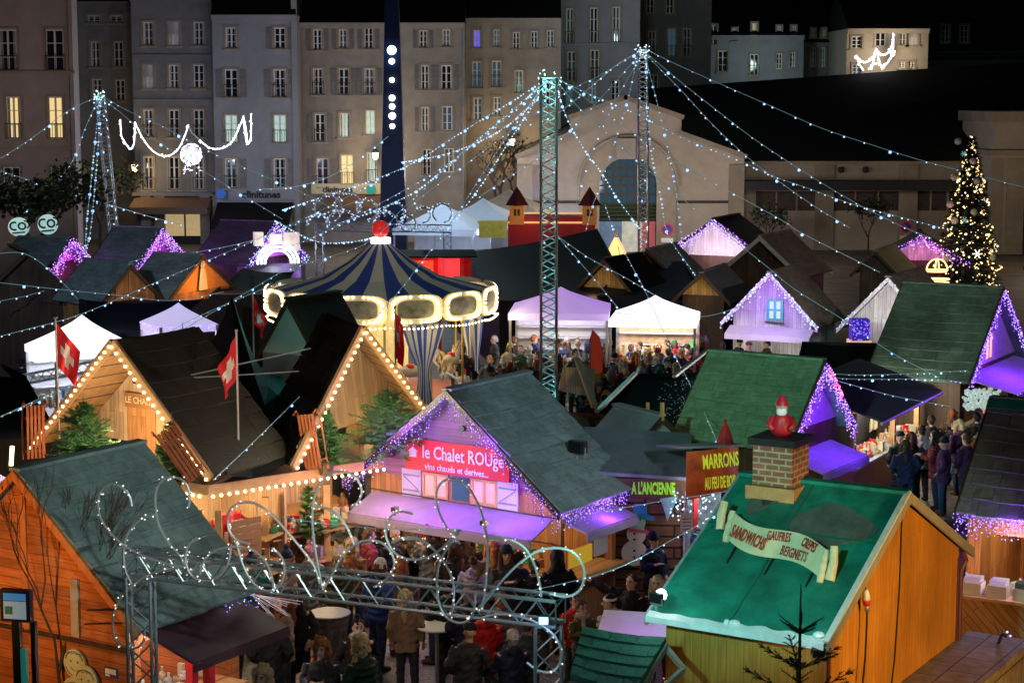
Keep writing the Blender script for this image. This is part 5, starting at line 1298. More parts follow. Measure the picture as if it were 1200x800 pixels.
for (A_, C_, D_, n, u), nm, zz in ((g1, 'LE CHALET', 0), (g2, '', 0)):
    mid = (C_ + D_) / 2
    m = MB()
    cx = Vector((A_.x, A_.y, 0)) + u * (-.4 if nm else .4)
    f = lambda a, z, e: cx + u * a + n * e + Vector((0, 0, z))
    zt = A_.z
    m.prism([f(-.36, zt - 2.15, .02), f(.36, zt - 2.15, .02), f(.36, zt - 1.2, .02), f(-.36, zt - 1.2, .02)], n * .03); m.prism([f(-.02, zt - 2.15, .051), f(.02, zt - 2.15, .051), f(.02, zt - 1.2, .051), f(-.02, zt - 1.2, .051)], n * .01); m.build('shutter_door', WOOD, pub)
    m = MB(); m.prism([f(-.4, zt - 1.2, .03), f(.42, zt - 1.2, .03), f(.42, zt - .94, .03), f(-.4, zt - .94, .03)], n * .03); sb = m.build('name_board', mat('brown_name_board', (.22, .1, .04), .6), pub)
    if nm: text('lettering', nm, .16, CREAM, sb, f(.02, zt - 1.07, .068), (PI / 2, 0, math.atan2(u.y, u.x)), .003, .003)
    m = MB(); m.prism([f(-.22, zt - .78, .004), f(.26, zt - .78, .004), f(.26, zt - .6, .004), f(-.22, zt - .6, .004)], n * .02); m.build('vent_slot', DARKTRIM, pub)
    q = o + mid + n * .95 + Vector((0, 0, .35)); lamp(q.x, q.y, q.z + .2, (1, .68, .36), 120, .1)
    q = o + mid + n * .55 + u * .35 + Vector((0, 0, .0)); lamp(q.x, q.y, q.z, (1, .68, .34), 60, .06)
# tent roof between the gables
ap = pw(272, 346, 36.5) - o
ring = [D1 - o + Vector((.02, .1, .05)), (pw(296, 560, 30.9) - o), C2 - o + Vector((-.1, .1, .05)), pw(342, 470, 33.4) - o, pw(330, 440, 38) - o, pw(200, 430, 39) - o, D1 - o + Vector((.5, 1.6, .1))]
m = MB(); prev = None
for k in range(9):
    t = k / 8; cur = [ap.lerp(r_, t) + Vector((0, 0, -.55 * math.sin(PI * t) * (1 if i in (3, 4, 5, 6) else .35))) for i, r_ in enumerate(ring)]
    if prev:
        for i in range(len(ring)): j = (i + 1) % len(ring); m.face(prev[i], cur[i], cur[j], prev[j])
    prev = cur
m.build('tent_roof', TARP_BLACK, pub)
for a, b in ((pw(216, 441, 32), pw(364, 408, 33)), (pw(216, 443, 32), pw(350, 435, 33))): m = MB(); m.tube([a - o, b - o], .014, 6); m.build('tent_pole', STEEL, pub)
# eave canopy
E0, E1, E2 = pw(60, 546, 33.2) - o, pw(243, 574, 30.4) - o, pw(463, 540, 33.6) - o
for (P_, Q_) in ((E0, E1), (E1, E2)):
    u = (Q_ - P_).normalized(); n = Vector((u.y, -u.x, 0)).normalized()
    m = MB(); m.prism([P_, Q_, Q_ - n * 1.15 + Vector((0, 0, .3)), P_ - n * 1.15 + Vector((0, 0, .3))], (0, 0, .06)); m.build('canopy', WOOD_DARK_H, pub)
    m = MB(); m.beam(P_, Q_, .05, .16); m.build('fascia', WOODTRIM, pub)
    L_ = (Q_ - P_).length
    for k in range(int(L_ / .17)): bulb(pub, P_ + u * (.08 + .17 * k) + n * .05 + Vector((0, 0, -.11)), .029, BULB_WARM)
    # front wall, back wall and counter below
    w0 = P_ - n * .25; w1 = Q_ - n * .25; w0.z = 0; w1.z = 0
    m = MB()
    bk0, bk1 = w0 - n * 1.5, w1 - n * 1.5
    m.prism([bk0, bk1, bk1 + Vector((0, 0, 2.5)), bk0 + Vector((0, 0, 2.5))], n * .05); m.build('back_wall', WOOD_PALE, pub)
    m = MB(); m.prism([w0, w1, w1 + Vector((0, 0, 1.0)), w0 + Vector((0, 0, 1.0))], -n * .06); m.build('counter_front', WOOD, pub)
    m = MB(); m.prism([w0 + n * .15 + Vector((0, 0, 1.002)), w1 + n * .15 + Vector((0, 0, 1.002)), w1 - n * .5 + Vector((0, 0, 1.002)), w0 - n * .5 + Vector((0, 0, 1.002))], (0, 0, .05)); m.build('counter', WOODTRIM, pub)
    for k in range(4): m = MB(); q = w0.lerp(w1, (k + .02) / 3.04); m.beam(q, q + Vector((0, 0, 2.35)), .11); m.build('post', WOODTRIM, pub)
    m = MB()
    for zz in (1.25, 1.7): m.prism([bk0 + n * .1 + Vector((0, 0, zz)), bk1 + n * .1 + Vector((0, 0, zz)), bk1 + n * .5 + Vector((0, 0, zz - .08)), bk0 + n * .5 + Vector((0, 0, zz - .08))], (0, 0, .03))
    m.build('shelf', WOODTRIM, pub)
    for k in range(3):
        q = o + w0.lerp(w1, (k + .5) / 3) - n * .45; lamp(q.x, q.y, 2.25, (1, .68, .34), 95, .1)
    q = o + (P_ + Q_) / 2 + n * .5; lamp(q.x, q.y, 2.3, (1, .66, .32), 50, .1)
u = (E2 - E1).normalized(); n = Vector((u.y, -u.x, 0)).normalized()
w0 = E1 - n * .25; w0.z = 0
HATS = [REDCLOTH, REDCLOTH, mat('crimson_plush', (.6, .03, .06), .8), WHITE]
clutter('red and white Santa hats heaped at the corner of the pub counter', (o.x + w0.x + u.x * .12 - n.x * .1, o.y + w0.y + u.y * .12 - n.y * .1, 1.55), u, 1.1, .25, 110, .36, HATS, 12, .35)
clutter('bottles, glasses and green crates along the pub counter', (o.x + w0.x + u.x * 1.5 - n.x * 1.15, o.y + w0.y + u.y * 1.5 - n.y * 1.15, 1.28), u, 2.8, .25, 90, .34, [CREAM, WHITE, mat('green_crate', (.03, .22, .1), .5), WOODTRIM, REDPAINT], 14)
m = MB()
for a_, b_, zz in ((.05, 1.3, 1.52), (1.5, 3.9, 1.62)): m.prism([w0 + u * a_ + n * .14 + Vector((0, 0, zz)), w0 + u * b_ + n * .14 + Vector((0, 0, zz)), w0 + u * b_ - n * .25 + Vector((0, 0, zz)), w0 + u * a_ - n * .25 + Vector((0, 0, zz))], (0, 0, .025))
m.build('shelf', WOODTRIM, pub)
clutter('sausages, jars and green packets on the hanging shelf of the pub', (o.x + w0.x + u.x * 1.55 + n.x * .08, o.y + w0.y + u.y * 1.55 + n.y * .08, 1.648), u, 2.3, .25, 70, .3, [CREAM, WHITE, REDPAINT, WOODTRIM, mat('green_crate', (.03, .22, .1), .5)], 16)
clutter('mugs, candles and packets along the front counter of the pub', (o.x + w0.x + u.x * .3 + n.x * .1, o.y + w0.y + u.y * .3 + n.y * .1, 1.056), u, 3.4, .35, 60, .3, [CREAM, WHITE, REDPAINT, WOODTRIM, mat('green_crate', (.03, .22, .1), .5)], 15)
fir('small potted fir on the corner post of the pub eave', o + E1 - n * .1 + Vector((u.x * 2.3, u.y * 2.3, -1.2)), .9, .22, 17, NEEDLE, 8, 8, False, gp=None)
mb_ = thing('menu_board', 'slatted wooden menu board hanging under the pub eave', 'menu board', o + w0 + u * .75 + n * .3 + Vector((0, 0, 1.3)), math.atan2(u.y, u.x))
m = MB()
for k in range(7): m.bx(-.33, .33, -.02, .02, .03 + k * .12, .13 + k * .12)
m.build('slat', mat('scorched_wood', (.2, .1, .05), .7), mb_); m = MB(); m.tube([(-.25, 0, .85), (-.25, 0, 1.05)], .01, 4); m.tube([(.25, 0, .85), (.25, 0, 1.05)], .01, 4); m.build('chain', STEEL, mb_)
# pub trees, sleds, flags, deer
fir('bushy fir leaning out below the left pub gable', pw(100, 548, 31.1), 1.15, .74, 3, whorls=13, per=15, needles=34, gp='firs on the pub roof', droop=.3)
fir('slim dark fir at the inner foot of the left pub gable', pw(203, 562, 30.6), 1.0, .36, 4, NEEDLE, 11, 11, gp='firs on the pub roof')
fir('brightly lit bushy fir below the right pub gable', pw(455, 524, 33.0), 1.05, .8, 6, NEEDLE, 13, 15, needles=34, gp='firs on the pub roof', droop=.3)
fir('slim fir at the inner foot of the right pub gable', pw(382, 545, 32.2), 1.0, .33, 7, NEEDLE, 11, 11, gp='firs on the pub roof')
for (px, py, Y) in ((128, 515, 30.3), (440, 495, 31.7), (470, 500, 32.0), (395, 520, 31.2)):
    q = pw(px, py, Y); lamp(q.x, q.y - .3, q.z + .2, (1, 1, .7), 115, .08)
def sled(label, p, rz, tilt, roll=0):
    t = thing('wooden_sled', label, 'sled', p, rz, 'sleds decorating the pub'); t.rotation_euler = (tilt, roll, rz)
    m = MB()
    for k in range(5): m.bx(-.15 + k * .066, -.105 + k * .066, -.012, .012, .05, 1.0)
    m.bx(-.17, .17, .012, .03, .15, .2); m.bx(-.17, .17, .012, .03, .75, .8); m.build('seat', mat('red_brown_varnish', (.3, .08, .03), .5), t)
    m = MB()
    for s in (-1, 1):
        m.tube([(s * .19, .18, 0), (s * .19, .18, .75), (s * .19, .15, .95), (s * .19, .04, 1.07), (s * .19, -.06, 1.02)], .018, 6)
        for z in (.18, .78): m.tube([(s * .19, .18, z), (s * .15, .02, z)], .014, 5)
    m.build('runner', mat('red_brown_varnish', (.3, .08, .03), .5), t)
    return t
sled('upright wooden sled left of the left pub gable', pw(42, 540, 32.3), R(25), R(4))
sled('tilted wooden sled at the inner foot of the left pub gable', pw(233, 562, 30.0), R(10), R(2), R(-32))
sled('wooden sled at the inner foot of the right pub gable', pw(368, 552, 31.8), R(-20), R(2), R(-8))
dr = thing('wooden_deer', 'small wooden deer under the bright fir of the right pub gable', 'deer figure', pw(432, 531, 33.0), R(35))
m = MB(); m.tube([(-.18, 0, .26), (-.05, 0, .28), (.14, 0, .27)], [.07, .085, .075], 8); m.tube([(.12, 0, .3), (.2, 0, .42), (.22, 0, .48)], [.05, .035, .04], 7); m.tube([(.2, 0, .49), (.31, 0, .45)], [.045, .02], 7)
for x in (-.16, .12):
    for s in (-.04, .04): m.tube([(x, s, .26), (x + .015, s, .12), (x, s, 0)], [.03, .018, .015], 5)
m.build('body', mat('deer_wood', (.3, .12, .05), .6), dr, True)
m = MB()
for s in (-1, 1): m.tube([(.21, s * .02, .5), (.18, s * .08, .62), (.22, s * .12, .7)], .008, 4); m.tube([(.19, s * .06, .58), (.26, s * .09, .64)], .006, 4)
m.build('antler', CREAM, dr)
def flag(label, p_top, zbot, hoist, fly, rz, fold=.35, seed=1):
    p = Vector((p_top.x, p_top.y, zbot)); H_ = p_top.z - zbot
    t = thing('flag', label, 'flag', p, rz, 'red flags with white crosses')
    m = MB(); m.tube([(0, 0, 0), (0, 0, H_)], .017, 6); m.lathe([(0, .04), (.03, .02), (.03, 0), (0, -.01)], 8, (0, 0, H_)); m.build('pole', mat('pale_pole', (.5, .48, .46), .5), t)
    m = MB(); N = 20; rr = random.Random(seed)
    def P(u, v):
        x = fly * u * fold * (1 - .25 * v); y = .07 * math.sin(u * 9 + v * 3) * (.3 + u); z = H_ - .06 - hoist * v - fly * u * math.sqrt(1 - fold * fold) * .62 * (1 - .3 * v)
        return (x, y, z)
    vs = [P(i / N, j / N) for j in range(N + 1) for i in range(N + 1)]
    m.v = [Vector(v) for v in vs]
    for j in range(N):
        for i in range(N):
            u, v = (i + .5) / N - .5, (j + .5) / N - .5
            m.f.append((j * N + j + i, j * N + j + i + 1, (j + 1) * (N + 1) + i + 1, (j + 1) * (N + 1) + i))
            m.m.append(1 if (abs(u) < .1 and abs(v) < .3) or (abs(v) < .1 and abs(u) < .3) else 0)
    m.build('cloth', [mat('flag_red', (.5, .012, .02), .75, .15, 4, .05, em=(1, .02, .03), es=.07), WHITE], t, True)
    return t
flag('red flag with a white cross hanging at the left pub gable', pw(65, 373, 31.8), 2.9, .75, .95, R(15), .42, 1)
flag('red flag with a white cross in the dark valley between the pub gables', pw(277, 388, 31.4), 2.6, .7, 1.05, R(160), .34, 2)
flag('red and white flag hanging behind the right pub gable', pw(463, 360, 35.5), 2.7, .9, .5, R(30), .35, 3)
flag('red and white flag behind the tip of the black pub tent', pw(296, 343, 38.5), 2.6, .5, .9, R(-20), .35, 4)
# teal lit gable panel behind the right pub roof
hb_ = chalet('small grey hut with a teal lit triangular end behind the right pub gable', -4.3, 40.5, -32, 1.05, 1.8, 3.3, 4.85, ROOF_BLACK, TARP_GREY, mat('teal_lit_panel', (.3, .42, .42), .7, .1, 3), over=.05)
q = pw(348, 380, 38.4); lamp(q.x, q.y, q.z + .3, (.1, .9, .8), 16, .1)
# ================================================================ tents
def pavilion(label, px, py, Y, half, zr, ze, mt, rz=0.0, val=.2, wall=None, front=True, cat='tent', poles=True, inner=None, gp=None):
    c = at(px, py, Y); t = thing('pavilion_tent', label, cat, (c.x, Y, 0), rz, gp)
    hx_, hy_ = half
    m = MB(); N = 6; rr = random.Random(int(px))
    cs = [(-hx_, -hy_), (hx_, -hy_), (hx_, hy_), (-hx_, hy_)]
    for i in range(4):
        a, b = cs[i], cs[(i + 1) % 4]
        for k in range(N):
            t0, t1 = k / N, (k + 1) / N
            z = lambda f: zr + (ze - zr) * (f ** .82)
            m.face((a[0] * t0, a[1] * t0, z(t0)), (a[0] * t1, a[1] * t1, z(t1)), (b[0] * t1, b[1] * t1, z(t1)), (b[0] * t0, b[1] * t0, z(t0)))
    m.build('roof', mt, t, False)
    m = MB()
    for i in range(4):
        a, b = cs[i], cs[(i + 1) % 4]
        m.prism([(a[0] * 1.005, a[1] * 1.005, ze), (b[0] * 1.005, b[1] * 1.005, ze), (b[0] * 1.005, b[1] * 1.005, ze - val), (a[0] * 1.005, a[1] * 1.005, ze - val)], (a[1] * .004 * -1 if i % 2 else 0, .004, 0))
    m.build('valance', mt, t)
    if poles:
        for (x, y) in cs: m = MB(); m.bx(x * .97 - .035, x * .97 + .035, y * .97 - .035, y * .97 + .035, 0, ze); m.build('pole', ALU, t)
    if wall:
        m = MB(); m.bx(-hx_ * .97, hx_ * .97, hy_ * .95, hy_ * .97, 0, ze - .05); m.build('back_wall', wall, t)
    if inner:
        m = MB(); m.bx(-hx_ * .9, hx_ * .9, -hy_ * .75, -hy_ * .55, 0, .95); m.bx(-hx_ * .92, hx_ * .92, -hy_ * .8, -hy_ * .35, .952, 1.0); m.build('counter', WHITE, t)
        m = MB()
        for zz in (1.25, 1.6, 1.95): m.bx(-hx_ * .9, hx_ * .9, hy_ * .7, hy_ * .93, zz, zz + .03)
        m.build('shelf', WHITE, t)
        q = rot2(0, -.2, rz); lamp(c.x + q[0], Y + q[1], ze - .15, inner[0], inner[1], .2)
    return t
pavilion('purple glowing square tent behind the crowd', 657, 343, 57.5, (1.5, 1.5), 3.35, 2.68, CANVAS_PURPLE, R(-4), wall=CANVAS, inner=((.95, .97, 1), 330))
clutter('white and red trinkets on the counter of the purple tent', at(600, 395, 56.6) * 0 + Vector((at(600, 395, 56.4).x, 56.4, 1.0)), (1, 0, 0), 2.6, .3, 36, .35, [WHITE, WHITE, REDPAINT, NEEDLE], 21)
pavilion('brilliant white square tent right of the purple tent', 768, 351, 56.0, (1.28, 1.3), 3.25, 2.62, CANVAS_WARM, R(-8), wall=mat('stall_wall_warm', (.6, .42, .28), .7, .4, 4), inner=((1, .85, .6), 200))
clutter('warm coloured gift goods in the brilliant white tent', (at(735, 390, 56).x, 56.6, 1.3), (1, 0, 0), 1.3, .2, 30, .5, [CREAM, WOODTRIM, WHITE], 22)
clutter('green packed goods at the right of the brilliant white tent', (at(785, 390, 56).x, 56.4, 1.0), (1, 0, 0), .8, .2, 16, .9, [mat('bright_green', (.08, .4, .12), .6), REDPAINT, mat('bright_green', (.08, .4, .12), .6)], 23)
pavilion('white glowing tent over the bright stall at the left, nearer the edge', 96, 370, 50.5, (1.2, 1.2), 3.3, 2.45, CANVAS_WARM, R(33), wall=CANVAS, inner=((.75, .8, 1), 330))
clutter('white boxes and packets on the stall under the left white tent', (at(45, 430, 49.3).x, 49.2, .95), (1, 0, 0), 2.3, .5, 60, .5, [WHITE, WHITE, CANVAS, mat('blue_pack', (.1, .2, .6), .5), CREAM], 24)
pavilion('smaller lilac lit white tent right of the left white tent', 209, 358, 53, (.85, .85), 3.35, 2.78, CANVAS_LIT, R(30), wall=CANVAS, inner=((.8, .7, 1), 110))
ic = [t_ for t_ in bpy.data.objects if t_.get('label', '').startswith('smaller lilac')][0]
icicles(ic, [(-.85, .86, 2.76), (-.86, -.87, 2.76), (.85, -.87, 2.76)], (BULB_LILAC, BULB_PURPLE), (.05, .25), .06, .022, .08, .05)
fir('dark unlit fir between the left white tents and the pub', pw(216, 470, 42), 1.7, .8, 9, NEEDLE_DARK, 10, 9, False)
for px, py, Y, hf, lab in ((519, 238, 92, (2.0, 2.0), 'pale blue peaked marquee behind the carousel, nearest the column'), (566, 232, 95, (2.1, 2.0), 'pale blue peaked marquee behind the carousel, middle one'), (596, 221, 99, (2.0, 2.0), 'cream peaked marquee half hidden by the hall corner')):
    ztp = at(px, py, Y).z
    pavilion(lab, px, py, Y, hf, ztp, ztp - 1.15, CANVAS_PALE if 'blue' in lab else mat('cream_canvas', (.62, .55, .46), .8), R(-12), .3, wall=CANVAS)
lamp(at(505, 255, 88).x, 88, 2.2, (.55, .75, 1), 110, .2); lamp(at(560, 255, 90.5).x, 90.5, 2.5, (.6, .8, 1), 80, .2)
lamp(at(520, 225, 90).x, 90, 6.0, (.6, .78, 1), 240, .3)
# dark marquee roofs in the middle
def dark_tent(label, pts, mt, gp=None, name='dark_tent', mirror=True):
    """ridge (p0,p1), eave (p2,p3) given in the photograph with depths; the far slope mirrors the near one"""
    r0, r1, e0, e1 = [at(*q) for q in pts]; c = (e0 + e1) / 2
    t = thing(name, label, 'tent', (c.x, c.y, 0)); o_ = Vector((c.x, c.y, 0))
    r0, r1, e0, e1 = r0 - o_, r1 - o_, e0 - o_, e1 - o_
    f0 = Vector((2 * r0.x - e0.x, 2 * r0.y - e0.y, e0.z)); f1 = Vector((2 * r1.x - e1.x, 2 * r1.y - e1.y, e1.z))
    m = MB(); N = 8
    for a, b, c_, d in ((r0, r1, e1, e0), (r1, r0, f0, f1))[:2 if mirror else 1]:
        for i in range(N):
            for j in range(N):
                q = []
                for (ii, jj) in ((i, j), (i + 1, j), (i + 1, j + 1), (i, j + 1)):
                    u, v = ii / N, jj / N; q.append((a.lerp(b, u)).lerp(d.lerp(c_, u), v) + Vector((0, 0, -.16 * math.sin(PI * v) - .1 * math.sin(PI * u) * (1 - v))))
                m.face(*q)
    if mirror: m.face(r0, f0, e0); m.face(r1, e1, f1)
    m.build('roof', mt, t, True)
    m = MB(); z0 = Vector((0, 0, e0.z)); z1 = Vector((0, 0, e1.z))
    if not mirror: f0, f1 = r0, r1
    for (a, b) in ((e0, e1), (e1, f1), (f1, f0), (f0, e0)): m.face(a, b, (b.x, b.y, 0), (a.x, a.y, 0))
    m.build('side_wall', mt, t)
    return t
dark_tent('vast black marquee roof behind the carousel and the purple tent', [(540, 296, 72), (700, 268, 74), (585, 352, 62), (745, 350, 63)], TARP_BLACK)
dark_tent('navy black tent roof between the two small timber gables', [(742, 298, 70), (800, 306, 70), (700, 345, 63), (830, 352, 62)], TARP_NAVY)
dark_tent('black tent in front of the left edge tents', [(-60, 430, 41), (30, 440, 41), (-70, 520, 35), (70, 510, 36)], TARP_BLACK)
dark_tent('navy tent roof under the orange gabled chalet', [(100, 352, 58), (240, 350, 58), (110, 385, 54), (190, 388, 54)], TARP_NAVY)
dark_tent('black tent in front of the nativity chalet', [(285, 314, 70), (345, 318, 70), (245, 345, 64), (330, 345, 64)], TARP_BLACK)
dark_tent('black flat tent roof between the green tiled chalet and the large green roof', [(940, 400, 50), (1050, 402, 50), (925, 470, 44), (1000, 480, 42.6)], TARP_BLACK, mirror=False)
dark_tent('black tent roof covered with tiny net lights beside the crowd', [(745, 438, 44), (822, 436, 44), (700, 488, 41), (792, 506, 40.4)], TARP_BLACK, mirror=False)
nt_ = thing('net_lights', 'net of faint tiny white lights on the black tent roof by the green tiled chalet', 'string lights', at(800, 470, 40.6))
m = MB()
for k in range(170):
    q = at(800 + rr.gauss(0, 13), 470 + rr.gauss(0, 15), 40.5); m.octa(q - nt_.location, rr.uniform(.005, .011))
m.build('bulbs', glow('faint_teal_bulb', (.4, .7, .7), .4), nt_, kind='stuff')
dark_tent('rust red sheet roof behind the chalet with the red banner', [(655, 482, 40), (760, 487, 40), (690, 532, 35.6), (800, 535, 35.4)], mat('rust_sheet', (.2, .06, .03), .7, .3, 3, .3), mirror=False)
t = thing('red_lit_stall', 'red lit stall opening under the black marquee right of the carousel roof', 'stall', (at(512, 320, 66).x, 66, 0), R(6))
z1, z0 = at(0, 301, 66).z, at(0, 322, 66).z
m = MB(); m.bx(-1.15, 1.25, .5, .56, z0 - .4, z1); m.build('back_wall', REDCLOTH, t); m = MB()
for x in (-1.2, .1, .9): m.bx(x - .05, x + .05, -.05, .05, 0, z1)
m.build('post', REDPAINT, t); m = MB(); m.prism([(-1.4, -.4, z1), (1.4, -.4, z1), (1.4, .7, z1 + .15), (-1.4, .7, z1 + .15)], (0, 0, .05)); m.build('roof', TARP_BLACK, t)
m = MB(); m.bx(.15, .85, .42, .49, z0 - .3, z1 - .1); m.mi = 1; m.bx(-1.0, -.1, .4, .48, z0, z1 - .15); m.build('display', [mat('red_glow_panel', (.6, .05, .05), .6, .3, 5, 0, em=(1, .06, .08), es=.7), mat('red_glow_clutter', (.5, .1, .05), .6, .8, 12, 0, em=(1, .12, .05), es=.35)], t)
lamp(t.location.x, 65.6, z1 - .3, (1, .12, .1), 30, .1)
# fairground castle kiosk
k_ = thing('fairground_kiosk', 'red fairground kiosk with little peaked turrets and yellow lit panels', 'kiosk', (at(645, 260, 84).x, 84, 0), R(-3))
zt, zb = at(0, 250, 84).z, at(0, 275, 84).z; kw = 46 * 84 / F
m = MB(); m.bx(-1.9, 2.0, 0, 1.5, 0, zt - .15); m.build('body', REDPAINT, k_)
m = MB(); m.bx(-1.95, 2.05, -.06, -.01, zt - .45, zt - .37); m.bx(-1.95, 2.05, -.06, -.01, zt - .02, zt + .05); m.build('light_strip', glow('amber_strip', (1, .5, .15), .8), k_)
for dx, nm in ((-1.5, 0), (1.75, 0)):
    m = MB(); m.bx(dx - .32, dx + .32, -.25, .4, zt - .5, zt + .35); m.build('turret', mat('orange_turret', (.55, .22, .05), .6, em=(1, .4, .08), es=.12), k_)
    m = MB(); m.lathe([(.52, zt + .35), (.25, zt + .8), (.0, zt + 1.2)], 4, (dx, .08, 0)); m.build('turret_roof', mat('maroon_roof', (.12, .02, .02), .7), k_)
    m = MB(); m.bx(dx - .12, dx - .02, -.27, -.255, zt - .1, zt + .2); m.bx(dx + .04, dx + .14, -.27, -.255, zt - .1, zt + .2); m.build('window', DARKTRIM, k_)
m = MB(); m.bx(-3.2, -1.95, -.1, -.04, zb - .15, zt - .45); m.bx(-3.25, -1.9, -.15, .5, zt - .45, zt - .35); m.build('panel', mat('yellow_green_panel', (.5, .5, .1), .6, .4, 2, 0, em=(.8, .9, .15), es=.12), k_)
lamp(k_.location.x - 1, 82.6, zt - .2, (1, .5, .2), 18, .1)
tp = thing('glowing_tipi', 'small tipi glowing like a fire in front of the hall arch', 'tipi', (at(722, 300, 72).x, 72, 0))
zt, zb = at(0, 278, 72).z, at(0, 302, 72).z
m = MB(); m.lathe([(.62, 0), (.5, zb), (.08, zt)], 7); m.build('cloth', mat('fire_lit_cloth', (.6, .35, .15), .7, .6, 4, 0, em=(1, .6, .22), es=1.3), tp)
m = MB()
for a in (0, 1.1, 2.3, 3.6, 5): m.tube([(.5 * math.cos(a), .5 * math.sin(a), zb), (-.12 * math.cos(a), -.12 * math.sin(a), zt + .25)], .02, 4)
m.build('pole', WOOD, tp); lamp(tp.location.x, 71.2, zb + .5, (1, .6, .25), 30, .1)
# glowing round signs at the left
for px, py, lab, sc_ in ((22, 266, 'round white glowing scribble sign at the left edge', 1), (56, 263, 'second round white glowing scribble sign beside it under the dark tree', .95)):
    p = at(px, py, 88); t = thing('glowing_round_sign', lab, 'sign', p); t.scale = (1, 1, 1) if sc_ < 1 else (1, 1, .9)
    m = MB(); m.tube([(0, -.03, 0), (0, .05, 0)], .5 * sc_, 22); m.build('disc', mat('cyan_white_glow', (.5, .7, .65), .5, .5, 6, 0, em=(.6, 1, .95), es=.5), t)
    m = MB(); cc = lambda cx, cz, r_, a0, a1: [(cx + r_ * math.cos(R(a0 + (a1 - a0) * k / 9)), -.05, cz + r_ * math.sin(R(a0 + (a1 - a0) * k / 9))) for k in range(10)]
    m.tube(cc(-.2, .05, .2, 60, 300), .05, 5); m.tube(cc(.16, .05, .17, 0, 360), .05, 5); m.tube([(-.3, -.05, -.32), (.3, -.05, -.26)], .04, 5); m.tube(cc(.3, .12, .2, 100, -60), .04, 5); m.build('scribble', BLACK, t)
    m = MB(); m.tube([(0, .08, -.6), (0, .08, -p.z)], .05, 5); m.build('post', BLACK, t)
# ================================================================ carousel
CY = 56.0; cx_ = at(447, 380, CY).x
ca = thing('carousel', 'old fashioned carousel with blue and cream striped roof and oval light frames', 'carousel', (cx_, CY, 0))
RA = 3.2; NP = 13; zr0, zr1 = 2.72, 3.62
m = MB(); NS = 26; apx = (at(435, 284, CY).z)
prof = [(RA * 1.03, zr1 - .2), (RA * .8, zr1 - .02), (RA * .55, zr1 + .2), (RA * .3, zr1 + .66), (.25, apx)]
for s in range(NS):
    m.mi = s % 2
    a0, a1 = 2 * PI * s / NS, 2 * PI * (s + 1) / NS
    for (r0, z0), (r1, z1) in zip(prof, prof[1:]):
        m.face((r0 * math.cos(a0), r0 * math.sin(a0), z0), (r0 * math.cos(a1), r0 * math.sin(a1), z0), (r1 * math.cos(a1), r1 * math.sin(a1), z1), (r1 * math.cos(a0), r1 * math.sin(a0), z1))
m.build('canopy', [mat('carousel_blue', (.03, .06, .3), .75, .12, 2, .1), mat('carousel_cream', (.55, .5, .42), .75, .08, 2, .1)], ca)
m = MB(); m.ball((0, 0, apx + .4), .26, 14, 9); m.build('finial_ball', mat('red_lantern', (.6, .03, .03), .4, .1, 3, 0, em=(1, .03, .03), es=.35), ca, True)
m = MB(); m.lathe([(.3, apx - .02), (.3, apx + .14), (.2, apx + .16)], 14); m.build('finial_ring', glow('white_ring', (1, .95, .8), 3), ca)
for k in range(NP):
    a = 2 * PI * (k + .5) / NP
    M_ = Matrix.Rotation(a + PI / 2, 4, 'Z'); wd = 2 * RA * 1.05 * math.tan(PI / NP) * 1.0
    m = MB(); m.M = Matrix.Translation((RA * math.cos(a) * 1.05, RA * math.sin(a) * 1.05, 0)) @ M_
    NN = 26; zc = (zr0 + zr1) / 2; sp = lambda v: math.copysign(abs(v) ** .62, v); e = [(wd / 2 * sp(math.cos(q)), -.03, zc + .45 * sp(math.sin(q)) * (1 + .08 * math.cos(q * 2))) for q in [2 * PI * i / NN for i in range(NN)]]
    m.prism([(v[0] * .999, 0, v[2]) for v in e], (0, .05, 0)); fr = m.build('rounding_board', CREAM, ca)
    m2 = MB(); m2.M = m.M; m2.prism([(v[0] * .66, -.02, zc + (v[2] - zc) * .62) for v in e], (0, .015, 0)); m2.build('painted_oval', mat('painted_scene', (.16, .15, .12), .5, .7, 2.6, 0), fr)
    m2 = MB(); m2.M = m.M
    for i in range(34): q = 2 * PI * i / 34; m2.octa((wd / 2 * .82 * sp(math.cos(q)), -.05, zc + .36 * sp(math.sin(q))), .042)
    for i in range(12): m2.octa((wd * (i / 12 - .46), -.05, zr0 - .05 - .05 * math.sin(PI * i / 11)), .035)
    m2.build('bulbs', BULB_WARM, fr, kind='stuff')
m = MB(); m.lathe([(0, .02), (RA * .97, .02), (RA * .97, .3), (0, .3)], 36); m.build('platform', mat('carousel_platform', (.35, .12, .05), .5), ca)
m = MB(); m.lathe([(.8, .3), (.8, 2.7), (1.2, 3.2)], 14); m.build('centre_drum', mat('carousel_mirror_drum', (.6, .48, .25), .35, .6, 3, 0, em=(1, .75, .3), es=.35), ca)
for k in range(12):
    a = 2 * PI * k / 12 + .1; m = MB(); m.tube([(2.7 * math.cos(a), 2.7 * math.sin(a), .3), (2.7 * math.cos(a), 2.7 * math.sin(a), 2.7)], .04, 6); m.build('brass_pole', mat('brass', (.6, .42, .14), .3, .1, 4, 0, .8), ca)
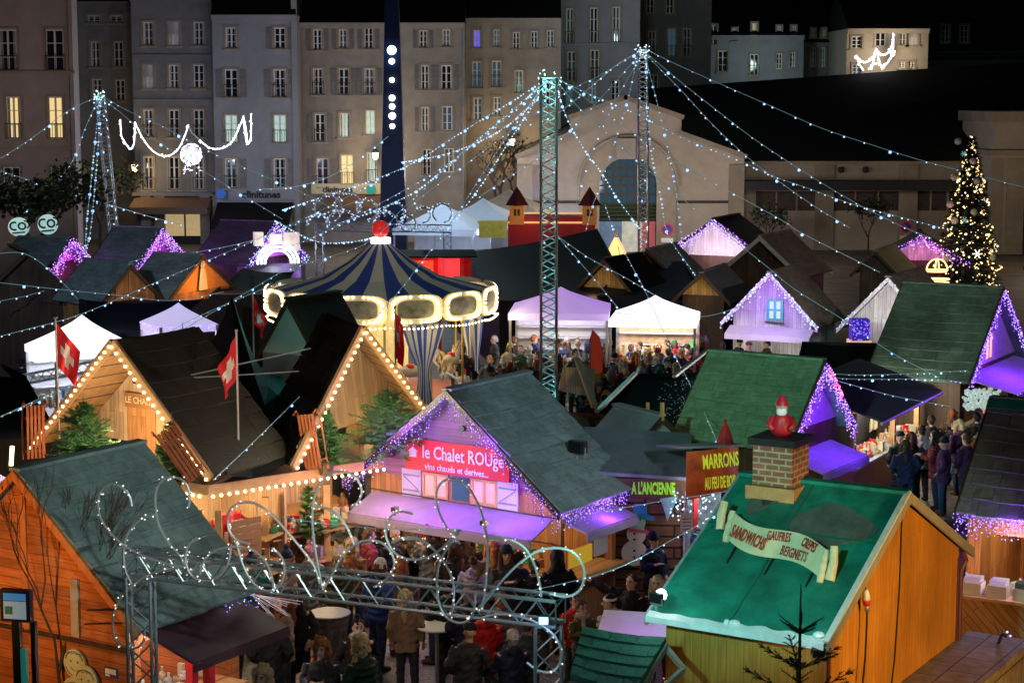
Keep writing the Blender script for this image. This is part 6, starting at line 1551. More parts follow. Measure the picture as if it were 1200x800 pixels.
for k, aa in enumerate((-62, -15, 28, 160, 205)):
    a = R(aa); M_ = Matrix.Translation((RA * .93 * math.cos(a), RA * .93 * math.sin(a), 0)) @ Matrix.Rotation(a + PI / 2, 4, 'Z')
    m = MB(); m.M = M_; NF = 12
    for i in range(NF):
        m.mi = i % 2; x0_, x1_ = (-.5 + i / NF) * 1.35, (-.5 + (i + 1) / NF) * 1.35
        y0_, y1_ = .06 * math.sin(i * 2.2), .06 * math.sin((i + 1) * 2.2)
        pz = [(2.66, 1.05), (2.0, .7), (1.45, .32), (1.3, .26), (1.0, .3), (.5, .42), (.3, .45)]
        for (za_, wa_), (zb_, wb_) in zip(pz, pz[1:]): m.face((x0_ * wa_, y0_ * wa_, za_), (x0_ * wb_, y0_ * wb_, zb_), (x1_ * wb_, y1_ * wb_, zb_), (x1_ * wa_, y1_ * wa_, za_))
    m.build('curtain', [mat('curtain_blue', (.04, .09, .45), .75, .1, 3, .1), mat('curtain_white', (.65, .62, .6), .75, .08, 3, .1)], ca)
for k in range(5): a = 2 * PI * k / 5 - 1.2; lamp(cx_ + 1.9 * math.cos(a), CY + 1.9 * math.sin(a), 2.5, (1, .76, .36), 90, .1)
for k in range(6): a = R(-140 + 27 * k); lamp(cx_ + 3.9 * math.cos(a), CY + 3.9 * math.sin(a), 2.8, (1, .8, .42), 7 + 4.5 * k, .1)
# horses
def horse_mesh():
    m = MB()
    m.tube([(-.34, 0, .0), (-.2, 0, .03), (.0, 0, .0), (.2, 0, .02), (.33, 0, .06)], [.12, .17, .155, .16, .12], 10)
    m.tube([(.28, 0, .08), (.42, 0, .27), (.5, 0, .42)], [.12, .085, .07], 8); m.tube([(.47, 0, .45), (.58, 0, .38), (.69, 0, .29)], [.075, .065, .04], 8)
    for s in (-1, 1): m.tube([(.47, s * .035, .48), (.46, s * .05, .57)], [.025, .006], 5)
    for x, y, pts in ((.27, .09, [(.0, -.05), (.2, -.2), (.12, -.4), (.16, -.44)]), (.27, -.09, [(0, -.05), (.28, -.1), (.32, -.3), (.36, -.33)]),
                      (-.28, .09, [(0, -.02), (.05, -.22), (-.14, -.38), (-.1, -.54)]), (-.28, -.09, [(0, -.02), (-.02, -.24), (-.2, -.36), (-.22, -.5)])):
        m.tube([(x + a, y, b) for a, b in pts], [.085, .055, .032, .036], 7)
    return m
H0 = None
for k in range(9):
    a = 2 * PI * k / 9 + .25; ps = (2.35 * math.cos(a), 2.35 * math.sin(a), 1.05 + .18 * (k % 3))
    if H0 is None:
        hm = horse_mesh().build('horse', mat('horse_cream', (.6, .52, .4), .4, .2, 3, 0), None, True); H0 = hm
        sm = MB(); sm.tube([(-.1, 0, .12), (0, 0, .145), (.1, 0, .13)], [.1, .12, .1], 8); sdl = sm.build('saddle', REDPAINT, hm, True)
        tm = MB(); tm.tube([(-.38, 0, .08), (-.52, 0, .02), (-.58, 0, -.25)], [.04, .06, .015], 6); tm.tube([(.3, 0, .22), (.4, 0, .36), (.45, 0, .5)], [.03, .05, .03], 6); tail = tm.build('mane', mat('gold_mane', (.5, .3, .08), .5), hm, True)
        h = hm; kids = [sdl, tail]
    else:
        h = H0.copy(); COL.objects.link(h)
        for q in kids: c = q.copy(); COL.objects.link(c); c.parent = h
    h.parent = ca; h.location = ps; h.rotation_euler = (0, 0, a + PI / 2)
sw = MB(); sw.tube([(0, 0, 0), (.12, 0, .35), (.0, 0, .75), (-.28, 0, .92), (-.5, 0, .85)], [.3, .26, .16, .12, .06], 8, flat=.3); sw = sw.build('carriage_scroll', mat('pale_blue_scroll', (.45, .52, .65), .5), ca, True)
q = at(535, 440, CY - 2.6); sw.location = (q.x - cx_, -2.6, .35)
# ================================================================ stalls between the chalets
# à l'ancienne stall with the painted snowman wall
AY = 32.8
p0, p1 = at(705, 560, AY), at(797, 574, AY)
an = thing('food_hut', 'low hut with blue grey roof and a green lettered board ending A L\'ANCIENNE', 'hut', (p0.x, AY, 0), R(-4))
wd = (p1 - p0).length + .1; zt = p0.z
m = MB(); m.prism([(-.35, -.25, zt + .12), (wd + .1, -.25, zt + .02), (wd + .1, 1.5, zt + .5), (-.35, 1.5, zt + .6)], (0, 0, .06)); m.build('roof', TARP_GREY, an)
m = MB(); m.bx(-.2, wd, .0, 1.4, 0, zt - .02); m.build('wall', brickmat('stacked_log_wall', (.2, .1, .045), (.13, .065, .03), (.03, .015, .01), 1.3, .2, .02, .4, 0, .7, 1, .8), an)
m = MB(); m.bx(-.2, wd, -.1, -.05, zt - .34, zt + .02); sb = m.build('sign_board', mat('brown_sign', (.1, .045, .02), .6), an)
text('lettering', "A L'ANCIENNE", .29, mat('acid_green_paint', (.25, .62, .03), .5, em=(.4, 1, .05), es=.25), sb, (.92, -.11, zt - .16), (PI / 2, 0, 0), .004, .012, sx=.4)
hut2 = chalet('small plain grey gabled hut behind the blue grey roof', 2.45, 35.9, 32, .85, 1.5, 2.35, 3.1, mat('lilac_grey_sheet', (.3, .28, .34), .6, .15, 3, .2), TARP_GREY, mat('grey_lilac_boards', (.3, .29, .33), .7), over=.06)
m = MB(); m.bx(-.03, .03, -.8, -.74, 3.05, 3.4); m.build('post', WOODTRIM, hut2)
sn = thing('snowman_cutout', 'painted snowman cutout with teal hat and pink scarf on the log wall', 'painted board', (at(744, 610, AY - .2).x, AY - .12, at(744, 657, AY).z), R(-4)); sn.scale = (.86, .86, .86)
m = MB(); m.tube([(0, -.01, .2), (0, .02, .2)], .27, 20); m.tube([(.04, -.02, .6), (.04, .01, .6)], .2, 20); m.build('body', WHITE, sn)
m = MB(); m.tube([(.06, -.03, .86), (.06, 0, .86)], .17, 20); m.build('head', mat('pale_teal_paint', (.3, .6, .52), .6), sn)
m = MB(); m.prism([(-.18, -.04, .98), (.4, -.04, .9), (.42, -.04, .96), (.26, -.04, 1.03), (.24, -.04, 1.24), (.0, -.04, 1.26), (-.04, -.04, 1.06)], (0, .03, 0)); m.build('hat', mat('teal_paint', (.02, .25, .3), .6), sn)
m = MB(); m.prism([(-.12, -.045, .74), (.26, -.045, .7), (.5, -.045, .52), (.42, -.045, .45), (.22, -.045, .64), (-.12, -.045, .66)], (0, .02, 0)); m.build('scarf', mat('pink_paint', (.6, .12, .22), .6), sn)
m = MB()
for z in (.12, .26, .5, .62): m.tube([(.0, -.035, z), (0, -.012, z)], .025, 8)
m.prism([(.05, -.05, .84), (.05, -.05, .88), (-.12, -.05, .84)], (0, .01, 0)); m.tube([(.0, -.04, .92), (0, -.032, .92)], .02, 6); m.tube([(.12, -.04, .92), (.12, -.032, .92)], .02, 6); m.build('button', BLACK, sn)
hn = thing('elf_hat_cutout', 'small pale green painted leaf shape hung on the log wall right of the snowman', 'painted board', at(781, 594, AY - .2), R(-4))
m = MB(); m.prism([(-.12, 0, .15), (.2, 0, .2), (.1, 0, -.05), (.02, 0, -.25), (-.05, 0, -.02)], (0, .02, 0)); m.build('board', mat('pale_teal_paint', (.3, .6, .52), .6), hn)
# marrons stall
MY = 31.6
ms = thing('chestnut_stall', 'open white lit stall under a curved red board reading MARRONS AU FEU DE BOIS', 'stall', (at(829, 600, MY).x, MY, 0), R(12))
zb, zt = at(0, 574, MY).z, at(0, 522, MY).z
m = MB(); N = 10
for k in range(N):
    x0_, x1_ = -.46 + .92 * k / N, -.46 + .92 * (k + 1) / N; f = lambda x: (-.35 + .5 * (x * x))
    m.prism([(x0_, f(x0_), zb - .1 + .2 * (x0_ + .46)), (x1_, f(x1_), zb - .1 + .2 * (x1_ + .46)), (x1_, f(x1_), zt + .1 * x1_), (x0_, f(x0_), zt + .1 * x0_)], (0, .03, 0))
sb = m.build('sign_board', mat('rust_red_board', (.42, .07, .015), .4, .5, 5, .1, em=(1, .15, .03), es=.05), ms)
YG = mat('yellow_green_paint', (.6, .6, .05), .5, em=(.8, .9, .05), es=.3)
for s_, px, z, sz in (('MARRONS', .1, zt - .2, .34), ('AU FEU DE BOIS', .1, zb + .2, .28)): text('lettering', s_, sz, YG, sb, (px, -.375, z), (PI / 2, R(-4), 0), .004, .008, sx=.4 if s_[0] == 'M' else .27)
for a in (-.46, .4): m = MB(); m.bx(a, a + .04, -.2, -.15, 0, zb); m.build('post', WHITE, ms)
m = MB(); m.bx(-.12, -.04, .4, .48, 0, zb); m.build('red_post', REDPAINT, ms)
m = MB(); m.bx(-.1, .6, 1.0, 1.05, 0, .9); m.bx(-.3, .7, .4, .9, 0, .95); m.build('counter', WHITE, ms); m = MB(); m.bx(-.1, .6, 1.06, 1.1, .9, 2.4); m.build('back_wall', mat('dim_stall_back', (.16, .2, .2), .8, .6, 4), ms)
m = MB(); m.prism([(-.55, -.3, zt + .02), (.55, -.3, zt + .02), (.6, 1.1, zt - .2), (-.6, 1.1, zt - .2)], (0, 0, .04)); m.build('roof', TARP_GREY, ms)
m = MB(); m.lathe([(.16, zt + .05), (.11, zt + .22), (.02, zt + .42), (0, zt + .43)], 10, (.25, -.15, 0)); m.ball((.25, -.15, zt + .45), .03); m.build('red_hat_ornament', mat('dark_red_felt', (.22, .01, .02), .8), ms)
lamp(ms.location.x, MY + .3, zb - .1, (.9, 1, 1), 42, .1)
m = MB()
for k in range(60): m.octa((rr.uniform(-.4, .5), .9, rr.uniform(1.75, 2.3)), .02)
m.build('garland', BULB, ms, kind='stuff')
bl_ = thing('blue_barrel', 'dark blue barrel on the counter of the chestnut stall', 'barrel', (at(826, 628, 31.3).x, 31.3, .952))
m = MB(); m.lathe([(0, 0), (.22, 0), (.25, .15), (.25, .75), (.22, .85), (0, .85)], 16); m.build('drum', mat('blue_plastic', (.01, .05, .1), .4), bl_, True); m = MB(); m.lathe([(.24, .83), (.25, .86), (.2, .87)], 16); m.build('rim', mat('teal_plastic', (.02, .2, .2), .4), bl_)
nt2 = thing('paper_notice', 'white paper notice pinned at the left post of the chestnut stall', 'notice', at(804, 612, MY - .3), R(12)); m = MB(); m.bx(-.1, .12, -.01, 0, -.17, .17); m.build('sheet', WHITE, nt2); m = MB()
for k in range(4): m.bx(-.07, .09, -.014, -.0105, -.12 + k * .06, -.105 + k * .06)
m.build('print', mat('red_ink', (.5, .1, .1), .6), nt2)
# right hand food stall
FY = 42.7; FA = R(62)
fs = thing('food_stall', 'long brightly lit food stall with brown awning where people queue', 'stall', (8.45, FY, 0), FA)
m = MB(); m.bx(-1.9, 3.3, 1.1, 1.16, 0, 2.3); m.build('back_wall', CREAM, fs)
m = MB(); m.bx(-1.9, 3.3, -.05, .5, .0, .9); m.build('counter', WOODTRIM, fs)
m = MB(); m.bx(-1.9, 3.3, -.1, .55, .904, .95); m.build('counter_top', WHITE, fs)
m = MB(); m.prism([(-2.3, -.75, 2.12), (2.6, -.75, 2.12), (2.6, 1.3, 2.75), (-2.3, 1.3, 2.75)], (0, 0, .05)); m.build('awning', mat('brown_awning_cloth', (.09, .065, .07), .8, .2, 3, .2), fs)
m = MB(); m.tube([(-2.3, -.77, 2.1), (2.6, -.77, 2.1)], .04, 8); m.tube([(.3, -.75, 2.09), (1.9, 1.0, 2.5)], .03, 6); m.build('awning_bar', ALU, fs)
for x in (-1.85, 1.2, 3.2): m = MB(); m.bx(x - .06, x + .06, -.06, .06, .95, 2.2); m.build('post', WOODTRIM, fs)
for k in (-1.4, -.2, 1.0, 2.4): q = rot2(k, .3, FA); lamp(fs.location.x + q[0], FY + q[1], 2.1, (1, .9, .7), 120, .12)
q = rot2(-1.85, .0, FA); clutter('trays of cheese and bread on the lit food stall counter', (fs.location.x + q[0], FY + q[1], .955), (math.cos(FA), math.sin(FA), 0), 5.0, .5, 120, .26, [WHITE, CREAM, CREAM, WOODTRIM, REDPAINT], 31)
q = rot2(-1.85, 1.0, FA); clutter('jars and boxes along the back of the lit food stall', (fs.location.x + q[0], FY + q[1], 1.0), (math.cos(FA), math.sin(FA), 0), 5.0, .08, 90, .9, [WHITE, CREAM, WOODTRIM, CREAM], 32)
wl = thing('bubbly_light_panel', 'white crumpled light panel above the queue beside the violet awning', 'light decoration', at(1150, 467, 42.5), R(30))
m = MB()
for k in range(220): m.ball((rr.uniform(-.55, .55), rr.uniform(-.04, .04), rr.uniform(-.22, .22)), rr.uniform(.025, .05), 6, 4)
m.build('globes', mat('frosted_globes', (.7, .72, .7), .5, .4, 6, 0, em=(.85, 1, .95), es=.3), wl)
# loose beams, boards and flags round the crowd
def lone_beam(label, a, b, wd, mt, name='wooden_beam', cat='beam'):
    a, b = Vector(a), Vector(b); t = thing(name, label, cat, b); m = MB(); m.beam(a - b, (0, 0, 0), wd, wd * .7); m.build('beam', mt, t)
    return t
lone_beam('slanting orange and grey wooden beam left of the crowd', at(676, 420, 43), at(697, 476, 39), .13, mat('raw_beam', (.45, .25, .1), .6, .5, .6))
lone_beam('white metal awning arm below the crowd', at(745, 437, 41), at(699, 482, 39), .09, ALU, 'awning_arm', 'awning arm')
lone_beam('white metal awning arm running up to the green tiled roof', at(827, 412, 42), at(790, 441, 40), .08, ALU, 'awning_arm', 'awning arm')
lone_beam('short upright wooden post behind the grey gabled hut', at(759, 472, 37.5), at(759, 520, 37), .07, WOODTRIM, 'wooden_post', 'post')
bd = thing('white_board', 'tilted white board behind the teal lit mast', 'board', at(675, 452, 45), R(10)); m = MB(); m.prism([(-.45, 0, -.1), (.45, 0, -.3), (.5, .1, .4), (-.3, .1, .45)], (0, .03, 0)); m.build('panel', WOOD_WHITE, bd)
ff = thing('feather_banner', 'tall red feather banner standing in the crowd', 'banner', (at(698, 430, 50).x, 50, 0))
z0, z1 = at(0, 440, 50).z, at(0, 386, 50).z
m = MB(); m.tube([(-.12, 0, 0), (-.14, 0, z0), (-.16, 0, z1 - .3), (-.08, 0, z1)], .015, 5); m.build('pole', BLACK, ff)
m = MB(); m.prism([(-.12, 0, z0), (.18, 0, z0 + .1), (.2, 0, z1 - .6), (.1, 0, z1 - .2), (-.08, 0, z1), (-.16, 0, z1 - .3)], (0, .01, 0)); m.build('cloth', mat('banner_orange_red', (.6, .07, .04), .7, .1, 3, .05, em=(1, .1, .05), es=.1), ff)
fir('small green lit fir left of the slanting beam', (at(662, 480, 44).x, 44, 0), 1.5, .5, 13, NEEDLE, 9, 8, False)
m = MB()
# horizontal truss at the left white tent
lt = thing('lattice_truss', 'horizontal aluminium lattice truss in front of the left white tent', 'truss', at(-10, 452, 44))
lattice(m, (0, 0, 0), at(118, 427, 44.5) - at(-10, 452, 44), .22, 12, .018, .01); m.build('truss', [ALU, ALU], lt)
lb_ = thing('light_bar', 'short upright warm white light bar left of the upright sled', 'lamp', at(13, 545, 31.5)); m = MB(); m.tube([(0, 0, 0), (.03, 0, .33)], .035, 8); m.build('tube', BULB_WARM, lb_); m = MB(); m.bx(-.06, .06, -.05, .05, -.05, -.003); m.build('base', BLACK, lb_)
pt = pavilion('pink lit tent corner at the left edge in front of the pub', -28, 545, 29.5, (.72, .7), at(-28, 545, 29.5).z + .15, at(-28, 545, 29.5).z - .5, CANVAS_PURPLE, R(20))
# festive light garlands across the far street
def garland(label, Y, curves, col, r=.08):
    p = at(curves[0][0][0], curves[0][0][1], Y); t = thing('light_garland', label, 'light decoration', p)
    for c in curves:
        q_ = []
        for i in range(len(c) - 1):
            a0, a1, a2, a3 = c[max(0, i - 1)], c[i], c[i + 1], c[min(len(c) - 1, i + 2)]
            for k in range(5):
                v = k / 5; f = lambda a, b, e, g_: .5 * (2 * b + (e - a) * v + (2 * a - 5 * b + 4 * e - g_) * v * v + (3 * b - a - 3 * e + g_) * v ** 3)
                q_.append((f(a0[0], a1[0], a2[0], a3[0]), f(a0[1], a1[1], a2[1], a3[1])))
        q_.append(c[-1]); P3 = [at(x, y, Y) - p for x, y in q_]; rg_ = random.Random(7)
        m = MB(); m.tube(P3, r * .5, 6)
        for a, b in zip(P3, P3[1:]):
            for k in range(max(1, int((b - a).length / .12))): m.octa(a.lerp(b, rg_.random()) + Vector((rg_.uniform(-1, 1), rg_.uniform(-1, 1), rg_.uniform(-1, 1))) * r * .9, r * rg_.uniform(.4, .9))
        m.build('rope_light', col, t)
    return t
WR = glow('white_rope', (.86, .88, 1), 2.8)
gl = garland('white swagged light garland with a glowing ball hung across the bluish house', 112, [[(141, 140), (142, 158), (145, 165)], [(145, 165), (152, 174), (157, 168), (158, 143)], [(158, 143), (166, 160), (178, 176), (192, 183), (206, 178), (215, 163), (221, 146)],
    [(234, 164), (245, 173), (260, 174), (272, 166), (280, 150), (285, 138)], [(285, 138), (287, 155), (290, 169), (294, 160), (294, 134)], [(290, 169), (288, 150), (285, 136)]], WR)
q = at(224, 181, 112); m = MB(); rr = random.Random(5)
for k in range(170):
    d = Vector((rr.gauss(0, 1), rr.gauss(0, 1), rr.gauss(0, 1))).normalized() * .62; m.octa(d, .055)
for k in range(24): m.octa((rr.uniform(-.5, .6), 0, -.65 - rr.random() * .5), .04)
bo = m.build('light_ball', WR, gl, kind='stuff'); bo.location = q - gl.location
m = MB(); m.ball((0, 0, 0), .5, 14, 10); bo = m.build('ball_core', mat('ball_core_glow', (.6, .6, .7), .5, .5, 6, 0, em=(.6, .65, 1), es=.6), gl); bo.location = q - gl.location
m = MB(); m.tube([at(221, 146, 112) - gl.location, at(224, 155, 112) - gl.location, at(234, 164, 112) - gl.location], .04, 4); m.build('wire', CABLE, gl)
garland('white light garland with a small bright tree on the hilltop house', 132, [[(1003, 65), (1007, 75), (1012, 83)], [(1003, 65), (1010, 72), (1018, 72), (1025, 64), (1027, 58)], [(1027, 58), (1033, 64), (1041, 62), (1046, 50), (1047, 40)], [(1047, 45), (1046, 62), (1040, 74), (1034, 79)],
    [(1027, 58), (1024, 70), (1021, 82)], [(1027, 58), (1030, 70), (1034, 82)], [(1019, 80), (1027, 74), (1036, 80)]], WR, .1)
# ================================================================ scroll arches of lattice truss
def scroll_arch(label, PA, PB, s, n, scrolls, fl, mats, drop=True, rr_=.016, step=.055, legs=True):
    A, B = PA, PB; t = thing('scroll_arch', label, 'light arch', (A.x, A.y, 0)); o_ = Vector((A.x, A.y, 0))
    m = MB(); lattice(m, A - o_, B - o_, s, n, s * .075, s * .035); m.build('beam', [ALU, ALU], t)
    d = (B - A).normalized()
    if legs:
        for P_, sg_ in ((A, 1), (B, -1)):
            q = P_ - o_ + d * (s * .5) * sg_ ; m = MB(); lattice(m, (q.x, q.y, 0.0), (q.x, q.y, P_.z - s * .55), s, max(4, int(P_.z / s)), s * .075, s * .035); m.build('leg', [ALU, ALU], t)
    u = Vector((d.x, d.y, 0)).normalized(); nn = Vector((u.y, -u.x, 0))
    if nn.y > 0: nn = -nn
    P0 = A + nn * (s * .5 + .03)
    def pl(px, py):
        r_ = ray(px, py); k = (P0 - Vector((0, 0, CAMH))).dot(nn) / r_.dot(nn); return r_ * k + Vector((0, 0, CAMH)) - o_
    rg_ = random.Random(3)
    for c in scrolls:
        pts = []
        for i in range(len(c) - 1):
            p0, p1, p2, p3 = c[max(0, i - 1)], c[i], c[i + 1], c[min(len(c) - 1, i + 2)]
            for k in range(4):
                v = k / 4; f = lambda a, b, e, g_: .5 * (2 * b + (e - a) * v + (2 * a - 5 * b + 4 * e - g_) * v * v + (3 * b - a - 3 * e + g_) * v ** 3)
                pts.append((f(p0[0], p1[0], p2[0], p3[0]), f(p0[1], p1[1], p2[1], p3[1])))
        pts.append(c[-1]); P3 = [pl(*q) for q in pts]
        m = MB(); m.tube(P3, rr_, 6); sc = m.build('scroll', mats[0], t)
        m = MB()
        for a, b in zip(P3, P3[1:]):
            k = max(1, int((b - a).length / step))
            for i in range(k):
                if rg_.random() < fl: continue
                p_ = a.lerp(b, i / k) + Vector((rg_.uniform(-1, 1), rg_.uniform(-1, 1), rg_.uniform(-1, 1))) * rr_ * 2.2
                m.octa(p_, rr_ * rg_.uniform(.5, .95))
        if m.v: m.build('fairy_lights', mats[1], sc, kind='stuff')
    return t, nn
sA = lambda L_: [(x / 2.667, 500 + y / 2.667) for x, y in L_]
sB = lambda L_: [(240 + x / 3.333, 560 + y / 3.333) for x, y in L_]
sC = lambda L_: [(400 + x / 2.667, 500 + y / 2.667) for x, y in L_]
scr = [sA([(412, 248), (402, 210), (372, 184), (340, 180), (313, 205), (307, 245), (315, 285), (340, 325), (375, 360), (420, 390), (480, 415), (540, 432), (580, 436)]),
       sA([(590, 250), (592, 205), (575, 170), (540, 157), (505, 170), (487, 205), (487, 260), (500, 315), (530, 365), (560, 400), (578, 430)]),
       sA([(487, 272), (450, 283), (415, 310), (395, 345), (386, 400), (393, 450), (412, 490)]),
       sA([(580, 436), (520, 445), (470, 460), (420, 490), (380, 530), (357, 580), (352, 630), (365, 670), (395, 690), (425, 690), (448, 670), (453, 635)]),
       sA([(615, 348), (590, 370), (580, 405), (588, 445), (610, 472), (650, 480), (690, 460), (715, 420), (722, 370)]),
       sA([(780, 365), (740, 352), (718, 325), (712, 290), (725, 252), (760, 236), (800, 240), (850, 275), (900, 330), (950, 390), (985, 440), (1000, 490)]),
       sA([(625, 460), (635, 420), (665, 390), (700, 378), (740, 375), (790, 385), (830, 420), (850, 470), (855, 505)]),
       sA([(738, 360), (745, 385), (755, 420), (775, 465), (805, 500), (840, 512), (870, 500), (885, 470), (888, 430), (875, 400), (850, 378)]),
       [(378, 690), (372, 660), (368, 635), (366, 610), (367, 590), (372, 572), (380, 560), (390, 553), (405, 553), (418, 560), (424, 575), (420, 587), (411, 594)],
       sB([(422, 108), (450, 112), (480, 120), (520, 145), (555, 190), (582, 255)]),
       sB([(465, 430), (500, 370), (540, 300), (590, 258), (640, 242), (690, 252), (725, 285), (740, 330), (725, 375), (690, 410), (660, 425)]),
       sB([(810, 140), (770, 130), (730, 145), (708, 185), (710, 235), (740, 290), (790, 315), (850, 315), (905, 290), (950, 250), (985, 205)]),
       sB([(730, 250), (780, 232), (830, 235), (870, 255), (905, 290)]),
       sC([(440, 570), (452, 480), (457, 390), (450, 320), (435, 260), (408, 205), (378, 172), (345, 163), (315, 172), (297, 205), (300, 250), (318, 295), (345, 335), (372, 365)]),
       sC([(372, 320), (330, 380), (305, 430), (298, 490), (305, 550), (330, 595), (370, 612), (400, 600), (415, 570), (418, 520)]),
       sC([(345, 590), (352, 520), (345, 470), (320, 420), (280, 375), (240, 352), (190, 350)]),
       sC([(435, 565), (470, 520), (520, 460), (570, 415), (620, 385), (680, 378), (730, 395), (758, 440), (758, 480), (740, 515), (700, 530), (650, 520)]),
       sC([(460, 345), (520, 350), (570, 375), (600, 420), (618, 480), (625, 530)]),
       sC([(440, 595), (490, 585), (550, 590), (610, 610), (660, 645), (686, 690), (684, 735), (655, 765), (615, 760), (580, 735)])]
SCROLLTUBE = mat('scroll_tube_silver', (.72, .7, .68), .4, .1, 6, 0, .6)
fa, fn = scroll_arch('large front arch of lattice truss with curling scrolls of fairy lights', at(152, 657, 22.4), at(657, 716, 20.2), .29, 26, scr, .42, (SCROLLTUBE, glow('warm_white_fairy_bulb', (1, .9, .85), 1.5)), rr_=.0145, step=.045)
pts2 = []
def arc2(cx, cy, r_, a0, a1, sq_=1.0, N_=8): return [(cx + r_ * math.cos(R(a0 + (a1 - a0) * k / N_)), cy - r_ * sq_ * math.sin(R(a0 + (a1 - a0) * k / N_))) for k in range(N_ + 1)]
scr2 = [arc2(385, 245, 16, -60, 220), arc2(408, 240, 15, 230, -60), arc2(430, 246, 12, -80, 180), arc2(462, 250, 12, -60, 200), arc2(478, 262, 9, 180, -180), arc2(495, 252, 9, -90, 150), arc2(518, 250, 11, 230, -80), arc2(452, 262, 14, 0, 180), arc2(400, 262, 16, 20, 170), arc2(372, 262, 12, -20, 190)]
scroll_arch('small far arch of lattice truss with glittering scrolls behind the carousel', at(370, 266, 76), at(528, 268, 78), .3, 26, scr2, .0, (SCROLLTUBE, BULB), rr_=.035, step=.11)
lamp(at(374, 290, 74).x, 74, 2.2, (.45, .2, 1), 60, .15)
# lights that colour the front arch
q = onz(160, 900, 1.6); lamp(at(215, 640, 18.6).x, 18.4, 4.8, (1, .74, .64), 60, .25); lamp(at(520, 700, 17).x, 17.0, 4.4, (.45, 1, .85), 55, .25)
bx2 = thing('arch_floodlight', 'small cold blue lamp clipped to the right leg of the front arch', 'floodlight', at(637, 726, 19.9)); m = MB(); m.bx(-.06, .06, -.03, .03, -.05, .05); m.build('housing', BLACK, bx2); m = MB(); m.bx(-.05, .05, -.04, -.031, -.04, .04); m.build('lens', BULB_BLUE, bx2)
lamp(bx2.location.x - .1, 19.7, bx2.location.z, (.3, .6, 1), 7, .05)
lamp(at(650, 780, 20).x + .1, 19.3, 1.5, (.2, .75, .9), 12, .1)
for x_, y_, z_ in ((-3.6, 28.6, 3.2), (-1.0, 28.0, 3.1), (-4.3, 26.0, 2.7), (-.2, 25.0, 3.0)): lamp(x_, y_, z_, (1, .74, .48), 30, .15)  # added fill lamps for the foreground crowd, standing in for stall spill
# the bright lamp at the corner of the sandwich chalet
p = at(769, 700, 23.3)
floodlight('dazzling white floodlight at the left corner of the sandwich chalet', p, (3.6, 25.2, 3.0), (.65, 1, .92), glow('white_lamp_glass', (.85, 1, 1), 14), 0, 130, .55)
m = MB(); m.ball((0, -.1, .02), .075, 12, 8); fb = m.build('lamp_dome', glow('white_lamp_glass', (.85, 1, 1), 14), bpy.data.objects[[o_.name for o_ in bpy.data.objects if o_.get('label', '').startswith('dazzling')][0]], True)
lamp(p.x - .15, p.y - .35, p.z + .5, (.5, 1, .95), 16, .06)
q = loc2w(br_, -2.9, -1.15, 2.42); fl_ = floodlight('small black floodlight at the white lit eave corner of the sandwich chalet', q, loc2w(br_, -1.6, .2, 3.2), (.6, 1, .92), glow('white_lamp_glass', (.85, 1, 1), 14), 0, 150, .5)
lamp(q.x - .1, q.y - .1, q.z + .45, (.6, 1, .92), 9, .05)
# ================================================================ things at the front
def high_table(label, px, py, z, mt, skirt=None):
    q = onz(px, py, z); t = thing('standing_table', label, 'table', (q.x, q.y, 0))
    m = MB(); m.lathe([(0, z - .03), (.33, z - .03), (.34, z - .015), (.33, z), (0, z)], 22); m.build('table_top', mt, t)
    m = MB(); m.tube([(0, 0, .03), (0, 0, z - .03)], .03, 8); m.lathe([(0, 0), (.24, 0), (.22, .03), (.03, .05)], 16); m.build('leg', STEEL, t)
    if skirt:
        m = MB(); N = 20
        for k in range(N):
            a0, a1 = 2 * PI * k / N, 2 * PI * (k + 1) / N; r0 = .3 + .03 * (k % 2); r1 = .3 + .03 * ((k + 1) % 2)
            m.face((r0 * .6 * math.cos(a0), r0 * .6 * math.sin(a0), .25), (r1 * .6 * math.cos(a1), r1 * .6 * math.sin(a1), .25), (r1 * math.cos(a1), r1 * math.sin(a1), z - .05), (r0 * math.cos(a0), r0 * math.sin(a0), z - .05))
        m.build('cloth', skirt, t)
    return t
high_table('round silver topped standing table with a checked cloth', 386, 717, 1.1, STEEL, brickmat('checked_cloth', (.2, .17, .16), (.06, .05, .05), (.12, .1, .1), .12, .12, .03, 0, 0, .8))
high_table('round pale topped standing table in lilac light', 512, 732, 1.1, WHITE)
# green shake roofed kiosk beside the arch leg
gk = thing('shake_roofed_kiosk', 'little kiosk with green wood shake roof in front of the lilac lit counter', 'kiosk', (at(722, 770, 22.6).x, 22.6, 0), R(-10))
a, b, c, d = at(683, 737, 23.3) - gk.location, at(781, 750, 23.0) - gk.location, at(745, 812, 21.9) - gk.location, at(668, 795, 22.2) - gk.location
Mi = Matrix.Rotation(R(10), 4, 'Z'); a, b, c, d = [Mi @ v for v in (a, b, c, d)]
m = MB(); slope(m, a, b, c, d, .05, 5); m.build('roof', ROOF_SHAKE, gk)
m = MB()
for P_, Q_ in ((b, c), (d, c), (a, b)): m.beam(P_ - Vector((0, 0, .06)), Q_ - Vector((0, 0, .06)), .05, .08)
m.beam(b - Vector((0, 0, .1)), b + Vector((.25, -.35, -.25)), .06); m.beam(b + Vector((.25, -.35, -.25)), c - Vector((0, 0, .25)), .06); m.build('frame', mat('weathered_rail', (.3, .24, .2), .7), gk)
m = MB(); m.bx(min(a.x, d.x) + .1, b.x - .15, d.y + .25, a.y - .1, 0, min(c.z, d.z) - .1); m.build('wall', WOOD_DARK, gk)
pc = thing('lilac_counter', 'white counter awning in lilac light behind the green shake kiosk', 'counter', (at(750, 735, 25).x, 25, 0), R(-12))
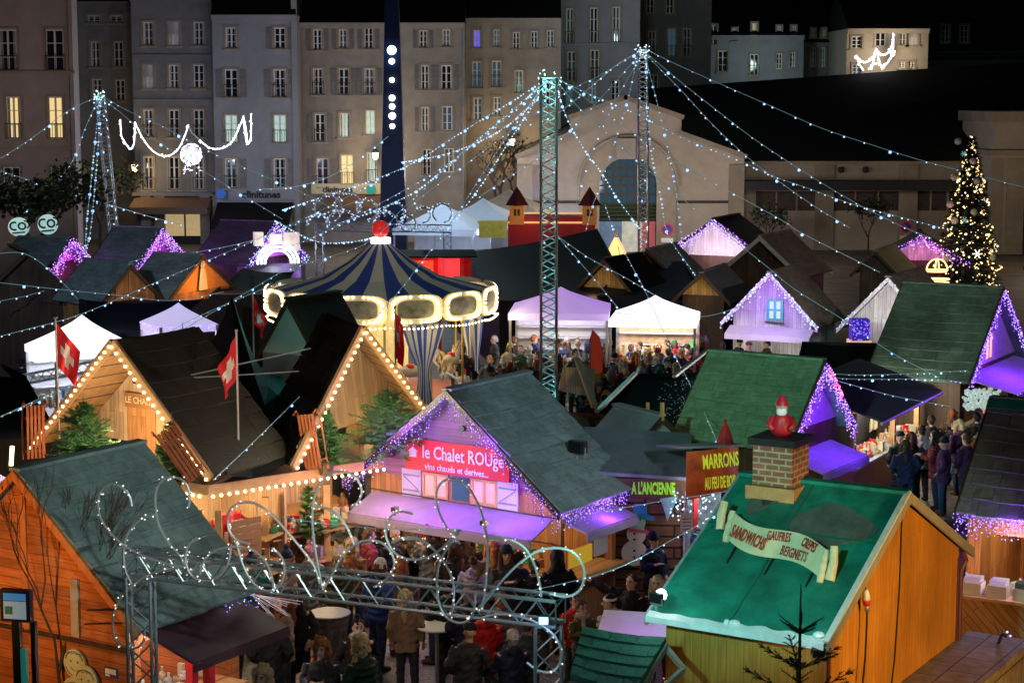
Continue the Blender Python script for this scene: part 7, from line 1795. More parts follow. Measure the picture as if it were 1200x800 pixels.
z = at(0, 735, 25).z; m = MB(); m.prism([(-.55, -.35, z - .1), (.55, -.35, z - .1), (.55, .3, z + .1), (-.55, .3, z + .1)], (0, 0, .04)); m.build('awning', CANVAS, pc); m = MB(); m.bx(-.5, .5, -.2, .25, 0, .95); m.build('front', WOOD, pc)
lamp(pc.location.x, 24.6, z + .5, (.6, .15, 1), 8, .08)
fm = thing('firewood_fair_lights', 'heap of red and amber lights at the bottom beside the sandwich chalet', 'light decoration', onz(802, 800, .9)); m = MB()
for k in range(60): m.octa((rr.uniform(-.3, .35), rr.uniform(-.2, .2), rr.uniform(0, .12)), .014)
m.build('bulbs', glow('amber_bulb', (1, .25, .05), 1.6), fm, kind='stuff')
# stone ledge at the right
ld = thing('stone_ledge', 'low wall of pale slabs beside the sandwich chalet at the bottom right', 'wall', loc2w(br_, 0, 0, 0), R(58.6))
m = MB(); m.bx(-2.9, 3.05, -2.05, -1.13, 0, 1.13); m.build('core', SLAB, ld); m = MB(); m.bx(-2.95, 3.1, -2.1, -1.13, 1.134, 1.2); m.build('coping', SLAB, ld)
pl_ = thing('power_plug', 'white and red industrial power plug hanging by the orange gable', 'power plug', at(1015, 700, 23.45), R(58.6))
m = MB(); m.M = Matrix.Rotation(R(-14), 4, 'Y'); m.tube([(0, 0, .12), (0, 0, .05), (0, 0, -.02)], [.035, .05, .055], 10); m.build('cap', WHITE, pl_, True)
m = MB(); m.M = Matrix.Rotation(R(-14), 4, 'Y'); m.tube([(0, 0, -.022), (0, 0, -.1)], [.055, .045], 10); m.build('collar', REDPAINT, pl_, True); m = MB(); m.M = Matrix.Rotation(R(-14), 4, 'Y'); m.tube([(0, 0, -.102), (0, 0, -.2)], [.035, .03], 8); m.build('grip', STEEL, pl_, True)
m = MB(); m.tube([(.045, 0, -.19), (.05, 0, -.35), (.02, 0, -.8), (-.06, .02, -1.5)], .014, 6); m.tube([(-.02, 0, .11), (-.06, .06, .35)], .01, 5); m.build('cable', CABLE_DARK, pl_)
# leader of a young spruce in front of the chalet
def spruce_leader():
    p = at(935, 860, 20.0); p.z = 0; t = thing('young_spruce', 'top of a sparse young spruce in front of the sandwich chalet', 'fir tree', (p.x, p.y, 0))
    zt = at(0, 685, p.y).z; m = MB(); mt = MB(); rr = random.Random(6)
    mt.tube([(0, 0, 0), (0, 0, zt - .5), (0, 0, zt)], [.05, .016, .005], 7)
    def twig(a, b, k):
        mt.tube([a, b], [.008, .004], 4, False); n_ = int((b - a).length / .005)
        for i in range(n_):
            c = a.lerp(b, i / n_); d = (b - a).normalized(); w_ = rr.uniform(0, 2 * PI); s_ = d.orthogonal().normalized(); s2 = d.cross(s_)
            v = (s_ * math.cos(w_) + s2 * math.sin(w_) + d * .8).normalized() * rr.uniform(.03, .05); q = v.cross(d).normalized() * .0045
            m.face(c - q, c + v, c + q)
        if k:
            for f in (.4, .65, .85):
                for s_ in (-1, 1):
                    dd = (b - a); sd = dd.cross(Vector((0, 0, 1))).normalized() * s_; c = a.lerp(b, f); twig(c, c + (dd.normalized() * .7 + sd * .7).normalized() * dd.length * .42 * (1.2 - f), k - 1)
    twig(Vector((0, 0, zt - .55)), Vector((0, 0, zt)), 0)
    for z, L_, k in ((zt - .52, .3, 0), (zt - .55, .26, 0), (zt - .95, .52, 1), (zt - 1.3, .7, 1), (zt - 1.65, .85, 1)):
        for i in range(5): a = 2 * PI * (i + rr.random() * .5) / 5; b0 = Vector((0, 0, z)); twig(b0, b0 + Vector((math.cos(a), math.sin(a), .55)).normalized() * L_, k)
    m.build('needles', mat('blue_green_needles', (.015, .05, .04), .6, .3, 8), t); mt.build('trunk', BARK, t)
spruce_leader()
# bus-stop totem bottom left
to = thing('bus_stop_totem', 'dark bus stop totem with a lit blue and white panel at the bottom left', 'bus stop', onz(28, 970), R(-12))
zt, zb = at(0, 690, to.location.y).z, at(0, 727, to.location.y).z
for a, b in ((-.05, .05), (.2, .26)): m = MB(); m.bx(a, b, -.04, .04, 0, zb); m.build('post', BLACK, to)
m = MB(); m.bx(-.19, .21, -.05, .05, zb, zt); hd = m.build('head', mat('navy_panel', (.01, .02, .04), .4), to)
m = MB(); m.bx(-.14, .16, -.06, -.052, zb + .04, zt - .14); m.mi = 1; m.bx(-.14, .16, -.06, -.052, zt - .13, zt - .04); m.mi = 2; m.bx(-.12, -.02, -.066, -.061, zb + .1, zb + .2)
m.build('panel', [mat('pale_lit_panel', (.4, .5, .55), .5, .1, 3, 0, em=(.5, .75, .85), es=.2), mat('blue_lit_panel', (.05, .2, .5), .5, .1, 3, 0, em=(.1, .45, 1), es=.25), mat('green_patch', (.1, .4, .4), .5)], hd)
m = MB(); m.bx(-.04, .12, -.03, .03, .3, zb - .35); m.build('timetable', mat('teal_panel', (.03, .25, .22), .4, .1, 3, 0, em=(.05, .6, .5), es=.12), to)
# twig with blue lights bottom right
tw = thing('lit_twig', 'bare twig with small blue lights at the bottom right corner', 'plant', onz(1190, 830, .0)); m = MB(); rr = random.Random(9)
for k in range(7):
    a = Vector((rr.uniform(-.1, .1), 0, 0)); b = a + Vector((rr.uniform(-.4, .4), rr.uniform(-.2, .2), rr.uniform(.8, 1.4))); m.tube([a, a.lerp(b, .5) + Vector((.05, 0, .1)), b], [.012, .008, .004], 4)
m.build('stem', BARK, tw); m = MB()
for k in range(8): m.octa((rr.uniform(-.3, .3), -.05, rr.uniform(.5, 1.3)), .022)
m.build('bulbs', BULB_BLUE, tw, kind='stuff')
rd = thing('metal_prop', 'slanting dark metal prop leaning on the stone ledge', 'pole', onz(1160, 800, .6)); m = MB(); m.tube([(-.25, 0, -.6), (.15, 0, .75)], .022, 6); m.tube([(.15, 0, .75), (.22, 0, .72)], .03, 6); m.build('pole', BLACK, rd)
# added unseen spots that brighten the roofs, walls and carousel
spot((8, 6, 12), (.75, 33, 3.3), (.68, .97, .95), 14000, 9, .6, .3)
spot((6, 3, 12), (-4.9, 25.6, 3.2), (.74, 1, .96), 11000, 10.5, .6, .3)
spot((4, 4, 12), (-5.2, 32.6, 4.2), (1, .9, .8), 3500, 11, .8, .3)
spot((-5, 8, 11), (7.6, 43, 3.2), (.42, 1, .7), 17000, 15, .8, .3)
spot((-16, 10, 14), (-13, 70, 3), (.6, .76, 1), 30000, 18, .9, .3)
spot((16, 10, 14), (10, 64, 3), (1, .84, .74), 22000, 18, .9, .3)
spot((-4, 8, 9.5), (3.4, 25, 3.1), (.35, 1, .85), 8500, 14, .7, .3)
spot((9.5, 17, 3.2), (5.6, 25, 1.6), (1, .52, .12), 3400, 50, .8, .12)
spot((-9, 34, 11), (cx_, CY, 3.9), (1, .93, .82), 3600, 24, .7, .3)
spot((-9.5, 20.5, 3.2), (-7, 24.8, 2.9), (1, .42, .1), 1000, 60, .9, .12)
# ================================================================ people
def voxel(mb, vox, name, smooth=3):
    me = bpy.data.meshes.new('tmp'); me.from_pydata([tuple(v) for v in mb.v], [], mb.f); me.update()
    o = bpy.data.objects.new('tmp', me); COL.objects.link(o)
    r = o.modifiers.new('r', 'REMESH'); r.mode = 'VOXEL'; r.voxel_size = vox; r.adaptivity = 0
    if smooth: s = o.modifiers.new('s', 'SMOOTH'); s.factor = .5; s.iterations = smooth
    dg = bpy.context.evaluated_depsgraph_get(); dg.update()
    res = bpy.data.meshes.new_from_object(o.evaluated_get(dg)); res.name = name
    bpy.data.objects.remove(o); bpy.data.meshes.remove(me)
    res.polygons.foreach_set('use_smooth', [True] * len(res.polygons))
    return res
ARMS = {  # (elbow, wrist) for right (+x is the person's left as seen from the front; figures face -y)
    'down': (((-.25, .02, 1.12), (-.25, -.07, .88)), ((.25, .02, 1.12), (.25, -.07, .88))),
    'pocket': (((-.29, .06, 1.13), (-.2, -.1, .96)), ((.29, .06, 1.13), (.2, -.1, .96))),
    'cup': (((-.25, .0, 1.13), (-.13, -.23, 1.24)), ((.28, .05, 1.12), (.2, -.1, .96))),
    'phone': (((-.23, -.04, 1.14), (-.07, -.29, 1.22)), ((.23, -.04, 1.14), (.07, -.29, 1.22))),
    'lean': (((-.25, -.12, 1.15), (-.18, -.38, 1.12)), ((.25, -.12, 1.15), (.18, -.38, 1.12))),
    'point': (((-.42, -.12, 1.4), (-.68, -.2, 1.5)), ((.27, .02, 1.12), (.24, -.08, .9))),
}
def limbs(pose): return ARMS[pose]
def legs_pts(walk):
    if walk: return [[(-.09, 0, .92), (-.1, -.13, .5), (-.1, -.16, .09)], [(.09, 0, .92), (.1, .02, .5), (.1, .2, .13)]]
    return [[(-.09, 0, .92), (-.11, -.015, .5), (-.12, .01, .09)], [(.09, 0, .92), (.11, -.015, .5), (.12, .01, .09)]]
BODY = {}
def ripple(me, f):
    ns = [v.vector.copy() for v in me.vertex_normals]; cs = [v.co.copy() for v in me.vertices]; buf = []
    for q, n_ in zip(cs, ns): buf.extend(q + n_ * f(q))
    me.vertices.foreach_set('co', buf); me.update()
def body_mesh(pose, walk):
    key = (pose, walk)
    if key in BODY: return BODY[key]
    m = MB()
    m.rings([(0, .0, .84, .14, .1), (0, 0, .95, .155, .11), (0, 0, 1.1, .135, .095), (0, 0, 1.25, .16, .105), (0, .005, 1.38, .165, .09), (0, .01, 1.44, .08, .065)], 14)
    m.tube([(0, .015, 1.4), (0, .005, 1.48), (0, -.005, 1.56)], [.06, .052, .055], 10)
    # head: skull, face, jaw, nose, brow, ears
    m.ball((0, .012, 1.625), .1, 14, 10, (.82, 1.0, 1.08)); m.ball((0, -.03, 1.575), .072, 12, 8, (.86, .88, 1.25)); m.ball((0, -.06, 1.515), .034, 8, 6, (1.1, .9, .8))
    m.tube([(0, -.09, 1.61), (0, -.112, 1.575), (0, -.098, 1.562)], [.011, .019, .014], 6)
    for s in (-1, 1):
        m.ball((s * .082, .012, 1.59), .024, 8, 6, (.4, .8, 1.2)); m.ball((s * .033, -.078, 1.632), .018, 6, 5, (1.5, .7, .5))
    for hip, knee, ank in legs_pts(walk):
        m.tube([hip, Vector(hip).lerp(Vector(knee), .5), knee, Vector(knee).lerp(Vector(ank), .35), ank], [.088, .075, .055, .056, .038], 10)
        m.tube([(ank[0], ank[1] + .045, ank[2] - .04), (ank[0], ank[1] - .06, ank[2] - .045), (ank[0], ank[1] - .16, ank[2] - .06)], [.04, .042, .03], 8)
    for s, (e, w_) in zip((-1, 1), limbs(pose)):
        sh = Vector((s * .175, .01, 1.375)); e = Vector(e); w_ = Vector(w_)
        m.tube([sh, sh.lerp(e, .5), e, e.lerp(w_, .4), w_], [.055, .048, .04, .04, .027], 10)
        d = (w_ - e).normalized(); side = d.cross(Vector((0, 0, 1)))
        side = side.normalized() if side.length > .2 else Vector((0, 1, 0)); up = side.cross(d)
        pc = w_ + d * .05
        m.tube([w_, pc, w_ + d * .095], [.027, .036, .032], 8, flat=.75)
        for k, (off, ln) in enumerate(((-.027, .062), (-.009, .075), (.009, .07), (.027, .055))):
            b = w_ + d * .085 + side * off; m.tube([b, b + d * ln * .5 - up * .006, b + d * ln - up * .022], [.0095, .009, .008], 6)
        b = w_ + d * .035 - side * s * .028; m.tube([b, b + (d * .6 - side * s * .7).normalized() * .035, b + (d * .9 - side * s * .45).normalized() * .065], [.012, .0105, .009], 6)
    me = voxel(m, .0085, 'person_body', 2)
    me.materials.append(SKIN); me.materials.append(EYE); me.materials.append(LIP)
    idx = []
    for p in me.polygons:
        c = p.center; k = 0
        if c.y < -.055:
            if abs(abs(c.x) - .031) < .014 and abs(c.z - 1.611) < .008: k = 1
            elif abs(abs(c.x) - .033) < .02 and abs(c.z - 1.637) < .006: k = 1
            elif abs(c.x) < .027 and abs(c.z - 1.532) < .0075: k = 2
        idx.append(k)
    me.polygons.foreach_set('material_index', idx)
    BODY[key] = me
    return me
def jacket_mesh(style, pose):
    key = ('j', style, pose)
    if key in BODY: return BODY[key]
    m = MB()
    if style == 'long': lo = [(0, .0, .48, .215, .175), (0, 0, .7, .205, .165), (0, 0, .9, .2, .155)]
    elif style == 'puffer': lo = [(0, 0, .8, .2, .16), (0, 0, .9, .215, .17)]
    else: lo = [(0, 0, .74, .2, .155), (0, 0, .88, .198, .152)]
    m.rings(lo + [(0, 0, 1.05, .185, .145), (0, -.005, 1.2, .2, .15), (0, .0, 1.34, .205, .135), (0, .01, 1.42, .15, .105), (0, .012, 1.47, .088, .082)], 16)
    fat = 1.15 if style == 'puffer' else 1
    for s, (e, w_) in zip((-1, 1), limbs(pose)):
        sh = Vector((s * .18, .01, 1.37)); e = Vector(e); w_ = Vector(w_); L = [sh, sh.lerp(e, .5), e, e.lerp(w_, .5), w_.lerp(e, .06)]
        m.tube(L, [.083 * fat, .076 * fat, .068 * fat, .062 * fat, .05 * fat], 10)
    if style in ('parka', 'puffer'): m.tube([(-.1, .08, 1.43), (0, .13, 1.46), (.1, .08, 1.43)], [.05, .075, .05], 8); m.tube([(-.085, -.05, 1.44), (0, .09, 1.47), (.085, -.05, 1.44)], .04, 8)
    if style == 'hood':
        m.ball((0, .035, 1.62), .135, 14, 10, (.9, .95, 1.08)); m.tube([(0, .05, 1.42), (0, .04, 1.55)], [.12, .12], 12)
    if style == 'puffer':
        for z in (.86, .96, 1.06, 1.16, 1.26, 1.35): m.lathe([(.0, -.02), (.2, -.02), (.222 - .02 * (z > 1.3), 0), (.2, .02), (0, .02)], 14, (0, 0, z))
    me = voxel(m, .0155, 'jacket', 3); BODY[key] = me
    ripple(me, lambda q: noise.noise(Vector((q.x * 11, q.y * 11, q.z * 17 + q.x * 9))) * .022 + noise.noise(q * 30) * .006)
    # open the hood at the face
    if style == 'hood':
        import bmesh
        b = bmesh.new(); b.from_mesh(me)
        bmesh.ops.delete(b, geom=[f for f in b.faces if f.calc_center_median().y < -.035 and 1.52 < f.calc_center_median().z < 1.7 and abs(f.calc_center_median().x) < .085], context='FACES')
        b.to_mesh(me); b.free()
    return me
def trousers_mesh(walk):
    key = ('t', walk)
    if key in BODY: return BODY[key]
    m = MB(); m.rings([(0, 0, .8, .16, .115), (0, 0, .95, .175, .13), (0, 0, 1.04, .165, .12)], 14)
    for hip, knee, ank in legs_pts(walk):
        a = Vector(ank) + Vector((0, 0, .0)); m.tube([hip, Vector(hip).lerp(Vector(knee), .5), knee, Vector(knee).lerp(a, .5), a], [.108, .095, .075, .07, .06], 10)
    me = voxel(m, .0155, 'trousers', 2); BODY[key] = me
    ripple(me, lambda q: noise.noise(Vector((q.x * 9, q.y * 9, q.z * 22))) * .013)
    return me
def shoes_mesh(walk):
    key = ('s', walk)
    if key in BODY: return BODY[key]
    m = MB()
    for hip, knee, ank in legs_pts(walk):
        x, y, z = ank
        m.tube([(x, y + .06, z - .035), (x, y - .06, z - .035), (x, y - .19, z - .055)], [.052, .056, .04], 8); m.tube([(x, y + .01, z + .06), (x, y + .015, z - .03)], [.055, .052], 8)
    me = voxel(m, .0125, 'shoes', 2)
    for v in me.vertices: v.co.z = max(v.co.z, .002 if not walk else v.co.z)
    BODY[key] = me
    return me
def head_mesh(kind):
    key = ('h', kind)
    if key in BODY: return BODY[key]
    m = MB(); rr = random.Random(len(kind)); vox = .0105; sm = 2; cut = False
    def cap(): m.ball((0, .026, 1.645), .1, 14, 10, (.9, 1.02, 1.0))
    if kind in ('short', 'grey', 'receding'): cap(); m.tube([(0, .07, 1.62), (0, .07, 1.53)], [.078, .055], 10); [m.ball((s * .078, .005, 1.625), .028, 6, 5, (.5, 1, 1.2)) for s in (-1, 1)]
    elif kind == 'long':
        cap(); m.tube([(0, .07, 1.62), (0, .095, 1.48), (0, .115, 1.33), (0, .12, 1.22)], [.095, .098, .088, .05], 10, flat=.62)
        for s in (-1, 1): m.tube([(s * .07, .0, 1.68), (s * .092, .005, 1.58), (s * .1, -.02, 1.45), (s * .105, -.07, 1.33)], [.035, .04, .045, .025], 8)
    elif kind == 'curly':
        for k in range(70):
            a = rr.uniform(0, 2 * PI); z = rr.uniform(1.36, 1.74); f = 1.0 if z > 1.5 else .9; r_ = .115 * f * (1 - max(0, z - 1.66) * 6)
            x, y = r_ * math.cos(a), .03 + r_ * math.sin(a)
            if y < -.045 and abs(x) < .075 and z < 1.68: continue
            if z < 1.5 and y < -.06: continue
            m.ball((x, y, z), rr.uniform(.03, .05), 6, 5)
        cap(); vox = .013
    elif kind == 'ponytail':
        cap(); m.tube([(0, .11, 1.66), (0, .16, 1.6), (0, .15, 1.45), (0, .13, 1.32)], [.03, .045, .04, .015], 8)
    elif kind == 'beanie':
        m.lathe([(0, .1), (.05, .095), (.088, .05), (.1, .0), (.106, -.03), (.104, -.055), (0, -.055)], 16, (0, .012, 1.675))
    elif kind == 'bobble':
        m.lathe([(0, .1), (.05, .095), (.088, .05), (.1, .0), (.108, -.03), (.104, -.055), (0, -.055)], 16, (0, .012, 1.675)); m.ball((0, .01, 1.81), .05, 8, 6)
    elif kind == 'cap':
        m.lathe([(0, .07), (.06, .062), (.1, .02), (.108, -.02), (.1, -.035), (0, -.035)], 16, (0, .005, 1.68)); m.prism([(-.075, -.08, 1.645), (.075, -.08, 1.645), (.05, -.165, 1.635), (-.05, -.165, 1.635)], (0, 0, .014))
    elif kind == 'bun':
        cap(); m.ball((0, .09, 1.73), .05, 8, 6)
    me = voxel(m, vox, 'hair', sm); BODY[key] = me
    if kind not in ('beanie', 'bobble', 'cap'):
        ripple(me, lambda q: noise.noise(Vector((q.x * 55, q.y * 55, q.z * 14))) * .011 + noise.noise(q * 22) * .008)
    else:
        ripple(me, lambda q: .0035 * math.sin(q.z * 420) + .004 * noise.noise(q * 30))
    if kind in ('short', 'grey', 'long', 'ponytail', 'bun', 'receding', 'curly'):
        import bmesh
        b = bmesh.new(); b.from_mesh(me)
        bmesh.ops.delete(b, geom=[f for f in b.faces if f.calc_center_median().y < -.058 and f.calc_center_median().z < 1.665 and abs(f.calc_center_median().x) < .07], context='FACES')
        b.to_mesh(me); b.free()
    return me
def scarf_mesh():
    if 'scarf' in BODY: return BODY['scarf']
    m = MB(); m.tube([(.1 * math.cos(2 * PI * k / 14), .0 + .095 * math.sin(2 * PI * k / 14), 1.475 + .012 * math.sin(k * 2)) for k in range(15)], .042, 8); m.tube([(-.04, -.1, 1.46), (-.06, -.16, 1.33), (-.05, -.165, 1.14)], [.04, .045, .04], 8, flat=.5)
    BODY['scarf'] = voxel(m, .0125, 'scarf', 2); return BODY['scarf']
def misc_mesh(kind):
    if kind in BODY: return BODY[kind]
    m = MB()
    if kind == 'backpack': m.tube([(0, .2, .98), (0, .23, 1.15), (0, .2, 1.36)], [.12, .15, .11], 10, flat=.7)
    elif kind == 'shoulder_bag': m.box(.24, .06, .86, .1, .3, .24); m.tube([(.22, .06, .97), (.1, .0, 1.3), (-.08, .03, 1.44)], .012, 5)
    elif kind == 'cup': m.lathe([(0, 0), (.032, 0), (.04, .1), (.036, .1), (.03, .012), (0, .012)], 10, (-.115, -.31, 1.24))
    elif kind == 'headband': m.lathe([(.104, -.02), (.11, 0), (.104, .02)], 16, (0, .02, 1.66))
    o = m.build(kind, BLACK, None, True); BODY[kind] = o.data; bpy.data.objects.remove(o)
    return BODY[kind]
CLR = {'black': (.012, .012, .014), 'charcoal': (.035, .036, .04), 'navy': (.015, .02, .05), 'dark green': (.015, .035, .022), 'brown': (.075, .035, .018), 'rust brown': (.16, .06, .02), 'grey': (.14, .14, .15), 'beige': (.36, .28, .19),
       'red': (.5, .02, .015), 'burgundy': (.12, .012, .02), 'white': (.62, .6, .58), 'ochre': (.36, .2, .03), 'blue': (.02, .05, .2), 'plum': (.07, .02, .07), 'olive': (.08, .075, .03), 'lilac': (.42, .33, .5), 'pink': (.5, .2, .24), 'tan': (.26, .16, .09), 'teal': (.02, .12, .11),
       'blond': (.46, .33, .18), 'auburn': (.2, .06, .02), 'dark': (.018, .012, .009), 'brown haired': (.07, .035, .018), 'grey haired': (.34, .32, .3), 'white haired': (.5, .48, .46), 'ginger': (.3, .11, .03), 'yellow': (.5, .36, .04), 'jeans': (.03, .05, .1)}
def cl(n): return mat('cloth ' + n if n not in ('blond', 'auburn', 'dark', 'brown haired', 'grey haired', 'white haired', 'ginger') else 'hair ' + n, CLR[n], .78, .35, 7, .8, spec=.2)
SKINS = [SKIN, mat('skin_fair', (.62, .42, .33), .5, .06, 8, .05), mat('skin_olive', (.42, .26, .17), .5, .08, 8, .05)]
def setmat(o, m):
    if not o.data.materials: o.data.materials.append(None)
    o.material_slots[0].link = 'OBJECT'; o.material_slots[0].material = m
HAIRWORD = {'short': 'short {} hair', 'grey': 'short {} hair', 'receding': 'cropped {} hair', 'long': 'long {} hair', 'curly': 'curly {} hair', 'ponytail': '{} ponytail', 'bun': '{} hair in a bun', 'beanie': '{} beanie', 'bobble': '{} bobble hat', 'cap': '{} flat cap'}
STYLEWORD = {'coat': 'jacket', 'long': 'long coat', 'puffer': 'padded jacket', 'parka': 'parka', 'hood': 'hooded coat, hood up'}
LABELS = {}
pz = random.Random(77)
def person(px, py, face, where, coat='black', style='coat', head='short', hc='dark', pose='pocket', walk=False, tr='charcoal', scarf=None, extra=(), h=1.0, group=None, skin=None, z=None, lab=None, cat='person'):
    hz = 1.6 * h if z is None else 1.6 * h + z
    p = onz(px, py, hz)
    o = link('person', body_mesh(pose, walk))
    o.location = (p.x, p.y, 0 if z is None else z); o.scale = (h, h, h); o.rotation_euler = (R(pz.uniform(-3.5, 5)), R(pz.uniform(-3, 3)), R(face + pz.uniform(-12, 12)))
    hw = HAIRWORD[head].format(hc.replace(' haired', ''))
    label = lab or 'person in %s %s with %s, %s' % (coat, STYLEWORD[style], hw, where)
    if scarf and not lab: label = 'person in %s %s, %s scarf and %s, %s' % (coat, STYLEWORD[style], scarf, hw, where)
    if style == 'hood' and not lab: label = 'person in %s %s, %s' % (coat, STYLEWORD[style], where)
    LABELS.setdefault(label, []).append((px, py))
    tag(o, label, cat, group)
    if skin: setmat(o, SKINS[skin])
    def child(n, me, m_):
        c = link(n, me, o); setmat(c, m_); return c
    child('jacket', jacket_mesh(style, pose), cl(coat)); child('trousers', trousers_mesh(walk), cl(tr)); child('shoes', shoes_mesh(walk), cl('dark') if tr != 'jeans' else cl('brown'))
    if style != 'hood': child('hat' if head in ('beanie', 'bobble', 'cap') else 'hair', head_mesh(head), cl(hc))
    if head in ('beanie', 'bobble') and style != 'hood' and (int(px) % 2): child('hair', head_mesh('long'), cl('brown haired'))
    if scarf: child('scarf', scarf_mesh(), cl(scarf))
    for e in extra:
        if e == 'cup': child('cup', misc_mesh('cup'), WHITE)
        elif e == 'white headband': child('headband', misc_mesh('headband'), WHITE)
        else: child(e, misc_mesh(e), cl('black' if e == 'shoulder_bag' else 'charcoal'))
    return o
P = person
G1 = 'people in front of the chalet with the red banner'
# face: 0 looks at the camera, 180 has the back to it
W = 'in front of the pub counter'
P(303, 617, 20, W, 'black', 'coat', 'cap', 'charcoal', 'phone', group=G1)
P(326, 613, -15, W, 'navy', 'coat', 'long', 'brown haired', 'cup', group=G1, extra=('cup',))
P(349, 622, 150, W, 'brown', 'coat', 'bobble', 'lilac', 'cup', group=G1)
P(401, 592, 15, 'at the pub post', 'charcoal', 'long', 'bobble', 'brown', 'pocket', scarf='grey', group=G1)
P(257, 624, 160, 'behind the orange chalet roof', 'plum', 'coat', 'beanie', 'blue', group=G1)
P(283, 604, 170, 'by the Santa hats', 'burgundy', 'coat', 'short', 'dark', 'lean', group=G1)
W = 'at the red banner chalet'
P(437, 612, 172, W, 'black', 'coat', 'short', 'dark', 'cup', group=G1, extra=('shoulder_bag',))
P(428, 628, 120, 'beside the scroll arch centre', 'burgundy', 'coat', 'short', 'brown haired', group=G1)
P(471, 612, 185, W, 'charcoal', 'coat', 'beanie', 'black', 'lean', group=G1)
P(503, 622, 165, W, 'grey', 'parka', 'beanie', 'black', 'cup', tr='black', group=G1)
P(521, 622, 190, W, 'navy', 'coat', 'beanie', 'navy', 'lean', group=G1)
P(549, 631, 160, W, 'black', 'coat', 'long', 'dark', 'phone', group=G1)
P(556, 658, 170, 'behind the arch beam', 'lilac', 'puffer', 'bun', 'brown haired', h=.86, group=G1)
P(585, 636, 180, W, 'tan', 'coat', 'short', 'dark', 'lean', group=G1)
P(612, 656, 165, 'at the red banner counter end', 'navy', 'coat', 'short', 'dark', 'cup', group=G1)
P(633, 664, 175, 'by the right arch leg', 'black', 'coat', 'short', 'brown haired', 'pocket', h=.95, group=G1)
P(660, 655, 195, 'at the red banner eave', 'black', 'hood', group=G1)
P(596, 616, 0, 'serving behind the banner counter', 'red', 'coat', 'short', 'brown haired', 'lean', group=G1)
P(478, 592, 5, 'serving under the lilac awning', 'burgundy', 'coat', 'bun', 'dark', 'lean', group=G1)
W = 'below the front arch'
P(321, 727, 195, W, 'black', 'parka', 'grey', 'grey haired', 'pocket', group=G1)
P(334, 708, -70, W, 'beige', 'coat', 'long', 'auburn', 'cup', tr='jeans', extra=('cup',), group=G1)
P(350, 699, -10, W, 'black', 'long', 'long', 'dark', 'pocket', group=G1)
P(375, 757, 5, W, 'charcoal', 'coat', 'curly', 'ginger', 'phone', group=G1, skin=1)
P(417, 735, 25, W, 'black', 'coat', 'bun', 'dark', 'pocket', scarf='white', group=G1, skin=1)
P(430, 757, 40, W, 'dark green', 'puffer', 'curly', 'blond', 'pocket', group=G1, skin=1)
P(306, 789, -25, 'by the orange chalet counter', 'brown', 'coat', 'curly', 'blond', 'pocket', group=G1, skin=1)
P(268, 700, 150, 'by the orange chalet awning', 'olive', 'coat', 'short', 'dark', 'lean', group=G1)
P(526, 690, 185, 'beside the pale standing table', 'black', 'long', 'short', 'dark', 'pocket', group=G1)
P(563, 714, 175, 'pushing towards the arch leg', 'red', 'parka', 'short', 'brown haired', 'phone', tr='charcoal', group=G1)
P(597, 745, 200, 'near the right arch leg', 'navy', 'parka', 'receding', 'grey haired', 'phone', group=G1, extra=('shoulder_bag',))
P(612, 733, 160, 'near the right arch leg', 'charcoal', 'coat', 'short', 'brown haired', 'pocket', group=G1)
P(545, 742, 190, 'behind the lower arch scroll', 'charcoal', 'coat', 'cap', 'black', 'pocket', walk=True, group=G1)
W = 'behind the shake kiosk'
P(672, 706, 30, W, 'red', 'coat', 'short', 'brown haired', 'down', h=.82, group=G1)
P(683, 712, 15, W, 'olive', 'parka', 'short', 'brown haired', 'phone', scarf='beige', h=.88, group=G1)
P(719, 705, -90, W, 'beige', 'puffer', 'ponytail', 'dark', 'pocket', extra=('white headband',), group=G1)
P(735, 681, -35, W, 'black', 'coat', 'short', 'brown haired', 'point', group=G1, skin=1, lab='person in black jacket pointing with an outstretched arm behind the green shake kiosk')
P(766, 632, 40, 'in front of the painted snowman', 'navy', 'coat', 'beanie', 'black', 'cup', group=G1)
P(774, 684, -20, 'beside the dazzling floodlight', 'plum', 'coat', 'long', 'blond', 'pocket', group=G1)
P(806, 603, 150, 'in the chestnut stall', 'black', 'coat', 'short', 'dark', 'lean', group=G1)
# queue at the right hand food stall
G2 = 'people queuing at the lit food stall'
W = 'queuing at the food stall'
P(1056, 511, 195, W, 'black', 'long', 'cap', 'black', group=G2)
P(1071, 513, 185, W, 'navy', 'coat', 'long', 'brown haired', group=G2, extra=('shoulder_bag',))
P(1081, 506, 190, W, 'lilac', 'coat', 'short', 'dark', group=G2)
P(1093, 493, 170, W, 'black', 'coat', 'short', 'dark', 'lean', group=G2)
P(1120, 485, 160, W, 'brown', 'coat', 'long', 'auburn', group=G2)
P(1118, 497, 40, W, 'black', 'parka', 'short', 'brown haired', 'cup', tr='jeans', walk=True, group=G2)
P(1135, 516, 200, W, 'plum', 'coat', 'short', 'brown haired', tr='jeans', group=G2)
P(1149, 490, 165, 'by the right edge roof', 'charcoal', 'coat', 'short', 'dark', group=G2)
P(1158, 500, 30, 'by the right edge roof', 'grey', 'coat', 'long', 'dark', group=G2)
G3 = 'crowd round the white tents'
W = 'left of the purple tent'
P(582, 398, -80, W, 'charcoal', 'coat', 'receding', 'white haired', group=G3)
P(605, 399, 170, W, 'black', 'coat', 'short', 'brown haired', group=G3)
P(597, 408, 150, W, 'grey', 'coat', 'bobble', 'yellow', group=G3)
P(597, 418, 20, W, 'black', 'puffer', 'long', 'blond', scarf='pink', group=G3)
P(611, 410, -10, W, 'dark green', 'coat', 'short', 'dark', 'cup', group=G3)
P(631, 397, 120, W, 'navy', 'coat', 'short', 'auburn', group=G3)
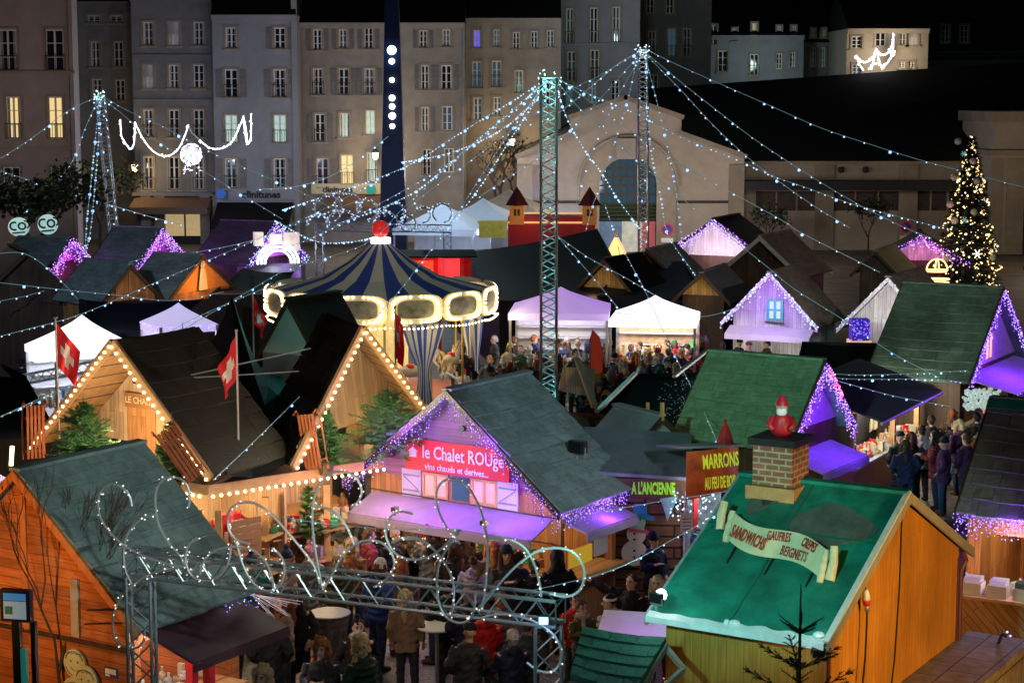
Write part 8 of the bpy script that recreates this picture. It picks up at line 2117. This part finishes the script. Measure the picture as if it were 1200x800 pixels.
P(534, 418, 200, 'by the carousel', 'navy', 'coat', 'bobble', 'red', h=.75, group=G3)
P(559, 420, 190, 'by the carousel', 'black', 'coat', 'beanie', 'red', h=.78, group=G3)
P(545, 411, 175, 'by the carousel', 'black', 'parka', 'short', 'dark', group=G3)
P(572, 422, 30, 'by the carousel', 'grey', 'coat', 'short', 'ginger', group=G3)
P(543, 436, 10, 'by the carousel', 'white', 'puffer', 'beanie', 'red', h=.62, group=G3)
P(560, 440, 160, 'by the carousel', 'brown', 'long', 'short', 'dark', group=G3)
P(622, 424, 150, W, 'black', 'long', 'short', 'grey haired', group=G3)
W = 'below the purple tent counter'
P(657, 394, 165, W, 'brown', 'parka', 'long', 'auburn', group=G3)
P(667, 401, 190, W, 'navy', 'coat', 'beanie', 'white', group=G3)
P(656, 410, 20, W, 'tan', 'coat', 'short', 'dark', group=G3)
P(675, 413, 35, W, 'navy', 'coat', 'short', 'dark', scarf='beige', group=G3)
P(680, 404, 175, W, 'charcoal', 'coat', 'bobble', 'beige', group=G3)
P(691, 405, 180, W, 'navy', 'hood', group=G3)
P(707, 408, 185, W, 'black', 'parka', 'beanie', 'navy', group=G3)
W = 'below the feather banner'
P(701, 430, 5, W, 'ochre', 'hood', group=G3)
P(694, 443, 150, W, 'black', 'coat', 'short', 'grey haired', group=G3, skin=1)
P(715, 441, 185, W, 'grey', 'hood', group=G3, h=1.03)
W = 'below the brilliant white tent'
P(732, 399, 170, W, 'tan', 'coat', 'beanie', 'black', group=G3)
P(727, 409, 160, W, 'rust brown', 'parka', 'short', 'blond', group=G3)
P(741, 408, 175, W, 'blue', 'puffer', 'short', 'brown haired', group=G3)
P(749, 405, -60, W, 'black', 'coat', 'short', 'dark', group=G3)
P(745, 417, 190, W, 'burgundy', 'coat', 'long', 'ginger', group=G3)
P(760, 413, 165, W, 'charcoal', 'parka', 'curly', 'blond', group=G3)
P(760, 422, 180, W, 'brown', 'parka', 'bobble', 'tan', group=G3)
P(733, 429, 40, W, 'black', 'coat', 'curly', 'grey haired', group=G3)
P(750, 436, 185, W, 'red', 'coat', 'beanie', 'white', group=G3)
P(757, 430, 150, W, 'beige', 'coat', 'short', 'ginger', group=G3)
P(773, 408, 15, W, 'black', 'coat', 'short', 'brown haired', group=G3)
P(781, 404, 170, W, 'plum', 'coat', 'beanie', 'charcoal', group=G3)
P(784, 413, 180, W, 'navy', 'parka', 'short', 'dark', group=G3)
P(779, 429, 20, W, 'black', 'coat', 'short', 'grey haired', group=G3, skin=1)
P(769, 445, 175, W, 'burgundy', 'coat', 'beanie', 'ochre', group=G3, h=.85)
P(787, 436, 200, W, 'white', 'coat', 'long', 'dark', group=G3)
P(783, 446, 10, W, 'grey', 'coat', 'curly', 'grey haired', group=G3)
P(795, 431, 30, W, 'navy', 'coat', 'long', 'blond', group=G3)
P(793, 405, 170, W, 'dark green', 'coat', 'beanie', 'green' if 'green' in CLR else 'teal', group=G3)
W = 'at the right edge of the crowd'
P(808, 391, -60, W, 'black', 'coat', 'short', 'auburn', group=G3, skin=1)
P(819, 395, 60, W, 'rust brown', 'coat', 'beanie', 'burgundy', group=G3)
P(805, 408, 20, W, 'brown', 'coat', 'cap', 'black', group=G3)
P(814, 413, 170, W, 'burgundy', 'parka', 'short', 'dark', group=G3)
P(825, 402, 190, W, 'black', 'coat', 'bobble', 'grey', group=G3)
W = 'by the glowing lilac chalet'
P(850, 405, 175, W, 'black', 'coat', 'short', 'dark', group=G3)
P(864, 402, 160, W, 'navy', 'coat', 'beanie', 'black', group=G3)
P(877, 405, 190, W, 'charcoal', 'coat', 'cap', 'brown', group=G3)
P(899, 403, -80, W, 'brown', 'coat', 'short', 'brown haired', group=G3)
W = 'at the left white tent'
P(28, 425, 190, W, 'black', 'coat', 'short', 'dark', group='shoppers at the left tent')
P(118, 408, 175, W, 'charcoal', 'coat', 'curly', 'dark', group='shoppers at the left tent')
# more of the packed crowd
used = {k.split(',')[0] for k in LABELS}
pr = random.Random(42)
def filler(spots, where, group, coats):
    heads = [('short', h_) for h_ in ('dark', 'brown haired', 'blond', 'grey haired', 'auburn', 'ginger')] + [('long', h_) for h_ in ('dark', 'brown haired', 'blond', 'auburn', 'ginger')] + [('beanie', h_) for h_ in ('black', 'grey', 'navy', 'red', 'white', 'olive', 'burgundy')] + [('bobble', h_) for h_ in ('white', 'navy', 'grey', 'pink')] + [('cap', 'grey'), ('bun', 'blond'), ('ponytail', 'brown haired'), ('curly', 'brown haired')]
    for (x, y) in spots:
        for tr_ in range(400):
            c = pr.choice(coats); st = pr.choice(('coat', 'parka', 'long', 'puffer', 'coat')); hd, hcl = pr.choice(heads)
            k = 'person in %s %s with %s' % (c, STYLEWORD[st], HAIRWORD[hd].format(hcl.replace(' haired', '')))
            if k not in used: break
        used.add(k)
        P(x + pr.uniform(-3, 3), y + pr.uniform(-2, 2), pr.choice((165, 180, 195, 20, -30, 120, -110)), where, c, st, hd, hcl, pr.choice(('pocket', 'pocket', 'down', 'cup', 'phone')), group=group, h=pr.uniform(.93, 1.06), skin=pr.choice((None, 1, 2)), tr=pr.choice(('charcoal', 'jeans', 'black', 'navy')))
DARKS = ['black', 'charcoal', 'navy', 'brown', 'dark green', 'olive', 'burgundy', 'plum', 'grey', 'rust brown', 'tan', 'blue', 'teal']
filler([(646, 420), (660, 425), (672, 430), (685, 420), (640, 432), (655, 438), (716, 420), (722, 432), (708, 452), (738, 418), (754, 401), (765, 403), (768, 416), (775, 421), (789, 424), (800, 420), (742, 443), (762, 440), (728, 447), (802, 402), (812, 403), (797, 414), (715, 401), (700, 418), (686, 432), (705, 462), (720, 456), (692, 466), (736, 438), (712, 470), (700, 452)], 'packed mid crowd', G3, DARKS)
filler([(590, 428), (604, 428), (615, 435), (580, 436), (590, 444), (625, 408), (634, 415), (570, 436)], 'between carousel and teal mast', G3, DARKS)
filler([(455, 625), (488, 612), (535, 640), (570, 645), (598, 650), (418, 640), (390, 655), (365, 650), (340, 655), (300, 660), (470, 660), (505, 665), (440, 668), (310, 706), (548, 700), (580, 702), (478, 700)], 'among the drinkers', G1, DARKS)
filler([(1065, 523), (1100, 512), (1108, 520), (1128, 500), (1142, 505), (1150, 478)], 'in the food stall queue', G2, DARKS)
for k, v in LABELS.items():
    if len(v) > 1: print('DUPLICATE LABEL', k, v)
    if len(k.split()) > 16: print('LONG LABEL', len(k.split()), k)
# pushchair beside the red jacket
pq = onz(548, 755, .5)
pc_ = thing('pushchair', 'dark folded pushchair beside the red parka', 'pushchair', (pq.x, pq.y, 0), R(60))
m = MB(); m.tube([(-.2, -.3, .1), (-.2, .1, .55), (-.2, .4, 1.0)], .015, 6); m.tube([(.2, -.3, .1), (.2, .1, .55), (.2, .4, 1.0)], .015, 6); m.tube([(-.2, .4, 1.0), (.2, .4, 1.0)], .02, 6); m.tube([(-.2, .3, .1), (-.2, -.05, .6)], .014, 6); m.tube([(.2, .3, .1), (.2, -.05, .6)], .014, 6); m.build('frame', STEEL, pc_)
m = MB(); m.prism([(-.18, -.2, .45), (.18, -.2, .45), (.18, .1, .42), (-.18, .1, .42)], (0, 0, .06)); m.prism([(-.18, .1, .45), (.18, .1, .45), (.18, .3, .9), (-.18, .3, .9)], (0, .05, 0)); m.build('seat', cl('burgundy'), pc_)
for x in (-.22, .22):
    for y in (-.32, .3):
        m = MB(); m.tube([(x - .015, y, .09), (x + .015, y, .09)], .09, 12); m.build('wheel', BLACK, pc_)
# ---------------------------------------------------------------- writing becomes plain mesh
dg = bpy.context.evaluated_depsgraph_get()
for o in [o for o in bpy.data.objects if o.type == 'FONT']:
    me = bpy.data.meshes.new_from_object(o.evaluated_get(dg)); n = link('lettering', me, o.parent)
    n.location = o.location; n.rotation_euler = o.rotation_euler; n.scale = o.scale
    bpy.data.objects.remove(o)
